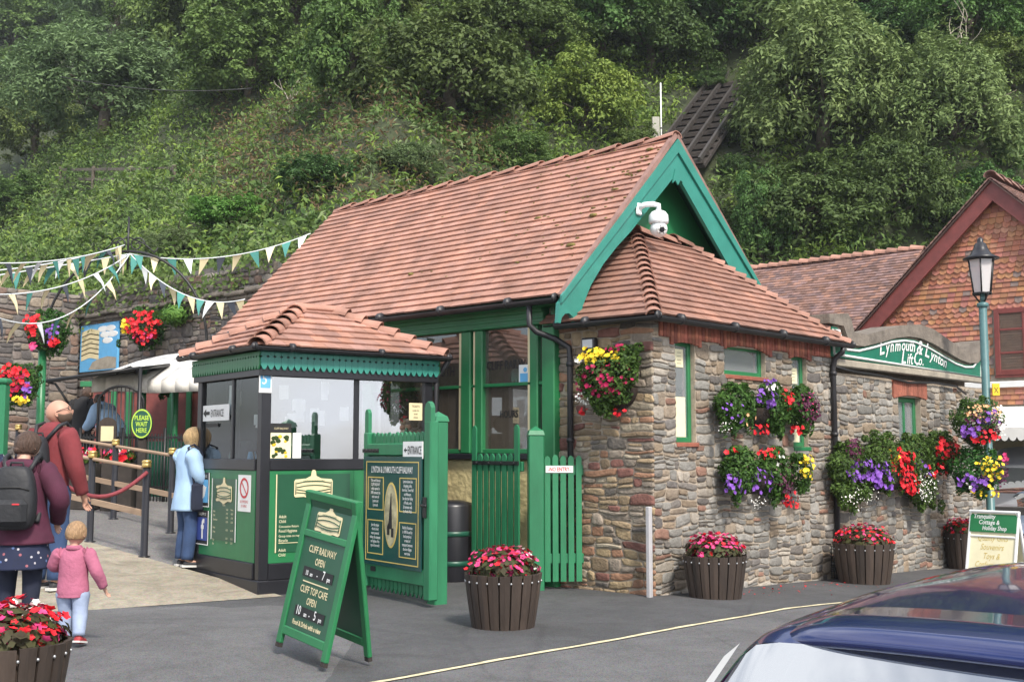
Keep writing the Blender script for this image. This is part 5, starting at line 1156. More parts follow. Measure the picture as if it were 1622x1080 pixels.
# picture panel on the wall
pc = pX(158, 550, WX - .06); pk = (pX(188, 550, WX - .06) - pX(129, 550, WX - .06)).length / 2; pzz = (pX(158, 514, WX).z - pX(158, 588, WX).z) / 2
t = thing('picture_panel', 'blue and cream painted panel with a seaside view fixed to the retaining wall', 'picture', (WX - .07, pc.y, pc.z))
mb = MB(); mb.bbox((-.02, -pk, -pzz), (.03, pk, pzz), .006); b_ = mb.build('board', 'sky_blue', t)
mb = MB(); r = random.Random(2)
for i in range(6): z = pzz * (.72 - i * .20); mb.prism([(-pk * .92, z), (-pk * .45, z + .06), (.02, z), (.02, z - .13), (-pk * .45, z - .07), (-pk * .92, z - .13)], (-.022, 0, 0), (0, -1, 0), (0, 0, 1), (-.003, 0, 0))
mb.build('cream_waves', 'cream', b_)
mb = MB(); mb.prism([(-pk * .5, -pzz * .92), (-pk * .3, -pzz * .62), (0, -pzz * .5), (pk * .5, -pzz * .42), (pk * .95, -pzz * .5), (pk * .95, -pzz * .95), (0, -pzz * .95)], (-.022, 0, 0), (0, -1, 0), (0, 0, 1), (-.002, 0, 0)); mb.build('cliff_view', 'render', b_)
mb = MB()
for i in range(5): mb.sphere((-.021, -pk * (.2 + .13 * i), pzz * (.75 - .25 * (i % 3))), .2, 9, 6, sc3=(.008, 1.2, .35))
mb.build('clouds', 'white_paint', b_)
# flower baskets: on the wall and on the green lamp post
def side(label, px, py, d, rad, flows, seed): return ball(label, px, py, d, rad, flows, seed)
pq = pX(232, 520, WX - .3); side('red geranium basket on the retaining wall right of the blue picture panel', 232, 520, depth(pq.x, pq.y), .44, [(0, 0, .40, .36, 60, 'petal_red', .075), (-26, 0, .06, .18, 12, 'petal_yellow', .07), (5, 15, .3, .1, 9, 'petal_pink', .06)], 92)
side('red and purple flower basket on the green post above the man in maroon', 76, 525, 18.0, .34, [(-15, -5, .15, .2, 14, 'petal_red', .07), (15, 5, .14, .16, 12, 'petal_purple', .05), (20, 18, .1, .1, 7, 'petal_red', .07), (-10, 28, .1, .08, 5, 'petal_pink', .07)], 93)
side('crimson and yellow flower basket hanging at the far left of the terrace', 30, 607, 17.4, .31, [(0, -5, .26, .24, 44, 'petal_red', .06), (0, 5, .26, .2, 22, 'petal_crimson', .06), (22, 12, .06, .12, 8, 'petal_purple', .06), (15, 28, .12, .06, 12, 'petal_yellow', .05)], 94)
p = pX(285, 500, WX - .12); t = thing('wall_fern', 'tuft of green fern growing out of the retaining wall beside the red basket', 'plant', p)
g = frand(5); P, Dn = blob(g, 900, (-.15, 0, .0), (.26, .42, .22), .2); leaf_mesh('foliage', P, Dn, .055, 'leaf_bright', t, 5, None, .25)
# green terrace post with iron arch over the path
t = cf(62, 700, 18.0, 'arch_post', 'green post carrying flower baskets at the left foot of the iron arch', 'post'); zt = 1.5 + (715 - 548) * PXM(18) - t.location.z
mb = MB(); mb.tube([(0, 0, -.2), (0, 0, zt)], .062, 14); mb.build('shaft', 'green_paint', t); mb = MB(); mb.lathe([(.085, zt - .06), (.085, zt), (.05, zt + .03), (.02, zt + .05)], 14); mb.build('cap', 'black_iron', t)
ka = PXM(18); ca = pD(198, 545, 18.0)
t = thing('iron_arch', 'black wrought iron arch with scroll finial that the bunting is tied to', 'arch', (ca.x, ca.y, ca.z), CAMYAW); rA = 130 * ka
def arc(r0, a0, a1, y=0, n=28): return [(r0 * math.cos(a0 + (a1 - a0) * i / n), y, r0 * 1.15 * math.sin(a0 + (a1 - a0) * i / n)) for i in range(n + 1)]
mb = MB(); mb.tube(arc(rA, R(-6), R(186)),   .022, 8); mb.build('hoop', 'black_iron', t)
mb = MB(); mb.tube([(rA, 0, 0), (rA, 0, -3.2)], .03, 8); mb.build('leg', 'black_iron', t); mb = MB(); mb.tube([(-rA, 0, 0), (-rA, 0, -3.2)], .03, 8); mb.build('leg', 'black_iron', t)
def spiral(c, r0, turns, s, n=26): return [(c[0] + s * r0 * (1 - i / n * .85) * math.cos(turns * 2 * math.pi * i / n), 0, c[1] + r0 * (1 - i / n * .85) * math.sin(turns * 2 * math.pi * i / n)) for i in range(n + 1)]
mb = MB(); za = rA * 1.15
mb.tube([(0, 0, za - .3), (0, 0, za + .55)], .018, 8)
for s in (-1, 1): mb.tube(spiral((s * .14, za + .10), .13, 1.4, s), .012, 6); mb.tube(spiral((s * .12, za - .18), .11, -1.3, s), .012, 6); mb.tube([(s * .02, 0, za + .22), (s * .25, 0, za + .12), (s * .42, 0, za - .02), (s * .48, 0, za + .06)], .012, 6)
mb.build('scroll_finial', 'black_iron', t)
# terrace railing and the boarded fence behind it
t = cf(60, 700, 19.2, 'iron_railing', 'black iron railing round the terrace in front of the green boards', 'railing'); kf = PXM(19.2); LN = 262 * kf; base = t.location.z
nb_ = 52
for i in range(nb_):
    mb = MB(); x = LN * i / (nb_ - 1); big = i % 13 == 0; mb.tube([(x, 0, -.4), (x, 0, 1.02 if not big else 1.12)], .011 if not big else .028, 6); mb.build('baluster' if not big else 'post', 'black_iron', t)
for z in (.12, .94): mb = MB(); mb.box((0, -.012, z), (LN, .012, z + .04)); mb.build('rail', 'black_iron', t)
t2 = cf(225, 700, 19.8, 'boarded_fence', 'dark green boarded fence on the terrace behind the black railing', 'fence')
for i in range(15): mb = MB(); mb.bbox((i * .115, 0, -.4), (i * .115 + .105, .022, .93), .006, 0, (1, 1, 1)); mb.build('board', 'dark_green', t2)
mb = MB(); mb.box((0, .0225, .3), (1.72, .06, .4)); mb.build('rail', 'dark_green', t2)
# arched iron gate
t = cf(190, 690, 19.0, 'iron_gate', 'arch-topped black iron garden gate with close vertical bars on the terrace', 'gate'); kf = PXM(19.0); gw = 36 * kf; zb = t.location.z; ztop = 1.5 + (715 - 612) * kf - zb; zs = 1.5 + (715 - 640) * kf - zb
mb = MB(); mb.tube([(-gw, 0, -.2), (-gw, 0, zs)] + [(-gw * math.cos(math.pi * i / 16), 0, zs + (ztop - zs) * math.sin(math.pi * i / 16)) for i in range(1, 16)] + [(gw, 0, zs), (gw, 0, -.2)], .022, 8); mb.build('hoop', 'black_iron', t)
for i in range(11):
    x = -gw + 2 * gw * (i + .5) / 11; mb = MB(); mb.tube([(x, 0, 0), (x, 0, zs + (ztop - zs) * math.sqrt(1 - (x / gw) ** 2))], .010, 6); mb.build('bar', 'black_iron', t)
mb = MB(); mb.tube(arc(gw * 1.55, R(38), R(142), .3, 16), .02, 6); mb.tube([(gw * 1.25, .3, 1.0), (gw * 1.25, .3, 2.1)], .02, 6)
# canopies over the terrace
t = cf(205, 700, 20.6, 'canvas_canopy', 'white canvas canopy on green posts over the cafe terrace beside the kiosk roof', 'canopy'); kc = PXM(20.6); zb = t.location.z
def q(px, py, dy=0): return Vector(((px - 205) * kc * (1 + dy / 20.6), dy, 1.5 + (715 - py) * kc * (1 + dy / 20.6) - zb))
mb = MB(); top = [q(185, 585, -.4), q(240, 561, .6), q(300, 560, .8), q(330, 540, 1.6)]; n = 8
rows_ = [[q(170 + i * 22, 601 - 1.5 * math.sin(i), -.9) for i in range(n + 1)], [q(178 + i * 22, 588 - i * 1.2, -.3) for i in range(n + 1)], [q(196 + i * 21, 572 - i * 2.0 - 3 * math.sin(i * 1.1), .6) for i in range(n + 1)], [q(215 + i * 20, 562 - i * 2.2, 1.5) for i in range(n + 1)]]
for a, b in zip(rows_, rows_[1:]):
    for i in range(n): mb.add([a[i], a[i + 1], b[i + 1], b[i]], [(0, 1, 2, 3)], 0, (1, 1, 1), True)
a = rows_[0]
for i in range(n): mb.add([a[i], a[i + 1], a[i + 1] - Vector((0, .0, .22)), a[i] - Vector((0, .0, .22))], [(3, 2, 1, 0)], 0, (1, 1, 1), True)
o = mb.build('canvas', 'white_cloth', t); sf = o.modifiers.new('thick', 'SOLIDIFY'); sf.thickness = .008
for px, dd in ((243, -.6), (285, -.3), (240, 1.2)):
    mb = MB(); p = q(px, 600, dd); mb.tube([(p.x, dd, -.3), (p.x, dd, p.z + .15)], .05, 12); mb.build('pole', 'green_paint', t)
mb = MB(); p = q(200, 608, -.8); p2 = q(330, 608, -.8); mb.bbox((p.x, -.85, p.z - .03), (p2.x, -.78, p.z + .05), .008); mb.build('beam', 'green_paint', t)
t = cf(150, 700, 19.4, 'glazed_canopy', 'thin grey glazed lean-to canopy on curved iron brackets left of the canvas', 'canopy'); kc2 = PXM(19.4); zb = t.location.z
def q2(px, py, dy=0): s = kc2 * (1 + dy / 19.4); return Vector(((px - 150) * s, dy, 1.5 + (715 - py) * s - zb))
mb = MB(); A_, B_, C_, D_ = q2(72, 606, -.5), q2(236, 583, -.5), q2(232, 578, 1.0), q2(118, 592, 1.0)
mb.add([A_, B_, C_, D_], [(0, 1, 2, 3)]); o = mb.build('roof_sheet', 'lead', t); sf = o.modifiers.new('thick', 'SOLIDIFY'); sf.thickness = .03
mb = MB(); mb.tube([A_, B_], .03, 8); mb.tube([B_, C_], .025, 8); mb.build('edge_bar', 'black_iron', t)
mb = MB(); p = q2(236, 583, -.5); mb.tube([(p.x, -.5, -.3), p], .032, 8); mb.build('pole', 'black_iron', t)
for s, (ax_, az_), (bx_, bz_) in ((1, (88, 606), (122, 640)), (-1, (230, 590), (196, 592))):
    a, b = q2(ax_, az_, -.45), q2(bx_, bz_, -.45); mb = MB(); mb.tube([a, a.lerp(b, .35) + Vector((0, 0, .10)), a.lerp(b, .7) + Vector((0, 0, .06)), b], .02, 6); mb.build('bracket', 'black_iron', t)
# timber kiosk-like hut front seen under the canopy
t = cf(240, 700, 22.5, 'cafe_hut', 'small dark cafe hut with pale door posts under the terrace canopy', 'hut'); zb = t.location.z; kh = PXM(22.5); ht_ = 1.5 + (715 - 612) * kh - zb
mb = MB(); mb.box((-1.4, .3, -.3), (1.7, .4, ht_ - .06)); mb.build('wall', 'maroon_paint', t)
for px in (127, 172, 196, 262, 292):
    mb = MB(); x = (px - 240) * kh; mb.bbox((x - .05, .2, -.3), (x + .05, .299, ht_ - .01), .008); mb.build('door_post', 'green_paint' if px != 127 else 'cream', t)
mb = MB(); mb.bbox((-1.5, .18, ht_), (1.8, .45, ht_ + .11), .01); mb.build('beam', 'green_paint', t)
ball('yellow hanging basket under the terrace canopy', 262, 607, 20.3, .20, [(0, -4, .2, .14, 34, 'petal_yellow', .05)], 95)
# flower beds and the brown oval sign behind the far rail
for lab, px0, px1, sd_ in (('low red and white flower bed left of the wait sign', 110, 158, 101), ('low red and pink flower bed beside the wait sign', 166, 214, 102)):
    t = cf((px0 + px1) / 2, 728, 17.9, 'flower_bed', lab, 'flower bed'); kb = PXM(17.9); wd_ = (px1 - px0) * kb; zc = 1.5 - 10 * kb - t.location.z
    mb = MB(); mb.bbox((-wd_ / 2, -.15, 0), (wd_ / 2, .2, zc - .08), .01); mb.build('trough', 'timber_dark', t)
    g = frand(sd_); P, Dn = blob(g, 600, (0, 0, zc), (wd_ / 2, .2, .14), .2); leaf_mesh('foliage', P, Dn, .04, 'leaf_basket', t, sd_)
    for m, n_ in (('petal_red', 34), ('petal_pink', 22), ('petal_white', 12)): P, Dn = blob(g, n_, (0, -.05, zc + .04), (wd_ / 2, .2, .12), .4); flower_mesh(PN[m], P, Dn + np.array([0, -.6, .4]), .045, m, t, sd_)
t = cf(168, 740, 18.6, 'tavern_sign', 'small brown sign with rounded top and cream panel behind the far rail', 'sign'); kb = PXM(18.6); zc = 1.5 + 30 * kb - t.location.z; w_ = 14 * kb
mb = MB(); mb.prism([(-w_, zc - .26)] + [(-w_ * math.cos(math.pi * i / 14), zc + .1 + w_ * math.sin(math.pi * i / 14)) for i in range(15)] + [(w_, zc - .26)], (0, 0, 0), (1, 0, 0), (0, 0, 1), (0, .04, 0)); bb = mb.build('board', 'barrel', t)
mb = MB(); mb.bbox((-w_ * .72, -.006, zc - .14), (w_ * .72, -.001, zc + .10), .002); mb.build('panel', 'cream', bb); mb = MB(); mb.box((-.03, .01, -.2), (.03, .035, zc - .27)); mb.build('post', 'timber_dark', t)
# edge post of the nearer gate at the left edge of the photo
p = pD(-6, 800, 11.0); t = thing('gate_post', 'teal gate post at the very left edge of the photo', 'gate post', (p.x, p.y, gz(p.x, p.y)), CAMYAW); mb = MB(); mb.bbox((-.06, -.06, -.1), (.065, .06, 2.10), .012); mb.build('shaft', 'picket_paint', t); mb = MB(); mb.bbox((-.075, -.075, 2.101), (.08, .075, 2.16), .02); mb.build('cap', 'picket_paint', t)
# ------------------------------------------------------------------ bunting
FLC = [('cream', .8), ('white_cloth', .3), ('skylit_teal', .7), ('dark_green', .25)]
mat('flag_cream', (.74, .66, .42), .8, var=.05); mat('flag_teal', (.06, .24, .21), .8, var=.1); mat('flag_white', (.70, .74, .76), .8, var=.05); mat('flag_dark', (.05, .06, .08), .8)
def bunting(label, A, B, sag, n, seed, start=0):
    A, B = Vector(A), Vector(B); r = random.Random(seed); t = thing('bunting', label, 'bunting', A, 0)
    pt = lambda k: (B - A) * k - Vector((0, 0, sag * 4 * k * (1 - k)))
    mb = MB(); mb.tube([pt(i / 24) for i in range(25)], .009, 5); mb.build('cord', 'flag_white', t)
    d = (B - A); d.z = 0; dn = d.normalized(); side_ = Vector((-dn.y, dn.x, 0)); ln = (B - A).length
    for i in range(n):
        k = (i + .5) / n; w_ = .074; p = pt(k); a = pt(max(0, k - w_ / ln)); b = pt(min(1, k + w_ / ln)); sw = r.uniform(-.16, .16); tip = p + Vector((0, 0, -.265)) + dn * r.uniform(-.10, .10) + side_ * sw
        mid = (a + b) / 2 * .5 + tip * .5 + side_ * r.uniform(-.03, .03); mb = MB(); e = side_ * .003
        for s in (1, -1): mb.add([a + e * s, b + e * s, tip + e * s, (a * .5 + tip * .5) + e * s + side_ * sw * .2, (b * .5 + tip * .5) + e * s + side_ * sw * .25], [(0, 1, 4, 3), (3, 4, 2)] if s > 0 else [(3, 4, 1, 0), (2, 4, 3)], 0, (1, 1, 1), True)
        mb.build('flag', ('flag_cream', 'flag_teal', 'flag_cream', 'flag_teal', 'flag_white', 'flag_cream', 'flag_dark')[(i + seed) % 7], t)
FT = pD(198, 388, 18.0); FT2 = pD(206, 402, 18.0)
bunting('bunting rising from the iron arch to the sloping end of the station roof', FT2, pY(492, 370, 7.70), .22, 11, 1)
bunting('lower bunting from the iron arch to the station roof just above the kiosk', FT2, pY(388, 474, 7.70), .30, 12, 3)
for i, (py, d, sg, lab) in enumerate(((414, 13.5, .12, 'topmost bunting line running from the arch finial to the left edge of the photo'), (432, 15.0, .10, 'second bunting line from the top, left of the arch'), (455, 13.2, .30, 'middle bunting line left of the arch, its cream flags overlapping the line above'), (452, 15.5, .02, 'straightest bunting line left of the arch, passing behind the sagging ones'), (395, 12.2, .95, 'lowest sagging bunting line left of the arch, over the stone wall'))):
    B = pD(-60 - 20 * i, py, d); bunting(lab, FT if i < 2 else FT2, B, sg, 11, 5 + 2 * i)
# ------------------------------------------------------------------ right: sign wall, shop, lamp post, cars
X0, X1 = AXW + .02, 9.56
sw = thing('sign_wall', 'grey rubble wall with a curved parapet between the annexe and the lamp post', 'wall', (0, 0, 0))
H4 = (6.20, 1.55, 7.0, 2.30); BK = .012
hol = [(H4[0] - X0, H4[1] + .7, H4[2] - X0, H4[3] + .7)]; arch4 = (H4[0] - X0 - .22, H4[3] + .7, H4[2] - X0 + .22, H4[3] + .7 + .24)
mb = MB(); panel(mb, (X0, BK, -.7), (1, 0, 0), (0, 0, 1), X1 - X0, 3.25, hol, .12); mb.box((X0, .30, -.7), (X1 - .002, .55, 2.9)); mb.box((X1 - .001, BK, -.7), (X1, .55, 2.55)); wq = mb.build('wall', 'mortar', sw)
mb = MB(); stones(mb, (X0, BK, -.7), (1, 0, 0), (0, 0, 1), X1 - X0, 3.22, hol + [arch4], 41, PAL_GREY, mw=.27, mh=.10); mb.build('stonework', 'stone', wq)
mb = MB(); x = H4[0] - .2; r = random.Random(5)
while x < H4[2] + .18:
    t_ = r.uniform(.7, 1.2); zz = 2.30 + .05 * (1 - ((x - 6.6) / .6) ** 2) - .03; mb.bbox((x, -.02, zz), (x + .068, .05, 2.54), .005, 0, (t_, t_, t_)); x += .075
mb.build('brick_lintel', 'brick', sw)
w4 = window(sw, (H4[0], BK, H4[1]), (1, 0, 0), H4[2] - H4[0], H4[3] - H4[1], rec=.11, fr=.07, mull=(.40,), gl='small_glass', sill=True)
def sp(px, py, y=0.): p = pY(px, py, y); return (p.x, p.z)
yS = -.055
bot = [sp(1319, 564.5, yS), sp(1554.5, 601.5, yS)]
topc = [(1554.5, 561.3), (1549, 561.3), (1547, 571), (1540.6, 578), (1528, 578), (1513, 572.5), (1491.7, 560.3), (1470, 547.5), (1449, 538.5), (1432, 535.8), (1410.7, 538), (1385, 545.8), (1359.6, 551.8), (1340.5, 549.6), (1332, 539), (1326.6, 518.7), (1317, 517)]
sgn = thing('company_sign', 'curved dark green sign board lettered Lynmouth & Lynton Lift Co. on the sign wall', 'sign', (0, 0, 0))
mb = MB(); mb.prism(bot + [sp(x, y, yS) for x, y in topc], (0, yS, 0), (1, 0, 0), (0, 0, 1), (0, .03, 0)); bd_ = mb.build('board', 'board_green', sgn)
mat('sign_green', (.012, .150, .095), .35); bd_.data.materials[0] = MATS['sign_green']
pts = [Vector((*sp(x, y, yS), 0)) for x, y in topc]; pts = [Vector((p.x, yS - .006, p.y)) for p in pts]; bl_ = [Vector((bot[0][0], yS - .006, bot[0][1])), Vector((bot[1][0], yS - .006, bot[1][1]))]
loop = bl_ + pts; cen = sum(loop, Vector()) / len(loop)
mb = MB(); mb.tube([p + Vector((0, 0, -.035 if i > 1 else .035)) * 1.0 + Vector(((.03 if p.x < cen.x else -.03) if abs(p.x - cen.x) > 2.4 else 0, 0, 0)) for i, p in enumerate(loop)] + [loop[0] + Vector((.03, 0, .035))], .017, 6); mb.build('border', 'white_paint', bd_)
# lettering follows the curve of the board
def curve_z(px): 
    for (x1, y1), (x0, y0) in zip(topc, topc[1:]):
        if x0 <= px <= x1: return y0 + (y1 - y0) * (px - x0) / (x1 - x0)
    return 560
rowsS = []
def word(s, pxs, size, drop=19, base=None):
    for ch, px in zip(s, pxs):
        f = (lambda x: curve_z(x) + drop) if base is None else base
        p = pY(px, f(px), yS); q = pY(px + 5, f(px + 5), yS); q0 = pY(px - 5, f(px - 5), yS); U = (q - q0).normalized(); V = Vector((-U.z, 0, U.x))
        text(bd_, 'letter', [L(ch, 0, 0, size * (1.42 if ch in 'LC&' else 1.05), 1.12, .34, .003)], 'white_paint', p, U, V, .008)
word('Lynmouth', [1396, 1405, 1412, 1421, 1430, 1436, 1441, 1445.5], .225)
word('&', [1455], .215); word('Lynton', [1467, 1475, 1480.5, 1485.5, 1490, 1495.5], .225)
bs = lambda x: 575 + (x - 1428) * .11
word('Lift', [1430, 1436.5, 1439.5, 1443], .215, base=bs); word('Co.', [1450.5, 1456.5, 1461], .205, base=bs)
# coping stones over the board and the pale ledge under it
outer = [(1304, 497.5), (1334, 497.5), (1339, 507), (1343.7, 527), (1364, 530.5), (1396, 522), (1419, 515.8), (1449, 514.5), (1470, 522), (1491.7, 536.8), (1513, 551.8), (1530, 559), (1541, 558), (1545, 541), (1559, 539)]
inner = [(1304, 512), (1327, 517), (1334, 538), (1341, 547), (1360, 549), (1386, 543), (1411, 535.5), (1432, 533.5), (1449, 536), (1470, 545), (1491.7, 557.8), (1513, 570), (1528, 575.5), (1541, 575), (1547, 568), (1549.5, 558.5), (1559, 558.5)]
def sp2(q): return sp(q[0], q[1], 0)
mb = MB(); back = [(1304, 512)] + [(x, y + 3) for x, y in inner[1:]]
mb.prism([sp2(q) for q in outer] + [sp2(q) for q in reversed(inner)], (0, -.09, 0), (1, 0, 0), (0, 0, 1), (0, .48, 0)); mb.build('coping', 'coping', sw)
mb = MB(); mb.prism([sp2((1317, 566)), sp2((1559, 603))] + [sp2((x, y - 4)) for x, y in topc], (0, -.02, 0), (1, 0, 0), (0, 0, 1), (0, .30, 0)); mb.build('parapet', 'render', sw)
zl = sp2((1318, 580))[1]; mb = MB(); mb.bbox((X0 - .01, -.075, zl - .0), (X1 + .02, .02, zl + .10), .015); mb.build('ledge', 'render', sw)
mb = MB(); pts = [pY(x, y, -.05) for x, y in ((1320, 580), (1350, 588), (1400, 596), (1440, 606), (1480, 606), (1515, 612), (1530, 624))]; mb.tube(pts, .018, 6); o = mb.build('overhead_cable', 'black_iron'); tag(o, 'black cable drooping along the stone wall under the company sign', 'cable')

# tile-hung shop behind
SX = 13.0
sh = thing('shop_building', 'red tile-hung shop gable with maroon bargeboards behind the sign wall', 'building', (SX, 1.0, -.45))
OX = Vector((SX, 1.0, -.45))
def g2(px, py, x=SX): p = pX(px, py, x); return (1.0 - p.y, p.z + .45)       # u runs to -y (right in the photo)
ap, lf = g2(1577, 292), g2(1372, 522); half = ap[0] - lf[0]; rt = (ap[0] + half, lf[1]); eav = lf[1]
mb = MB(); mb.prism([(lf[0] + .3, 0), (rt[0] - .3, 0), (rt[0] - .3, eav + .3), ap, (lf[0] + .3, eav + .3)], (0, 0, 0), (0, -1, 0), (0, 0, 1), (.25, 0, 0)); mb.box((.25, -rt[0] + .3, 0), (6, -lf[0] - .3, eav)); body = mb.build('wall', 'render', sh)
mb = MB(); ww = g2(1575, 490); w0 = g2(1640, 592); sl = (ap[1] - eav) / half
def limg(v): 
    z = eav - 1.72 + v; k = max(0, (z - eav) / sl); return (lf[0] + max(.3, k + .06), rt[0] - max(.3, k + .06))
def tile_hang(mb, z0, z1, limf, seed, holes=()):
    r = random.Random(seed); ga = .10; tw = .15; i = 0; z = z0
    while z < z1:
        a, b = limf(z); band = (i // 4) % 2 == 1; u = a - (tw / 2 if i % 2 else 0)
        while u < b:
            x0, x1 = max(u + .003, a), min(u + tw - .003, b); um = (x0 + x1) / 2; u += tw
            if x1 - x0 < .03 or any(h[0] < um < h[2] and h[1] < z + .05 < h[3] for h in holes): continue
            t_ = r.uniform(.75, 1.25); c = (t_, t_ * r.uniform(.9, 1.25), t_ * r.uniform(.85, 1.3)) if r.random() > .06 else (.55, 1.0, 1.45)
            l = .030 + r.uniform(0, .006); bt = -.04 if band else 0
            pr = [(x0, z), (um, z + bt), (x1, z), (x1, z + ga * 1.3), (x0, z + ga * 1.3)]; dep = [l, l, l, .006, .006]
            vs = [(-d_, -p_[0], p_[1]) for p_, d_ in zip(pr, dep)] + [(-d_ + .012, -p_[0], p_[1]) for p_, d_ in zip(pr, dep)]
            mb.add(vs, [(0, 1, 2, 3, 4), (0, 5, 6, 1), (1, 6, 7, 2), (2, 7, 8, 3), (4, 9, 5, 0)], 0, c)
        z += ga; i += 1
fl_ = g2(1575, 603)[1]
tile_hang(mb, fl_ + .02, ap[1] - .35, lambda z: (lf[0] + max(.3, (z - eav) / sl + .10), rt[0] - max(.3, (z - eav) / sl + .10)), 3, [(ww[0] - .05, w0[1] - .1, w0[0] + 3, ww[1] + .05)])
tile_hang(mb, g2(1590, 641)[1], fl_ - .16, lambda z: (lf[0] + .3, rt[0] - .3), 4); mb.build('hung_tiles', 'tile_hung', body)
mb = MB(); mb.bbox((-.07, -rt[0] + .3, fl_ - .14), (-.001, -lf[0] - .3, fl_ - .02), .01); mb.build('band', 'white_paint', sh)
wq2 = window(sh, (-.02, -ww[0], w0[1]), (0, -1, 0), 2.6, ww[1] - w0[1], rec=-.02, fr=.10, mull=(.55, 1.0, 1.5, 1.95), trans=((ww[1] - w0[1]) * .33, (ww[1] - w0[1]) * .68), paint='maroon_paint', gl='facade_glass')
for s in (-1, 1):
    e = (ap[0] - s * half, eav); d = Vector((ap[0] - e[0], ap[1] - e[1])).normalized(); nrm = Vector((-d.y, d.x)) if s > 0 else Vector((d.y, -d.x))
    A_ = Vector(e) - d * .35; B_ = Vector(ap) + d * .0
    mb = MB(); mb.prism([tuple(A_ + nrm * .06), tuple(Vector(ap) + Vector((0, .06 * math.hypot(1, sl)))), tuple(Vector(ap) - Vector((0, .26 * math.hypot(1, sl)))), tuple(A_ - nrm * .26)], (-.22 + .001 * s, 0, 0), (0, -1, 0), (0, 0, 1), (.06, 0, 0)); mb.build('bargeboard', 'maroon_paint', sh)
    mb = MB(); ln_ = (Vector(ap) - A_).length + .05; Up = Vector((0, -d.x, d.y)); Sd = Vector((1, 0, 0)) if s < 0 else Vector((-1, 0, 0))
    O_ = Vector((5.0 if s > 0 else -.30, -A_.x, A_.y)) + Vector((0, -nrm.x, nrm.y)) * .07
    tiles(mb, O_, Sd, Up, ln_, lambda v: (0, 5.3), .13, .17, 60 + s, tone=(.7, 1.15)); 
    mb.prism([(0, 0), (5.28, 0), (5.28, ln_), (0, ln_)], O_ - Sd.cross(Up) * .03, Sd, Up, -Sd.cross(Up) * .02, 0, (.4, .4, .4)); mb.build('roof', 'tile_weathered', sh)
mb = MB(); bonnets(mb, (-.30, -ap[0], ap[1] + .10), (5.0, -ap[0], ap[1] + .10), 12, .12, 5); mb.build('ridge_tiles', 'tile_weathered', sh)
# awning and shop front
z1 = g2(1590, 645)[1]; mb = MB(); n = 22; yA, yB = -g2(1540, 650)[0], -rt[0] + .2
for i in range(n):
    a, b = yA + (yB - yA) * i / n, yA + (yB - yA) * (i + 1) / n; m_ = (a + b) / 2; zz = z1 - .42
    mb.add([(-.03, a, z1), (-.03, b, z1), (-1.0, b, zz), (-1.0, a, zz)], [(0, 1, 2, 3)]); mb.add([(-1.0, a, zz), (-1.0, b, zz), (-1.0, b, zz - .16), (-1.0, b * .8 + a * .2, zz - .22), (-1.0, m_, zz - .24), (-1.0, a * .8 + b * .2, zz - .22), (-1.0, a, zz - .16)], [(0, 1, 2, 3, 4, 5, 6)])
o = mb.build('awning', 'white_cloth', sh); sf = o.modifiers.new('thick', 'SOLIDIFY'); sf.thickness = .01
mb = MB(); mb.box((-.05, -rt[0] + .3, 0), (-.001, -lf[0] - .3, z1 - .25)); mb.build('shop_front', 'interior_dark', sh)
mb = MB(); mb.add([(-.06, -ap[0] + 1, .7), (-.06, -rt[0] + .6, .7), (-.06, -rt[0] + .6, z1 - .4), (-.06, -ap[0] + 1, z1 - .4)], [(0, 1, 2, 3)]); mb.build('shop_window', 'facade_glass', sh)
# long weathered wing roof left of the gable
WXr, WXe = 15.2, 12.85; r0, r1 = pX(1197, 428, WXr), pX(1465, 390, WXr); ze = pX(1345, 521, WXe).z; zr = (r0.z + r1.z) / 2
wing = thing('shop_wing', 'weathered brown tiled roof wing running back from the red shop gable', 'building', (WXe, r0.y + 4, -.45))
V_ = Vector((WXr - WXe, 0, zr - ze)); Wd = r0.y + 4 - (1.0 - lf[0] - .4); mb = MB()
tiles(mb, (0, 0, ze + .45), (0, -1, 0), V_, V_.length, lambda v: (0, Wd), .115, .17, 71, tone=(.55, 1.15), hue=.10, sag=.012)
mb.prism([(0, 0), (Wd, 0), (Wd, V_.length), (0, V_.length)], Vector((0, 0, ze + .42)), Vector((0, -1, 0)), V_.normalized(), (.02, 0, -.02), 0, (.35, .35, .35)); rfw = mb.build('roof', 'tile_weathered', wing)
mb = MB(); bonnets(mb, (WXr - WXe, 0, zr + .43), (WXr - WXe, -Wd, zr + .43), 30, .12, 8); mb.build('ridge_tiles', 'tile', rfw)
mb = MB(); mb.box((.3, -Wd, 0), (4.2, 0, ze + .45)); mb.build('wall', 'render', wing)

# lamp post
LP = pD(1569, 800, 17.3); LP.z = ground_z(LP.x, LP.y); kl = PXM(17.3)
lp = thing('lamp_post', 'teal street lamp post with a black framed hexagonal lantern at the wall end', 'street lamp', LP)
zz = lambda py: 1.5 + (715 - py) * kl * 1.0 - LP.z
mb = MB(); mb.tube([(0, 0, -.1), (0, 0, .6), (0, 0, .62), (0, 0, zz(480)), (0, 0, zz(478))], [.085, .085, .062, .058, .05], 14); mb.lathe([(.075, zz(486)), (.085, zz(484)), (.085, zz(480)), (.05, zz(478))], 14); mb.tube([(0, 0, zz(478)), (0, 0, zz(464))], .035, 10); mb.build('column', 'lamp_post_paint', lp)
mb = MB(); zb_, zt_ = zz(464), zz(409); rb_, rt_ = .135, .20
for i in range(6):
    a = 2 * math.pi * i / 6 + .3; mb.tube([(rb_ * math.cos(a), rb_ * math.sin(a), zb_), (rt_ * math.cos(a), rt_ * math.sin(a), zt_)], .012, 6)
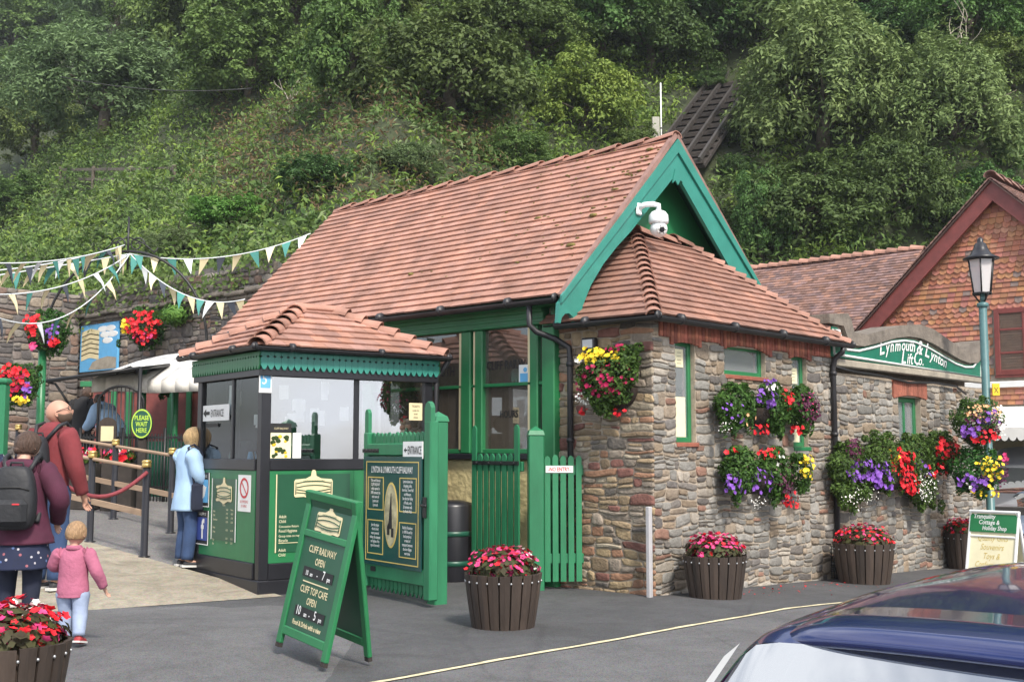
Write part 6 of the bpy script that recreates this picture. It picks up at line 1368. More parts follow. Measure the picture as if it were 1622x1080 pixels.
for rr, z_ in ((rb_ + .01, zb_), (rt_ + .012, zt_)):
    mb.tube([(rr * math.cos(2 * math.pi * i / 6 + .3), rr * math.sin(2 * math.pi * i / 6 + .3), z_) for i in range(7)], .015, 6)
for i in range(3): a = 2 * math.pi * i / 3; mb.tube([(.04 * math.cos(a), .04 * math.sin(a), zz(478)), (rb_ * math.cos(a), rb_ * math.sin(a), zb_)], .012, 6)
lt = mb.build('lantern_frame', 'black_iron', lp)
mb = MB(); vs = [(s * math.cos(2 * math.pi * i / 6 + .3), s * math.sin(2 * math.pi * i / 6 + .3), z_) for s, z_ in ((rb_ - .004, zb_ + .01), (rt_ - .004, zt_ - .01)) for i in range(6)]; mb.add(vs, [(i, (i + 1) % 6, 6 + (i + 1) % 6, 6 + i) for i in range(6)]); mb.build('lantern_glass', 'lamp_glass', lt)
mb = MB(); mb.lathe([(.26, zt_ + .0), (.265, zt_ + .02), (.16, zt_ + .07), (.11, zt_ + .16), (.08, zt_ + .24), (.045, zt_ + .26), (.045, zt_ + .30), (.03, zt_ + .33), (.005, zt_ + .34)], 18); mb.build('lantern_roof', 'black_paint', lt)
mb = MB(); mb.tube([(0, 0, zb_ + .05), (0, 0, zb_ + .3)], .05, 10); mb.build('bulb_housing', 'white_paint', lt)
p = pD(1577, 617, 17.2); tg = thing('post_notice', 'small yellow notice strapped to the teal lamp post', 'notice', p, CAMYAW); mb = MB(); mb.bbox((-.055, -.02, -.09), (.055, .0, .09), .004); mb.build('plate', 'yellow', tg); text(tg, 'symbol', [L('X', 0, -.05, .12, .8)], 'black_ink', (0, -.02, 0), (1, 0, 0), (0, 0, 1))

# ------------------------------------------------------------------ cars
def car(name, label, P, yaw, paint, Lc=4.15, Wc=1.70, Hc=1.43, estate=False):
    t = thing(name, label, 'car', P, yaw); h = Wc / 2
    # stations from the tail (x=0) to the nose: x, sill, belt height, roof height, belt half-width, roof half-width
    T = [(0.00, .32, .80, .82, .90, .80), (.04, .22, .92, .95, .96, .84), (.16, .20, .95, 1.06, .975, .78), (.42, .20, .955, 1.345, .985, .70), (.50, .2, .955, 1.385, .985, .69), (.95, .20, .955, 1.425, .99, .685), (1.5, .2, .95, Hc, 1.0, .68), (2.1, .2, .94, 1.405, 1.0, .67), (2.35, .2, .935, 1.34, 1.0, .67), (3.02, .2, .93, .97, .98, .78), (3.3, .2, .86, .91, .97, .72), (3.8, .22, .74, .79, .92, .60), (4.05, .25, .62, .66, .85, .5), (4.15, .32, .5, .52, .78, .5)]
    T = [(x * Lc / 4.15, a, b * Hc / 1.43, c * Hc / 1.43, d * h, e * h) for x, a, b, c, d, e in T]
    xs_ = [q[0] for q in T]
    def itp(x):
        for i in range(len(T) - 1):
            if x <= T[i + 1][0] or i == len(T) - 2:
                k = max(0, min(1, (x - T[i][0]) / (T[i + 1][0] - T[i][0]))); return [T[i][j] * (1 - k) + T[i + 1][j] * k for j in range(6)]
    st_ = sorted(set([round(v, 3) for i in range(len(xs_) - 1) for v in (xs_[i], (xs_[i] + xs_[i + 1]) / 2)] + [xs_[-1]]))
    rings = []
    for x in st_:
        _, sl_, bl, rf_, bw_, rw_ = itp(x); hi = max(rf_ - bl, .004)
        rings.append([(x, 0, sl_), (x, bw_ * .86, sl_), (x, bw_ * .985, sl_ + .08), (x, bw_ * 1.01, sl_ * .4 + bl * .6), (x, bw_ * .99, bl - .03), (x, bw_ * .965, bl), (x, bw_ * .965 + (rw_ - bw_ * .965) * .9, bl + hi * .84), (x, rw_ * .97, bl + hi * .92), (x, rw_ * (.905 if x < .45 else .82), bl + hi * .97), (x, rw_ * .45, bl + hi * .992), (x, 0, bl + hi)])
    parts = {k: MB() for k in ('body', 'rear_window', 'windscreen', 'side_window')}
    m_ = len(rings[0])
    for i in range(len(rings) - 1):
        xa, xb = rings[i][0][0] / Lc * 4.15, rings[i + 1][0][0] / Lc * 4.15; xm = (xa + xb) / 2
        for s in (1, -1):
            for j in range(m_ - 1):
                q = [rings[i][j], rings[i + 1][j], rings[i + 1][j + 1], rings[i][j + 1]]; q = [(a, b * s, c) for a, b, c in q]
                if s > 0: q = q[::-1]
                key = 'body'
                if .16 < xm < .42 and j >= 7: key = 'rear_window'
                elif 2.35 < xm < 3.02 and j >= 7: key = 'windscreen'
                elif .62 < xm < 2.4 and j == 5 and not (1.50 < xm < 1.54): key = 'side_window'
                parts[key].add(q, [(0, 1, 2, 3)], 0, (1, 1, 1), True)
    for ring, fl in ((rings[0], 1), (rings[-1], -1)):
        x_ = ring[0][0] - .02 * fl * (1 if fl > 0 else -0); c_ = [(a - .03 * fl, b * s, c) for s in (1,) for a, b, c in ring]; full = ring + [(a, -b, c) for a, b, c in ring[-2:0:-1]]; n_ = len(full)
        ins = [(a - .035 * fl, b * .86, .5 * (ring[0][2] + ring[-1][2]) + (c - .5 * (ring[0][2] + ring[-1][2])) * .82) for a, b, c in full]
        parts['body'].add(full + ins, [(i, (i + 1) % n_, n_ + (i + 1) % n_, n_ + i) for i in range(n_)] + [tuple(range(n_, 2 * n_))], 0, (1, 1, 1), True)
    b = parts['body'].build('body', paint, t)
    import bmesh
    def weld(o, sub=1):
        bm = bmesh.new(); bm.from_mesh(o.data); bmesh.ops.remove_doubles(bm, verts=bm.verts, dist=1e-4); bm.to_mesh(o.data); bm.free(); o.data.polygons.foreach_set('use_smooth', [True] * len(o.data.polygons))
        if sub: s_ = o.modifiers.new('round', 'SUBSURF'); s_.levels = s_.render_levels = sub
    weld(b, 2)
    for k in ('rear_window', 'windscreen', 'side_window'):
        if parts[k].f: o = parts[k].build(k, 'car_glass', t); weld(o, 1)
    mb = MB(); mb.box((.5, -h * .8, .25), (3.2, h * .8, .9)); mb.build('cabin', 'interior_dark', t)
    for x in (.72, 3.38):
        for s in (-1, 1):
            M = Matrix.Translation((x * Lc / 4.15, s * (h - .11), .31)) @ Matrix.Rotation(R(90), 4, 'X'); mb = MB(); mb.lathe([(.19, -.10), (.29, -.10), (.31, -.07), (.31, .07), (.29, .10), (.19, .10)], 24, M=M); wh = mb.build('wheel', 'rubber', t)
            mb = MB(); mb.lathe([(.19, -.09), (.19, .09), (.15, .085), (.05, .10)], 20, M=M); mb.build('rim', 'steel', wh)
    sc_ = Hc / 1.43
    for s in (-1, 1):      # tall lights up the rear pillars, headlights, mirrors
        for m_l, t0, t1 in (('white_lens', .0, 1.), ('red_lens', -.30, .0)):
            mb = MB(); rr_ = [rg for rg in rings if .045 < rg[0][0] / Lc * 4.15 < .425]
            def pt_(rg, t): A_, B_, C_ = Vector(rg[5]), Vector(rg[6]), Vector(rg[7]); p = B_.lerp(C_, t) if t >= 0 else B_.lerp(A_, -t); return Vector((p.x - .012, p.y * s * 1.006 + s * .006, p.z + .008))
            for ra_, rb_ in zip(rr_, rr_[1:]): mb.add([pt_(ra_, t0), pt_(rb_, t0), pt_(rb_, t1), pt_(ra_, t1)], [(0, 1, 2, 3) if s < 0 else (3, 2, 1, 0)], 0, (1, 1, 1), True)
            mb.build('tail_light', m_l, t)
        mb = MB(); mb.bbox((3.82, s * h * .62 - .14, .60 * sc_), (4.06, s * h * .62 + .14, .74 * sc_), .05); mb.build('headlight', 'white_lens', t)
        mb = MB(); mb.bbox((2.62, s * (h + .10) - .09, .93 * sc_), (2.80, s * (h + .10) + .09, 1.07 * sc_), .05); mb.build('mirror', paint, t)
    mb = MB()
    for i in range(5): mb.bbox((4.06, -.35, (.40 + i * .05) * sc_), (4.13, .35, (.425 + i * .05) * sc_), .006)
    mb.build('grille', 'black_paint', t)
    return t
# near car, seen from behind at the lower right
CZ = 1.12                                      # height of the spoiler edge
cp = pZ(1190, 1003, CZ)
YW = R(-1.5)
nc = car('parked_car', 'dark navy blue hatchback parked in the foreground seen from behind over its roof', (0, 0, 0), YW, 'car_blue', 4.2, 1.72, 1.44)
# the left end of the roof's rear edge lies at (x .40, y +.60, z 1.36) in the car
off = Matrix.Rotation(YW, 3, 'Z') @ Vector((.405, .56, 1.355)); nc.location = cp - off
gzc = nc.location.z
mb = MB(); n = 48; WS = .545
def roofz(x, y): k = abs(y / WS); return 1.360 + .020 * (1 - k * k) - .035 * k ** 8 + (x - .40) * .17 - .05 * max(0, x - .5)
for i in range(n):
    a, b = -WS + 2 * WS * i / n, -WS + 2 * WS * (i + 1) / n; f = lambda y: .395 + .030 * (y / WS) ** 2 + .06 * abs(y / WS) ** 10
    prof = lambda y: [(f(y) + .05, y, roofz(.40, y) - .036), (f(y) + .008, y, roofz(f(y), y) - .026), (f(y), y, roofz(f(y), y) - .018), (f(y) + .004, y, roofz(f(y), y) - .007), (f(y) + .018, y, roofz(f(y) + .018, y) + .002), (f(y) + .05, y, roofz(f(y) + .05, y) + .007), (f(y) + .11, y, roofz(f(y) + .11, y) + .009), (.62, y, roofz(.62, y) + .006), (.63, y, roofz(.62, y) - .012)]
    A_, B_ = prof(a), prof(b)
    for k in range(8): mb.add([A_[k], B_[k], B_[k + 1], A_[k + 1]], [(0, 3, 2, 1)], 0, (1, 1, 1), True)
sp_ = mb.build('spoiler', 'car_blue', nc)
import bmesh
bm = bmesh.new(); bm.from_mesh(sp_.data); bmesh.ops.remove_doubles(bm, verts=bm.verts, dist=1e-4); bm.to_mesh(sp_.data); bm.free(); sp_.data.polygons.foreach_set('use_smooth', [True] * len(sp_.data.polygons))
mb = MB(); mb.bbox((.37, -.055, 1.362), (.41, -.03, 1.388), .006); mb.build('washer_jet', 'black_paint', sp_)
mb = MB(); mb.box((.40, -.36, 1.20), (.42, .20, 1.222)); mb.build('brake_light', 'red_lens', nc)
# two cars farther along by the shop
p = pD(1592, 780, 19.0); c2 = car('parked_car', 'pale blue car with dark grille, mostly hidden behind the teal lamp post', (p.x + 4.0, p.y - .15, ground_z(p.x, p.y)), R(180), 'car_pale', 4.1, 1.70, 1.20)
p = pD(1612, 760, 20.6); c3 = car('parked_car', 'large silver grey car cut by the photo edge in front of the shop awning', (p.x + 3.3, p.y + .1, ground_z(p.x, p.y)), R(172), 'car_silver', 4.5, 1.8, 1.72)
# ------------------------------------------------------------------ people
def skin(name, chains, m, parent, sub=2, root=0, extra=None, smooth_=True):
    # chains: lists of (key, point, (rx, ry)); equal keys share a vertex
    idx = {}; V = []; Rr = []; E = []
    for ch in chains:
        prev = None
        for key, p, r_ in ch:
            if key not in idx: idx[key] = len(V); V.append(tuple(p)); Rr.append(r_ if isinstance(r_, tuple) else (r_, r_))
            if prev is not None and (prev, idx[key]) not in E: E.append((prev, idx[key]))
            prev = idx[key]
    me = bpy.data.meshes.new(name); me.from_pydata(V, E, []); o = bpy.data.objects.new(name, me); col.objects.link(o)
    sk = o.modifiers.new('skin', 'SKIN'); sk.use_smooth_shade = True; sk.branch_smoothing = .6
    for i, q in enumerate(me.skin_vertices[0].data): q.radius = Rr[i]; q.use_root = (i == root)
    s_ = o.modifiers.new('sub', 'SUBSURF'); s_.levels = s_.render_levels = sub
    dg = bpy.context.evaluated_depsgraph_get(); me2 = bpy.data.meshes.new_from_object(o.evaluated_get(dg)); bpy.data.objects.remove(o)
    if extra: 
        import bmesh
        bm = bmesh.new(); bm.from_mesh(me2); tmp = bpy.data.meshes.new('t'); tmp.from_pydata(extra.v, [], extra.f); bm.from_mesh(tmp); bm.to_mesh(me2); bm.free()
    me2.name = name; me2.materials.clear(); me2.materials.append(MATS[m]); me2.polygons.foreach_set('use_smooth', [True] * len(me2.polygons)); me2.polygons.foreach_set('material_index', [0] * len(me2.polygons))
    o = bpy.data.objects.new(name, me2); col.objects.link(o); o.parent = parent; return o
def head_mesh(mb, c, s, Mr, mi=0):
    # head: skull, brow, nose, mouth, chin, ears; s = head height; faces local +y
    nu, nv = 28, 20; vs = []; fs = []
    for j in range(nv + 1):
        ph = -math.pi / 2 + math.pi * j / nv; z = math.sin(ph)
        for k in range(nu):
            a = 2 * math.pi * k / nu; x, y = math.cos(ph) * math.sin(a), math.cos(ph) * math.cos(a)
            wx = .385 * (1 - .22 * max(0, -z) ** 1.3); wy = .46
            px, py, pz = x * wx, y * wy, z * .5
            if y < 0: py *= 1.06 * (1 - .30 * max(0, -z))
            if y > 0 and z < 0: py += .05 * (-z) * y
            f = max(0, y) ** 3 * math.exp(-(x / .35) ** 2)
            py += f * (.035 * math.exp(-((z - .12) / .12) ** 2) - .03 * math.exp(-((z + .02) / .10) ** 2))
            fn = math.exp(-(x / .14) ** 2) * max(0, y); py += fn * (.11 * math.exp(-((z + .24) / .10) ** 2) + .05 * math.exp(-((z + .08) / .12) ** 2))
            py += math.exp(-(x / .22) ** 2) * max(0, y) * (.035 * math.exp(-((z + .48) / .06) ** 2) - .012 * math.exp(-((z + .55) / .03) ** 2) + .045 * math.exp(-((z + .78) / .12) ** 2))
            vs.append(c + Mr @ (Vector((px, py, pz)) * s))
    for j in range(nv):
        for k in range(nu): k2 = (k + 1) % nu; fs.append([j * nu + k, (j + 1) * nu + k, (j + 1) * nu + k2, j * nu + k2])
    mb.add(vs, fs, mi, (1, 1, 1), True)
    for sx in (-1, 1):
        n = 10; ring = []
        for q, d_ in ((1, 0), (.9, .05), (.5, .035)):
            for k in range(n): a = 2 * math.pi * k / n; ring.append(c + Mr @ (Vector((sx * (.36 + d_), -.03 - .05 * math.cos(a) * q + (-.03 * d_ * 10), -.05 + .12 * math.sin(a) * q)) * s))
        f2 = [[i * n + k, i * n + (k + 1) % n, (i + 1) * n + (k + 1) % n, (i + 1) * n + k] for i in range(2) for k in range(n)] + [[2 * n + k for k in range(n)]]
        mb.add(ring, f2, mi, (1, 1, 1), True)
from mathutils import noise as mnoise
def hair_cap(c, s, Mr, m, parent, low=-.25, front=.15, vol=.045, name='hair', long_=0., fringe=False):
    mb = MB(); nu, nv = 28, 16; vs = []; fs = []
    for j in range(nv + 1):
        for k in range(nu):
            a = 2 * math.pi * k / nu; fy = math.cos(a); lim = low + (front - low) * smooth(.15, .75, fy)
            ph = math.asin(max(-.98, min(.98, lim))); ph = ph + (math.pi / 2 - ph) * j / nv; z = math.sin(ph); x, y = math.cos(ph) * math.sin(a), math.cos(ph) * math.cos(a)
            wv = 1 + .018 * math.sin(a * 9 + j * .7) + .05 * mnoise.noise(Vector((x * 7, y * 7, z * 3.5))) + .03 * mnoise.noise(Vector((x * 19, y * 19, z * 6)))
            sx_ = .385 * (1 - .10 * max(0, -z)) + vol; sy_ = .46 + vol; p = Vector((x * sx_ * wv, y * sy_ * (1.08 if y < 0 else 1) * wv, z * (.5 + vol)))
            if long_ and j < 4 and fy < .4: p.z -= long_ * (4 - j) / 4
            vs.append(c + Mr @ (p * s))
    for j in range(nv):
        for k in range(nu): k2 = (k + 1) % nu; fs.append([j * nu + k, (j + 1) * nu + k, (j + 1) * nu + k2, j * nu + k2])
    mb.add(vs, fs, 0, (1, 1, 1), True); o = mb.build(name, m, parent); sf = o.modifiers.new('thick', 'SOLIDIFY'); sf.thickness = .03 * s; sf.offset = -1; return o
def limb_hand(tag_, w, dirv, side, s):
    # palm and five fingers; w = wrist, dirv = pointing direction, side = direction of the thumb
    d = dirv.normalized(); sd_ = (side - d * side.dot(d)).normalized(); nrm = d.cross(sd_); pal = w + d * .055 * s; kn = w + d * .095 * s; ch = [[('w' + tag_, w, (.024 * s, .019 * s)), ('p' + tag_, pal, (.036 * s, .018 * s)), ('k' + tag_, kn, (.036 * s, .015 * s))]]
    for i, (off, ln) in enumerate(((.030, .070), (.011, .080), (-.009, .074), (-.027, .058))):
        b = kn + sd_ * off * s; c1 = b + d * ln * .5 * s + nrm * .008 * s; c2 = b + d * ln * .85 * s + nrm * .030 * s
        ch.append([('k' + tag_, kn, .03 * s), ('f%s%d' % (tag_, i), b + d * .012 * s, .0095 * s), ('g%s%d' % (tag_, i), c1, .0085 * s), ('h%s%d' % (tag_, i), c2, .0065 * s)])
    t0 = pal + sd_ * .034 * s - d * .01 * s; ch.append([('p' + tag_, pal, .03 * s), ('t' + tag_, t0, .012 * s), ('u' + tag_, t0 + (d * .7 + sd_ * .6).normalized() * .035 * s, .010 * s), ('v' + tag_, t0 + (d * .9 + sd_ * .35).normalized() * .06 * s, .0075 * s)])
    return ch
def person(label, P, face, H, J=None, skinm='skin', yaw=0., pitch=0., build_=1., child=False, group=None):
    # J overrides joints (fractions of height); local x right, y the way the body faces
    t = thing('person', label, 'person', P, face, group); hh = H / (7.4 if not child else 5.2)
    D = dict(pelvis=(0, 0, .52), waist=(0, .004, .60), chest=(0, .0, .71), neck=(0, -.008, .825), skull=(0, .004, .865), ls=(-.108, -.004, .795), rs=(.108, -.004, .795), le=(-.135, -.01, .63), re=(.135, -.01, .63), lw=(-.14, .03, .485), rw=(.14, .03, .485), lh=(-.052, 0, .505), rh=(.052, 0, .505), lk=(-.056, .012, .285), rk=(.056, .012, .285), la=(-.058, -.01, .045), ra=(.058, -.01, .045), lt=(-.066, .085, .018), rt=(.066, .085, .018))
    if child: D.update(dict(pelvis=(0, 0, .44), waist=(0, .004, .53), chest=(0, 0, .65), neck=(0, -.004, .775), skull=(0, .0, .81), ls=(-.115, 0, .735), rs=(.115, 0, .735), le=(-.15, -.02, .60), re=(.15, -.02, .60), lw=(-.16, .02, .48), rw=(.16, .02, .48), lh=(-.06, 0, .42), rh=(.06, 0, .42), lk=(-.062, .01, .24), rk=(.062, .01, .24), la=(-.062, -.01, .05), ra=(.062, -.01, .05), lt=(-.07, .09, .022), rt=(.07, .09, .022)))
    if J: D.update(J)
    D = {k: Vector(v) * H for k, v in D.items()}; B = build_ * H; t_ = dict(D=D, H=H, B=B, t=t)
    Mr = Matrix.Rotation(yaw, 3, 'Z') @ Matrix.Rotation(-pitch, 3, 'X'); hc = D['skull'] + Mr @ Vector((0, .02 * H, (.5 * hh) * .80)); t_.update(hc=hc, hh=hh, Mr=Mr)
    ch = [[('pelvis', D['pelvis'], (.070 * B, .052 * B)), ('waist', D['waist'], (.066 * B, .048 * B)), ('chest', D['chest'], (.078 * B, .052 * B)), ('neck', D['neck'], .034 * B), ('skull', D['skull'], .034 * B), ('hd', hc, hh * .30)]]
    for s in 'lr':
        ch.append([('chest', D['chest'], .06), (s + 's', D[s + 's'], .030 * B), (s + 'e', D[s + 'e'], .024 * B), ('w' + s, D[s + 'w'], .019 * B)])
        ch.append([('pelvis', D['pelvis'], .06), (s + 'h', D[s + 'h'], .042 * B), (s + 'k', D[s + 'k'], .034 * B), (s + 'a', D[s + 'a'], .024 * B), (s + 't', D[s + 't'], .020 * B)])
        fa = (D[s + 'w'] - D[s + 'e']).normalized(); ch += limb_hand(s, D[s + 'w'], fa, Vector((0, 1, 0)), H / 1.7 * (1 if not child else 1.1))
    hm = MB(); head_mesh(hm, hc, hh, Mr); skin('body', ch, skinm, t, 2, 0, hm)
    # eyes and brows
    mb = MB()
    for s in (-1, 1): mb.sphere(hc + Mr @ (Vector((s * .155, .405, .0)) * hh), .05 * hh, 8, 6, sc3=(1, .6, .7))
    mb.build('eyes', 'black_ink', t) if False else None
    for s in (-1, 1):
        mb = MB(); mb.sphere(hc + Mr @ (Vector((s * .155, .40, .01)) * hh), .05 * hh, 8, 6, sc3=(1, .7, .6)); mb.build('eye', 'black_ink', t)
    return t_
from mathutils import noise as mnoise
def loft(mb, rings, n=26, fold=.03, freq=16., seed=0, sub=3, close=True):
    # smooth tube through elliptical rings (centre, rx, ry); the surface is creased like cloth
    R_ = []
    for i in range(len(rings) - 1):
        p0, p1, p2, p3 = rings[max(i - 1, 0)], rings[i], rings[i + 1], rings[min(i + 2, len(rings) - 1)]
        for k in range(sub):
            t = k / sub; f = lambda a, b, c, d: .5 * ((2 * b) + (c - a) * t + (2 * a - 5 * b + 4 * c - d) * t * t + (3 * b - a - 3 * c + d) * t ** 3)
            R_.append((Vector([f(p0[0][j], p1[0][j], p2[0][j], p3[0][j]) for j in range(3)]), f(p0[1], p1[1], p2[1], p3[1]), f(p0[2], p1[2], p2[2], p3[2])))
    R_.append((Vector(rings[-1][0]), rings[-1][1], rings[-1][2])); vs = []; fs = []
    for i, (c, rx, ry) in enumerate(R_):
        t = (R_[min(i + 1, len(R_) - 1)][0] - R_[max(i - 1, 0)][0]).normalized(); X = Vector((1, 0, 0)); X = X - t * X.dot(t); X = X.normalized() if X.length > .2 else Vector((0, 1, 0)); Y = t.cross(X).normalized()
        for k in range(n):
            an = 2 * math.pi * k / n; d = X * math.cos(an) * rx + Y * math.sin(an) * ry; p = c + d
            nn = mnoise.noise(Vector((p.x * freq, p.y * freq, p.z * freq * .55 + seed))) + .5 * mnoise.noise(Vector((p.x * freq * 2.2, p.y * freq * 2.2, p.z * freq * 2.6 + seed)))
            vs.append(p + d.normalized() * nn * fold * max(rx, ry))
    for i in range(len(R_) - 1):
        for k in range(n): k2 = (k + 1) % n; fs.append((i * n + k, i * n + k2, (i + 1) * n + k2, (i + 1) * n + k))
    if close: fs.append(tuple(range(n))[::-1]); fs.append(tuple((len(R_) - 1) * n + k for k in range(n)))
    mb.add(vs, fs, 0, (1, 1, 1), True)
def trousers(q, name, m, r=(.066, .050, .042), hip=(.100, .078), end=.95, fold=.07):
    D, B, H = q['D'], q['B'], q['H']; mb = MB(); p = D['pelvis']
    loft(mb, [(p + Vector((0, 0, .065 * H)), hip[0] * .92 * B, hip[1] * .9 * B), (p + Vector((0, 0, .02 * H)), hip[0] * B, hip[1] * B), (p - Vector((0, 0, .035 * H)), hip[0] * .98 * B, hip[1] * B), (p - Vector((0, 0, .06 * H)), hip[0] * .7 * B, hip[1] * .7 * B)], fold=.03)
    for s in 'lr':
        h_, k_, a_ = D[s + 'h'], D[s + 'k'], D[s + 'k'].lerp(D[s + 'a'], end)
        loft(mb, [(h_ + Vector((0, 0, .03 * H)), r[0] * .8 * B, r[0] * .9 * B), (h_ - Vector((0, 0, .02 * H)), r[0] * B, r[0] * 1.08 * B), (h_.lerp(k_, .5), r[0] * .88 * B, r[0] * .95 * B), (k_, r[1] * B, r[1] * B), (k_.lerp(a_, .5), (r[1] + r[2]) / 2 * B, (r[1] + r[2]) / 2 * 1.06 * B), (a_, r[2] * B, r[2] * B)], n=18, fold=fold, seed=3 if s == 'l' else 8)
    return mb.build(name, m, q['t'])
def top(q, name, m, hem, hemr, hip, waist, chest, arm, fold=.035, sleeve=.96, neck=.052):
    D, B, H = q['D'], q['B'], q['H']; mb = MB(); ax_ = lambda z: D['pelvis'].lerp(D['chest'], (z * H - D['pelvis'].z) / (D['chest'].z - D['pelvis'].z)) if z * H > D['pelvis'].z else Vector((D['pelvis'].x, D['pelvis'].y, z * H))
    ch, nk = D['chest'], D['neck']; sh = (D['ls'] + D['rs']) / 2; hw = (D['rs'] - D['ls']).length / 2; pz = D['pelvis'].z / H; cz = ch.z / H
    rings = []
    if hem < pz - .03: rings.append((ax_(hem), hemr * B, hemr * .82 * B)); rings.append((ax_((hem + pz) / 2), (hemr + hip) / 2 * B, (hemr + hip) / 2 * .82 * B))
    else: rings.append((ax_(hem), hemr * B, hemr * .8 * B))
    rings += [(ax_(max(pz, hem + .02)), hip * B, hip * .80 * B), (D['waist'], waist * B, waist * .78 * B), (ch, chest * B, chest * .74 * B), (ch.lerp(sh, .55), chest * 1.0 * B, chest * .70 * B), (sh + Vector((0, 0, .004 * H)), hw * .93, chest * .56 * B), (sh.lerp(nk, .45) + Vector((0, 0, .014 * H)), hw * .66, chest * .47 * B), (nk + Vector((0, 0, .0 * H)), neck * B, neck * B), (nk + Vector((0, 0, .018 * H)), neck * .93 * B, neck * .93 * B)]
    loft(mb, rings, n=30, fold=fold)
    for s in 'lr':
        S_, E_, W_ = D[s + 's'], D[s + 'e'], D[s + 'e'].lerp(D[s + 'w'], sleeve); inn = S_.lerp(sh, .62) + Vector((0, 0, -.028 * H)); f_ = (E_ - S_)
        loft(mb, [(inn, arm[0] * .55 * B, arm[0] * .55 * B), (S_.lerp(sh, .2) - Vector((0, 0, .006 * H)), arm[0] * .86 * B, arm[0] * .86 * B), (S_ - Vector((0, 0, .012 * H)), arm[0] * .98 * B, arm[0] * .98 * B), (S_ + f_ * .35, arm[0] * .95 * B, arm[0] * .95 * B), (E_, arm[1] * B, arm[1] * B), (E_.lerp(W_, .5), (arm[1] + arm[2]) / 2 * B, (arm[1] + arm[2]) / 2 * B), (W_, arm[2] * B, arm[2] * B)], n=18, fold=fold * 2.2, seed=5 if s == 'l' else 11)
    return mb.build(name, m, q['t'])
def shoes(q, m, sc_=1., sole='shoe_white'):
    D, H = q['D'], q['H']
    for s in 'lr':
        a, tt = D[s + 'a'], D[s + 't']; d = (tt - a); mb = MB(); dd = Vector((d.x, d.y, 0)).normalized(); heel = a - dd * .028 * H; 
        z0 = min(a.z - .045 * H, tt.z - .018 * H); tilt = 0
        skin('shoe', [[('a', heel + Vector((0, 0, -.012 * H)), (.024 * H * sc_, .026 * H * sc_)), ('b', a.lerp(tt, .45) + Vector((0, 0, -.008 * H)), (.026 * H * sc_, .022 * H * sc_)), ('c', tt + dd * .022 * H + Vector((0, 0, .002 * H)), (.025 * H * sc_, .017 * H * sc_))]], m, q['t'])
        U = Vector((-dd.y, dd.x, 0)); h_ = heel - dd * .012 * H; e_ = tt + dd * .046 * H; zh = heel.z - .038 * H; zt = tt.z - .018 * H; mb = MB(); vs = []
        for (p, w_) in ((h_, .020), (a.lerp(tt, .5), .026), (tt, .028), (e_, .014)):
            k = (p - h_).dot(dd) / max(1e-6, (e_ - h_).dot(dd)); z = zh + (zt - zh) * k
            for sx in (-1, 1):
                for dz in (0, .014 * H): r_ = p + U * sx * w_ * H * sc_; vs.append((r_.x, r_.y, z + dz))
        fs = []
        for i in range(3): a_ = i * 4; b_ = a_ + 4; fs += [(a_, b_, b_ + 1, a_ + 1), (a_ + 2, a_ + 3, b_ + 3, b_ + 2), (a_ + 1, b_ + 1, b_ + 3, a_ + 3), (a_, a_ + 2, b_ + 2, b_)]
        fs += [(0, 1, 3, 2), (12, 14, 15, 13)]; mb.add(vs, fs); mb.build('sole', sole, q['t'])
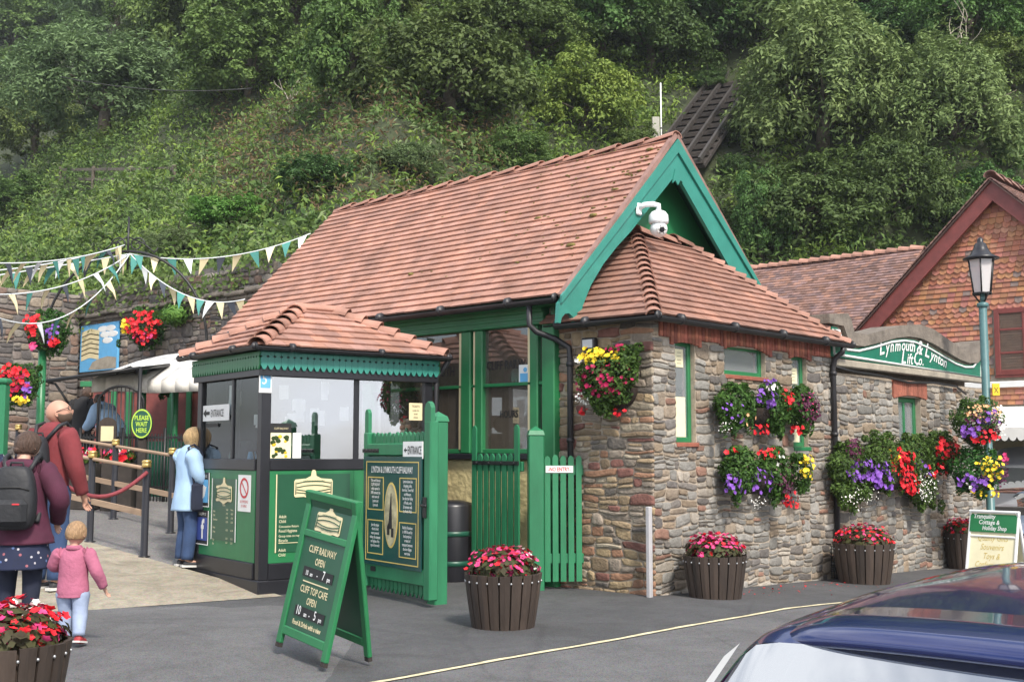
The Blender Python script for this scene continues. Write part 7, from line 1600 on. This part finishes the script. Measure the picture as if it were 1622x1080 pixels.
def backpack(label, q, w_, h_, d_, up=0., m='bag_black', detail=True):
    # rests on the wearer's back: a thing of its own
    D, H, t = q['D'], q['H'], q['t']; c = D['chest'].lerp(D['waist'], .35) + Vector((0, -.075 * H * q['B'] / q['H'] - d_ * .55, up)); Mw = Matrix.Translation(t.location) @ Matrix.Rotation(t.rotation_euler.z, 4, 'Z')
    b = thing('backpack', label, 'backpack', Mw @ c, t.rotation_euler.z); mb = MB(); nu, nv = 20, 14; vs = []; fs = []
    for j in range(nv + 1):
        ph = -math.pi / 2 + math.pi * j / nv
        for k in range(nu):
            a = 2 * math.pi * k / nu; e = .45; f = lambda v, ee: math.copysign(abs(v) ** ee, v); cp = max(0, math.cos(ph)) ** .38; z = f(math.sin(ph), .62)
            tap = 1 - .16 * max(0, z); vs.append((f(math.sin(a), e) * cp * w_ / 2 * tap, f(math.cos(a), .6) * cp * d_ / 2 * (1 - .15 * max(0, z)), z * h_ / 2))
    for j in range(nv):
        for k in range(nu): k2 = (k + 1) % nu; fs.append([j * nu + k, (j + 1) * nu + k, (j + 1) * nu + k2, j * nu + k2])
    mb.add(vs, fs, 0, (1, 1, 1), True); mb.build('bag', m, b)
    mb = MB(); mb.bbox((-w_ * .38, -d_ * .5 - .045, -h_ * .42), (w_ * .38, -d_ * .30, -h_ * .02), .035); mb.build('front_pocket', m, b)
    mb = MB(); mb.tube([(-.05, d_ * .3, h_ * .46), (-.045, d_ * .25, h_ * .55), (.045, d_ * .25, h_ * .55), (.05, d_ * .3, h_ * .46)], .010, 6); mb.build('grab_loop', m, b)
    iv = Matrix.Translation(-c)
    for s in 'lr':
        sh = D[s + 's'] * .70 + D['neck'] * .30 - c; sx = -1 if s == 'l' else 1; r_ = .062 * q['B']
        pts = [Vector((sx * w_ * .25, d_ * .35, h_ * .40)), sh + Vector((0, -r_ * .6, r_ * .75)), sh + Vector((0, r_ * .2, r_ * 1.0)), sh + Vector((0, r_ * 1.25, r_ * .2)), Vector((sx * w_ * .42, d_ * .5 + r_ * 2.3, 0)), Vector((sx * w_ * .47, d_ * .4, -h_ * .38))]
        mb = MB(); mb.tube(pts, .020, 8); mb.build('strap', m, b)
    if detail: mb = MB(); mb.bbox((w_ * .08, -d_ * .5 - .050, -h_ * .10), (w_ * .24, -d_ * .5 - .044, -h_ * .075), .002); mb.build('badge', 'red_ink', b)
    mb = MB(); mb.tube([(-w_ * .40, -d_ * .42, h_ * .12), (-w_ * .2, -d_ * .50, h_ * .17), (w_ * .2, -d_ * .50, h_ * .17), (w_ * .40, -d_ * .42, h_ * .12)], .007, 5); mb.build('zip', 'black_ink', b)
    return b
def onp(px, py, d): p = pD(px, py, d); p.z = gz(p.x, p.y); return p
AWAY = CAMYAW
# woman with the black backpack
P = onp(27, 985, 9.35); q = person('woman in purple coat and floral skirt, seen from behind holding a child\'s hand', P, AWAY + R(8), 1.62, dict(re=(.185, -.03, .655), rw=(.15, .10, .54), le=(-.17, .02, .645), lw=(-.10, .13, .60), lk=(-.06, .02, .285), rk=(.062, .0, .285)), 'skin_pale', yaw=R(-28), pitch=R(6), build_=1.03)
trousers(q, 'leggings', 'navy', (.062, .046, .032), fold=.03); shoes(q, 'shoe_dark')
D, H, B = q['D'], q['H'], q['B']
mb = MB(); loft(mb, [((0, -.01 * H, z * H), rx * B, rx * .84 * B) for z, rx in ((.60, .095), (.52, .118), (.44, .126), (.36, .142), (.315, .150))], n=34, fold=.06, freq=13, close=True); mb.build('skirt', 'floral_skirt', q['t'])
top(q, 'coat', 'coat_purple', .435, .156, .134, .116, .114, (.057, .048, .036), fold=.05)
skin('hood', [[('a', D['neck'] + Vector((-.070, -.030, -.012)) * H, .036 * H), ('b', D['neck'] + Vector((0, -.070, -.02)) * H, .046 * H), ('c', D['neck'] + Vector((.070, -.030, -.012)) * H, .036 * H)]], 'coat_purple', q['t'], root=1)
hair_cap(q['hc'], q['hh'], q['Mr'], 'hair_brown', q['t'], low=-.62, front=.30, vol=.05)
skin('hair_bun', [[('a', q['hc'] + q['Mr'] @ (Vector((0, -.47, -.18)) * q['hh']), .20 * q['hh']), ('b', q['hc'] + q['Mr'] @ (Vector((.02, -.60, -.34)) * q['hh']), .14 * q['hh'])]], 'hair_brown', q['t'])
backpack('large black backpack worn by the woman in the purple coat', q, .34, .50, .20, -.015)
# the water bottle / lanyard clip hanging under the coat
# toddler
P = onp(112, 1021, 8.75); q = person('toddler in a pink jumper, pale blue trousers and red shoes walking away', P, AWAY + R(4), .93, dict(rw=(.235, .03, .455), re=(.195, -.04, .585), le=(-.17, .03, .63), lw=(-.13, .13, .60), lk=(-.055, .03, .25), la=(-.06, .02, .052), lt=(-.065, .12, .022), rk=(.07, -.02, .25), ra=(.085, -.10, .085), rt=(.095, -.01, .03)), 'skin_pale', yaw=R(-12), pitch=R(4), child=True, build_=.97)
trousers(q, 'trousers', 'trouser_blue', (.074, .062, .050), (.105, .092), .97, fold=.11); shoes(q, 'shoe_red', 1.45)
top(q, 'jumper', 'jumper_pink', .385, .128, .130, .120, .118, (.058, .050, .040), fold=.06, neck=.066)
hair_cap(q['hc'], q['hh'], q['Mr'], 'hair_fair', q['t'], low=-.50, front=.35, vol=.03)
# bald bearded man
P = onp(74, 930, 11.9); HM = (1.5 + (715 - 631) * PXM(11.9) - P.z) * 1.012
q = person('bald bearded man with glasses in a maroon jumper, carrying a black rucksack', P, AWAY + R(-22), HM, dict(neck=(0, .02, .82), skull=(0, .04, .855), chest=(0, .006, .71), rw=(.15, .07, .49), re=(.155, -.0, .64), lw=(-.12, .12, .58), le=(-.16, .02, .645)), 'skin', yaw=R(-58), pitch=R(-20), build_=.93)
trousers(q, 'trousers', 'jeans'); shoes(q, 'shoe_dark')
top(q, 'jumper', 'jumper_maroon', .47, .108, .108, .104, .114, (.060, .050, .034), fold=.05)
hc, hh, Mr = q['hc'], q['hh'], q['Mr']
# beard hugging the jaw, cropped hair fringe, glasses
mb = MB(); vs = []; fs = []; nu, nv = 20, 7
for j in range(nv + 1):
    for k in range(nu + 1):
        a = -1.75 + 3.5 * k / nu; lo_, hi_ = -.98, -.30 + .25 * smooth(1.0, 1.7, abs(a)); z = lo_ + (hi_ - lo_) * j / nv; ph = math.asin(max(-.98, z)); x, y = math.cos(ph) * math.sin(a), math.cos(ph) * math.cos(a); wx = .385 * (1 - .22 * max(0, -z) ** 1.3) + .012; py = y * .475 + (.05 * -z * y if y > 0 else 0) + math.exp(-(x / .22) ** 2) * max(0, y) * .06 * math.exp(-((z + .78) / .2) ** 2)
        vs.append(hc + Mr @ (Vector((x * wx, py, z * .51)) * hh))
for j in range(nv):
    for k in range(nu): i = j * (nu + 1) + k; fs.append((i, i + 1, i + nu + 2, i + nu + 1))
mb.add(vs, fs, 0, (1, 1, 1), True); o = mb.build('beard', 'stubble', q['t']); sf = o.modifiers.new('thick', 'SOLIDIFY'); sf.thickness = .012; sf.offset = 1
mb = MB()
for s in (-1, 1):
    cx = s * .165; pts = [hc + Mr @ (Vector((cx + .125 * math.cos(a), .50 - .25 * abs(cx + .125 * math.cos(a)) ** 1.6 * 2, .03 + .10 * math.sin(a))) * hh) for a in [2 * math.pi * i / 14 for i in range(15)]]; mb.tube(pts, .0032, 5)
    mb.tube([hc + Mr @ (Vector((s * .29, .44, .05)) * hh), hc + Mr @ (Vector((s * .40, .2, .05)) * hh), hc + Mr @ (Vector((s * .405, -.02, .03)) * hh)], .0035, 5)
mb.tube([hc + Mr @ (Vector((-.05, .51, .05)) * hh), hc + Mr @ (Vector((.05, .51, .05)) * hh)], .003, 5); mb.build('glasses', 'black_iron', q['t'])
backpack('black rucksack on the back of the bald man in maroon', q, .30, .48, .19, .0, detail=False)
# woman in the pale blue coat at the kiosk window
P = onp(293, 890, 13.55); q = person('blonde person in long pale blue coat and jeans at the kiosk side window', P, AWAY + R(-52), 1.63, dict(rw=(.06, .16, .60), re=(.15, .03, .64), lw=(-.06, .17, .62), le=(-.145, .05, .645), neck=(0, .01, .825), skull=(0, .03, .862)), 'skin_pale', yaw=R(-14), pitch=R(-6), build_=.92)
trousers(q, 'jeans', 'jeans', (.062, .050, .046), fold=.09); shoes(q, 'shoe_dark')
top(q, 'coat', 'coat_blue', .40, .140, .118, .108, .108, (.064, .056, .044), fold=.06)
hair_cap(q['hc'], q['hh'], q['Mr'], 'hair_blond', q['t'], low=-.86, front=.28, vol=.075, long_=.10)
D, H = q['D'], q['H']; Mw = Matrix.Translation(q['t'].location) @ Matrix.Rotation(q['t'].rotation_euler.z, 4, 'Z')
c = Vector((.155, .05, .50)) * H; b = thing('shoulder_bag', 'dark navy shoulder bag hanging at the side of the pale blue coat', 'bag', Mw @ c, q['t'].rotation_euler.z); mb = MB(); mb.bbox((-.035, -.13, -.17), (.035, .13, .16), .03); mb.build('bag', 'navy', b); mb = MB(); mb.tube([(0, -.10, .15), D['rs'] * .8 + D['neck'] * .2 - c + Vector((.02, -.06, .075)), D['rs'] * .75 + D['neck'] * .25 - c + Vector((.0, .02, .105)), D['rs'] * .8 + D['neck'] * .2 - c + Vector((.02, .10, .03)), (0, .10, .15)], .014, 6); mb.build('strap', 'navy', b)
# person cut off by the left edge
P = onp(-38, 985, 9.9); q = person('person in dark patterned dress cut off by the left edge of the photo', P, AWAY, 1.66, None, 'skin_pale', build_=1.15)
trousers(q, 'leggings', 'navy', (.062, .046, .032), fold=.03); shoes(q, 'shoe_dark')
top(q, 'dress', 'floral_skirt', .34, .155, .125, .110, .112, (.060, .050, .036), fold=.05); hair_cap(q['hc'], q['hh'], q['Mr'], 'hair_brown', q['t'], low=-.8, front=.3, vol=.06)
# cafe people behind the railing
P = onp(131, 690, 20.6); P.z = 1.5 + (715 - 610) * PXM(20.6) - 1.66; q = person('man in black leaning over the terrace counter, seen from behind beyond the railing', P, AWAY + R(-15), 1.66, dict(neck=(0, .03, .82), skull=(0, .05, .855), rw=(.10, .20, .60), re=(.16, .06, .65), lw=(-.10, .2, .6)), 'skin', yaw=R(-20), pitch=R(-12), build_=1.2)
trousers(q, 'trousers', 'black_cloth'); top(q, 'jumper', 'black_cloth', .48, .108, .108, .104, .114, (.062, .05, .036)); hair_cap(q['hc'], q['hh'], q['Mr'], 'hair_brown', q['t'], low=-.55, front=.4, vol=.025); shoes(q, 'shoe_dark')
P = onp(183, 690, 20.0); P.z = 1.5 + (715 - 632) * PXM(20.0) - 1.30; q = person('person in pale blue shirt bending forward behind the arched iron gate', P, AWAY + R(70), 1.52, dict(waist=(0, .05, .60), chest=(0, .14, .68), neck=(0, .22, .77), skull=(0, .26, .79), ls=(-.11, .18, .75), rs=(.11, .18, .75), le=(-.13, .24, .60), re=(.13, .24, .60), lw=(-.1, .34, .52), rw=(.1, .34, .52)), 'skin', pitch=R(-30), build_=1.15)
trousers(q, 'trousers', 'trouser_blue'); top(q, 'shirt', 'coat_blue', .48, .110, .110, .106, .114, (.062, .052, .038)); hair_cap(q['hc'], q['hh'], q['Mr'], 'hair_brown', q['t'], low=-.5, front=.35, vol=.03); shoes(q, 'shoe_dark')
# ------------------------------------------------------------------ hillside: undergrowth, trees, railway
def hz_arr(X, Y): return np.array([hill_z(float(a), float(b)) for a, b in zip(X, Y)])
g = frand(200); P = []; tone = []; kind = []
N0 = 24000; an = HEAD + np.radians(g.uniform(-27, 27, N0)); r_ = 22 + 48 * g.uniform(0, 1, N0) ** .75; X = CAM.x + r_ * np.cos(an); Y = CAM.y + r_ * np.sin(an)
TA, TB = hill_hit(1080, 268), hill_hit(1146, 172); TD = (TB - TA).to_2d(); TL = TD.length; TD = TD / TL
off_ = lambda a, b: (abs((a - TA.x) * TD.y - (b - TA.y) * TD.x) > 1.5) or not (-6 < (a - TA.x) * TD.x + (b - TA.y) * TD.y < TL + 3)
keep = np.array([hdist(float(a), float(b)) > .15 and off_(a, b) for a, b in zip(X, Y)]); X, Y, an, r_ = X[keep], Y[keep], an[keep], r_[keep]; Z = hz_arr(X, Y)
# patches of bracken, grass, ivy and dying willowherb
pat = np.array([noise2(a * .33, b * .33, 9) + .5 * noise2(a * .9, b * .9, 2) for a, b in zip(X, Y)]) + g.normal(0, .12, len(X))
lat = (X - CAM.x) * RIGHT.x + (Y - CAM.y) * RIGHT.y; dp = (X - CAM.x) * FWD.x + (Y - CAM.y) * FWD.y; el = (Z - EYE) / dp; px_ = 811 + F * lat / dp
red = (px_ > 330) & (px_ < 800) & (el > .20) & (el < .31) & (g.uniform(0, 1, len(X)) < .48)
cls = np.where(red, 3, np.where(pat < -.55, 0, np.where(pat < .0, 1, 2))); cls = np.where((px_ > 820) & (px_ < 1120) & (g.uniform(0, 1, len(X)) < .6), 2, cls); cls = np.where((cls == 2) & (g.uniform(0, 1, len(X)) < .35) & (px_ < 820), 4, cls)
MK = {0: ('leaf_dark', 'hillside_ivy', .10, .6), 1: ('leaf_mid', 'hillside_bracken', .11, .36), 2: ('leaf_bright', 'hillside_ferns', .11, .32), 3: ('leaf_brown', 'hillside_willowherb', .09, .25), 4: ('leaf_grey', 'hillside_grass', .13, .18)}
for c, (m, nm, sz, asp) in MK.items():
    I = np.where(cls == c)[0]
    if not len(I): continue
    k = 14; ctr = np.stack([X[I], Y[I], Z[I]], 1); hs = g.uniform(.10, .48, (len(I), 1)) * (1.25 if c in (1, 3) else 1.)
    P = np.repeat(ctr, k, 0) + g.normal(0, 1, (len(I) * k, 3)) * np.repeat(np.concatenate([hs * .85, hs * .85, hs * .35], 1), k, 0); P[:, 2] += np.repeat(hs[:, 0], k) * .75
    tn = np.repeat(g.uniform(.1, .9, len(I)), k); o = leaf_mesh(nm, P, np.tile([-.35, -.3, .8], (len(P), 1)), sz, m, None, 210 + c, tn, asp, .3, .9); o['kind'] = 'stuff'
# crowns: leaves grouped in sprays spread through the crown
def crown_mesh(name, seed, rad, n_spray, n_leaf, size, m, asp=.5, hollow=.45, droop=0., tall=1.):
    # each spray is a small dome of leaves on a twig end; sprays of mixed size fill the crown unevenly
    g = frand(seed); d = g.normal(0, 1, (n_spray, 3)); d /= np.linalg.norm(d, axis=1, keepdims=True); d[:, 2] = np.where(d[:, 2] < -.5, -d[:, 2] * .6, d[:, 2])
    lobes = g.normal(0, 1, (9, 3)); lobes /= np.linalg.norm(lobes, axis=1, keepdims=True); amp = np.max(np.clip(d @ lobes.T, 0, 1) ** 5, axis=1, keepdims=True)
    rr = (hollow + (1 - hollow) * g.uniform(0, 1, (n_spray, 1)) ** .5) * (.66 + .40 * amp); C_ = d * rr * np.array(rad); tone_s = np.clip(g.normal(.5, .17, n_spray), .05, .95)
    ss = np.exp(g.normal(0, .35, (n_spray, 1))) * rad[0] * .135; N_ = n_spray * n_leaf
    e = g.normal(0, 1, (N_, 3)) + np.repeat(d, n_leaf, 0) * .9 + np.array([0, 0, .8]); e /= np.linalg.norm(e, axis=1, keepdims=True)
    P = np.repeat(C_, n_leaf, 0) + e * np.repeat(ss, n_leaf, 0) * g.uniform(.45, 1.12, (N_, 1)) * np.array([1, 1, .75 * tall]); P[:, 2] -= droop * np.abs(g.normal(0, 1, N_))
    k = N_ // 12; P[:k] += g.normal(0, .16, (k, 3)) * rad[0] * .6
    o = leaf_mesh(name, P, e * .8 + np.array([0, 0, .5]), size, m, None, seed + 1, np.repeat(tone_s, n_leaf), asp, .2, .42); return o
def limbs(seed, h, spread, n=7, r0=.16):
    r = random.Random(seed); mb = MB(); mb.tube([(0, 0, -.6), (r.uniform(-.1, .1), r.uniform(-.1, .1), h * .35), (r.uniform(-.2, .2), r.uniform(-.2, .2), h * .8)], [r0 * 1.3, r0, r0 * .5], 8)
    for i in range(n):
        a = r.uniform(0, 6.28); z0 = h * r.uniform(.15, .7); e = Vector((math.cos(a) * spread * r.uniform(.5, 1), math.sin(a) * spread * r.uniform(.5, 1), z0 + h * r.uniform(.2, .55))); s = Vector((0, 0, z0)); m_ = s.lerp(e, .5) + Vector((r.uniform(-.2, .2), r.uniform(-.2, .2), r.uniform(0, .3)))
        mb.tube([s, m_, e], [r0 * .5, r0 * .3, r0 * .1], 6)
    return mb
KINDS = {}
def proto(k, seed, rad, ns, nl, size, m, asp=.5, hollow=.45, droop=0., tall=1.):
    o = crown_mesh('crown', seed, rad, ns, nl, size, m, asp, hollow, droop, tall); t_ = limbs(seed, rad[2] * 1.3, rad[0] * .8).build('trunk', 'bark'); KINDS[k] = (o.data, t_.data, rad); bpy.data.objects.remove(o); bpy.data.objects.remove(t_)
proto('dark', 301, (2.6, 2.6, 2.2), 210, 120, .075, 'leaf_dark'); proto('dark2', 302, (2.4, 2.6, 2.5), 200, 120, .080, 'leaf_mid'); proto('mid', 303, (2.5, 2.5, 2.3), 230, 110, .072, 'leaf_mid'); proto('mid2', 304, (2.8, 2.4, 2.0), 200, 120, .080, 'leaf_mid')
proto('grey', 305, (2.6, 2.6, 2.4), 230, 120, .085, 'leaf_grey', .30, .4, .03, 1.3); proto('willow', 308, (2.5, 2.5, 2.7), 250, 130, .080, 'leaf_willow', .34, .4, .0, 1.9); proto('bright', 306, (2.3, 2.3, 1.9), 200, 110, .075, 'leaf_bright')
def tree(kind, px, py, wpx, label, hpx=None, name='hillside_tree', cat='tree', group='trees on the wooded slope', back=.0):
    # crown centred on a pixel of the slope, wpx photo pixels wide
    q = hill_hit(px, py + (hpx or wpx) * .30); d = depth(q.x, q.y) + back; ra = wpx / 2 * d / F; rz_ = (hpx or wpx * .85) / 2 * d / F; cme, tme, rad = KINDS[kind]
    ctr = pD(px, py, d + ra * .35); b = Vector((ctr.x, ctr.y, min(hill_z(ctr.x, ctr.y), ctr.z - rz_ * .4))); t = thing(name, label, cat, b, rnd.uniform(0, 6.28), group)
    c = bpy.data.objects.new('crown', cme); col.objects.link(c); c.parent = t; c.location = (0, 0, ctr.z - b.z); c.scale = (ra / rad[0], ra / rad[0], rz_ / rad[2])
    k = bpy.data.objects.new('trunk', tme); col.objects.link(k); k.parent = t; hs = max(.3, (ctr.z - b.z + rz_ * .3) / (rad[2] * 1.3)); k.scale = (ra / rad[0], ra / rad[0], hs)
    return t
SAME = 'tree of the mixed wood covering the upper slope, merging with its neighbours'
TR = [('grey', 165, 150, 330, 'large round grey-green tree standing out on the slope at the upper left', 250), ('dark', 715, 130, 330, 'broad dark tree in the middle of the slope above the station roof', 300), ('willow', 1300, 160, 330, 'large pale green willow-like tree right of the cliff railway track', 400), ('dark', 1270, 340, 300, 'dark bushy tree just behind the station gable, right of it', 220), ('willow', 1505, 190, 270, 'loose grey-green tree above the red shop gable', 330),
      ('dark', 1420, 320, 230, 'dark tree filling the gap between station gable and shop roof', 240), ('mid', 1205, 360, 110, 'mid green bush hugging the cliff railway beside the gable', 200), ('mid2', 560, 95, 230, 'mid green tree left of the broad dark tree on the slope', 230), ('dark2', 395, 110, 240, 'dark leafy tree between the round grey tree and the slope centre', 240), ('bright', 925, 170, 190, 'bright yellow-green bush on the slope left of the antenna pole', 190), ('mid', 60, 210, 180, 'bushy tree at the left edge below the round grey tree', 170),
      ('dark2', 30, 320, 130, 'dark green shrub at the left edge above the retaining wall', 90), ('dark', 510, 290, 170, 'dark rounded shrub low on the slope above the left roof end', 100), ('bright', 370, 345, 150, 'bright green shrub on the bank just above the bunting', 80), ('grey', 280, 390, 120, 'pale shrub on the bank above the right end of the ledge', 70), ('mid2', 1560, 330, 150, 'small green tree peeping out between the shop gable and the wood', 150), ('mid', 820, 250, 130, 'dark shrub right above the station ridge', 110), ('grey', 640, 262, 150, 'grey shrub on the slope over the roof tiles', 80), ('mid', 1000, 240, 110, 'green scrub left of the concrete antenna post', 90)]
for k, x, y, w_, l, h_ in TR: tree(k, x, y, w_, l, h_)
r = random.Random(77); i = 0
for row, (y0, w0_) in enumerate(((25, 240), (-60, 260), (-150, 280))):
    x = -120 + row * 60
    while x < 1760:
        k = r.choice(['dark', 'dark2', 'mid', 'mid2', 'dark', 'grey', 'mid']); tree(k, x + r.uniform(-20, 20), y0 + r.uniform(-35, 25), w0_ * r.uniform(.8, 1.2), SAME, w0_ * r.uniform(.8, 1.1)); x += 150 + row * 15
for x, y, w_ in ((1178, 215, 75), (1165, 268, 60), (1120, 130, 70), (25, 60, 190), (-25, 130, 180), (80, 40, 170), (840, 60, 200), (1030, 70, 230), (960, 20, 200), (1400, 90, 200), (1600, 120, 180), (1165, 5, 150), (270, 40, 200), (1610, 250, 150), (1480, 340, 140)): tree(r.choice(['dark', 'dark2', 'mid', 'mid2']), x, y, w_, SAME, w_ * .9)
# bare dead branches among the crowns
for lab, px, py, s_, sd_ in (('bare pale dead tree with crooked branches at the upper right of the wood', 1545, 75, 2.6, 5), ('bare grey branches sticking out of the wood right of the slope centre', 450, 130, 1.6, 6)):
    q = hill_hit(px, py + 40); d = depth(q.x, q.y) - 1.4; p = pD(px, py + 70, d); r = random.Random(sd_); t = thing('dead_tree', lab, 'tree', p); mb = MB()
    def br_(s, dirv, ln, r0, dep):
        pts = [s]; 
        for i in range(4): dirv = (dirv + Vector((r.uniform(-.4, .4), r.uniform(-.4, .4), r.uniform(-.1, .35)))).normalized(); pts.append(pts[-1] + dirv * ln / 4)
        mb.tube(pts, [r0 * (1 - .17 * i) for i in range(5)], 5)
        if dep:
            for i in range(3): br_(pts[r.randint(1, 4)], (dirv + Vector((r.uniform(-1, 1), r.uniform(-1, 1), r.uniform(-.2, .8)))).normalized(), ln * .62, r0 * .5, dep - 1)
    br_(Vector((0, 0, -.5)), Vector((.1, 0, 1)), s_, .07, 2); mb.build('trunk', 'bare_wood', t)
# cliff railway: twin tracks of rails and sleepers climbing the slope
a, b = hill_hit(1080, 268) + Vector((0, 0, .75)), hill_hit(1146, 172) + Vector((0, 0, .75)); t = thing('cliff_railway', 'dark cliff railway track climbing the slope behind the gable', 'railway track', a, 0); d = (b - a); ln = d.length; d.normalize(); sd_ = d.cross(Vector((0, 0, 1))).normalized(); upv = sd_.cross(d)
def bar(mb, p, q, w_, h_, mi=0):
    dd = (q - p); L_ = dd.length; dd.normalize(); s2_ = dd.cross(Vector((0, 0, 1))).normalized(); u2 = s2_.cross(dd); M = Matrix(((dd.x, s2_.x, u2.x, p.x), (dd.y, s2_.y, u2.y, p.y), (dd.z, s2_.z, u2.z, p.z), (0, 0, 0, 1))); mb.box((0, -w_, -h_), (L_, w_, h_), mi, (1, 1, 1), M)
mb = MB(); bar(mb, -d * 1.5 - upv * .25, d * (ln + 3) - upv * .25, 1.15, .06); mb.build('track_bed', 'timber_dark', t)
mat('rail_steel', (.10, .09, .085), .45, metal=.4)
for o_ in (-1.0, -.35, .35, 1.0): mb = MB(); bar(mb, sd_ * o_ - d * 1.5, sd_ * o_ + d * (ln + 3), .045, .09); mb.build('rail', 'rail_steel', t)
n_ = int((ln + 4) / .8)
for i in range(n_): mb = MB(); p = d * (i * .8 - 1.4) - upv * .12; bar(mb, p - sd_ * 1.1, p + sd_ * 1.1, .11, .07); mb.build('sleeper', 'timber_dark', t)
# concrete post and thin white aerial above the ridge
qh = hill_hit(1039, 236); dh = depth(qh.x, qh.y) - .4; p = pD(1039, 232, dh); t = thing('concrete_post', 'weathered concrete post with cables above the station ridge', 'post', p, CAMYAW); k = PXM(dh); mb = MB(); mb.bbox((-6 * k, -.08, -3.5), (6 * k, .08, 48 * k), .02); mb.build('shaft', 'concrete_post', t); mb = MB(); mb.tube([(-.22, 0, 30 * k), (.22, 0, 30 * k)], .03, 6); mb.tube([(-.2, -.05, 22 * k), (.24, -.05, 30 * k), (.24, -.05, 20 * k)], .015, 5); mb.build('cross_arm', 'black_iron', t)
p = pD(1047, 186, dh + .5); t = thing('white_aerial', 'thin white aerial pole standing above the station ridge', 'aerial', p, 0); mb = MB(); mb.tube([(0, 0, -2.5), (0, 0, 57 * PXM(dh + .5))], .028, 6); mb.build('mast', 'white_paint', t)
for lab, A_, B_ in (('thin overhead cable crossing the slope on the left half', (95, 122, 33), (400, 140, 34)), ('thin overhead cable crossing the slope above the station roof', (590, 170, 34), (1030, 200, dh))):
    a, b = pD(*A_), pD(*B_); mb = MB(); mb.tube([(b - a) * (i / 12) - Vector((0, 0, .9 * i / 12 * (1 - i / 12))) for i in range(13)], .014, 5); o = mb.build('overhead_cable', 'black_iron', None, a); tag(o, lab, 'cable')
# old timber fence on the bank
a, b = hill_hit(95, 290), hill_hit(275, 293); t = thing('timber_fence', 'weathered timber rail fence half hidden in the undergrowth of the bank', 'fence', a, 0)
for i in range(4): mb = MB(); p = (b - a) * (i / 3); mb.bbox((p.x - .06, p.y - .06, p.z - .4), (p.x + .06, p.y + .06, p.z + .75), .01); mb.build('post', 'bark', t)
for h_ in (.18, .62): mb = MB(); bar(mb, Vector((0, 0, h_)) - Vector((0, 0, 0)), (b - a) + Vector((0, 0, h_)), .025, .06); mb.build('rail', 'bark', t)
# growth spilling over the retaining wall top
g = frand(330); n = 6500; yy_ = g.uniform(7.5, 18.6, n); P = np.stack([WX + g.uniform(-.25, .9, n), yy_, 5.0 + .25 * np.sin(yy_ * 1.3) + g.normal(0, .22, n) - .8 * (g.uniform(0, 1, n) < .2) * g.uniform(0, 1, n)], 1)
o = leaf_mesh('wall_ivy', P, np.tile([-.8, -.1, .5], (n, 1)), .06, 'leaf_mid', None, 331, None, .6); o['kind'] = 'stuff'

# air between the camera and the hill
mb = MB(); mb.box((-250, -250, -5), (300, 300, 150)); me_ = mb.build('haze', 'black_ink'); me_['kind'] = 'stuff'
hm = bpy.data.materials.new('haze_air'); hm.use_nodes = True; hn, hl = hm.node_tree.nodes, hm.node_tree.links; hn.remove(hn['Principled BSDF']); pv = hn.new('ShaderNodeVolumePrincipled'); pv.inputs['Color'].default_value = (.86, .92, 1, 1); pv.inputs['Density'].default_value = .0004; hl.new(pv.outputs[0], hn['Material Output'].inputs['Volume']); me_.data.materials[0] = hm
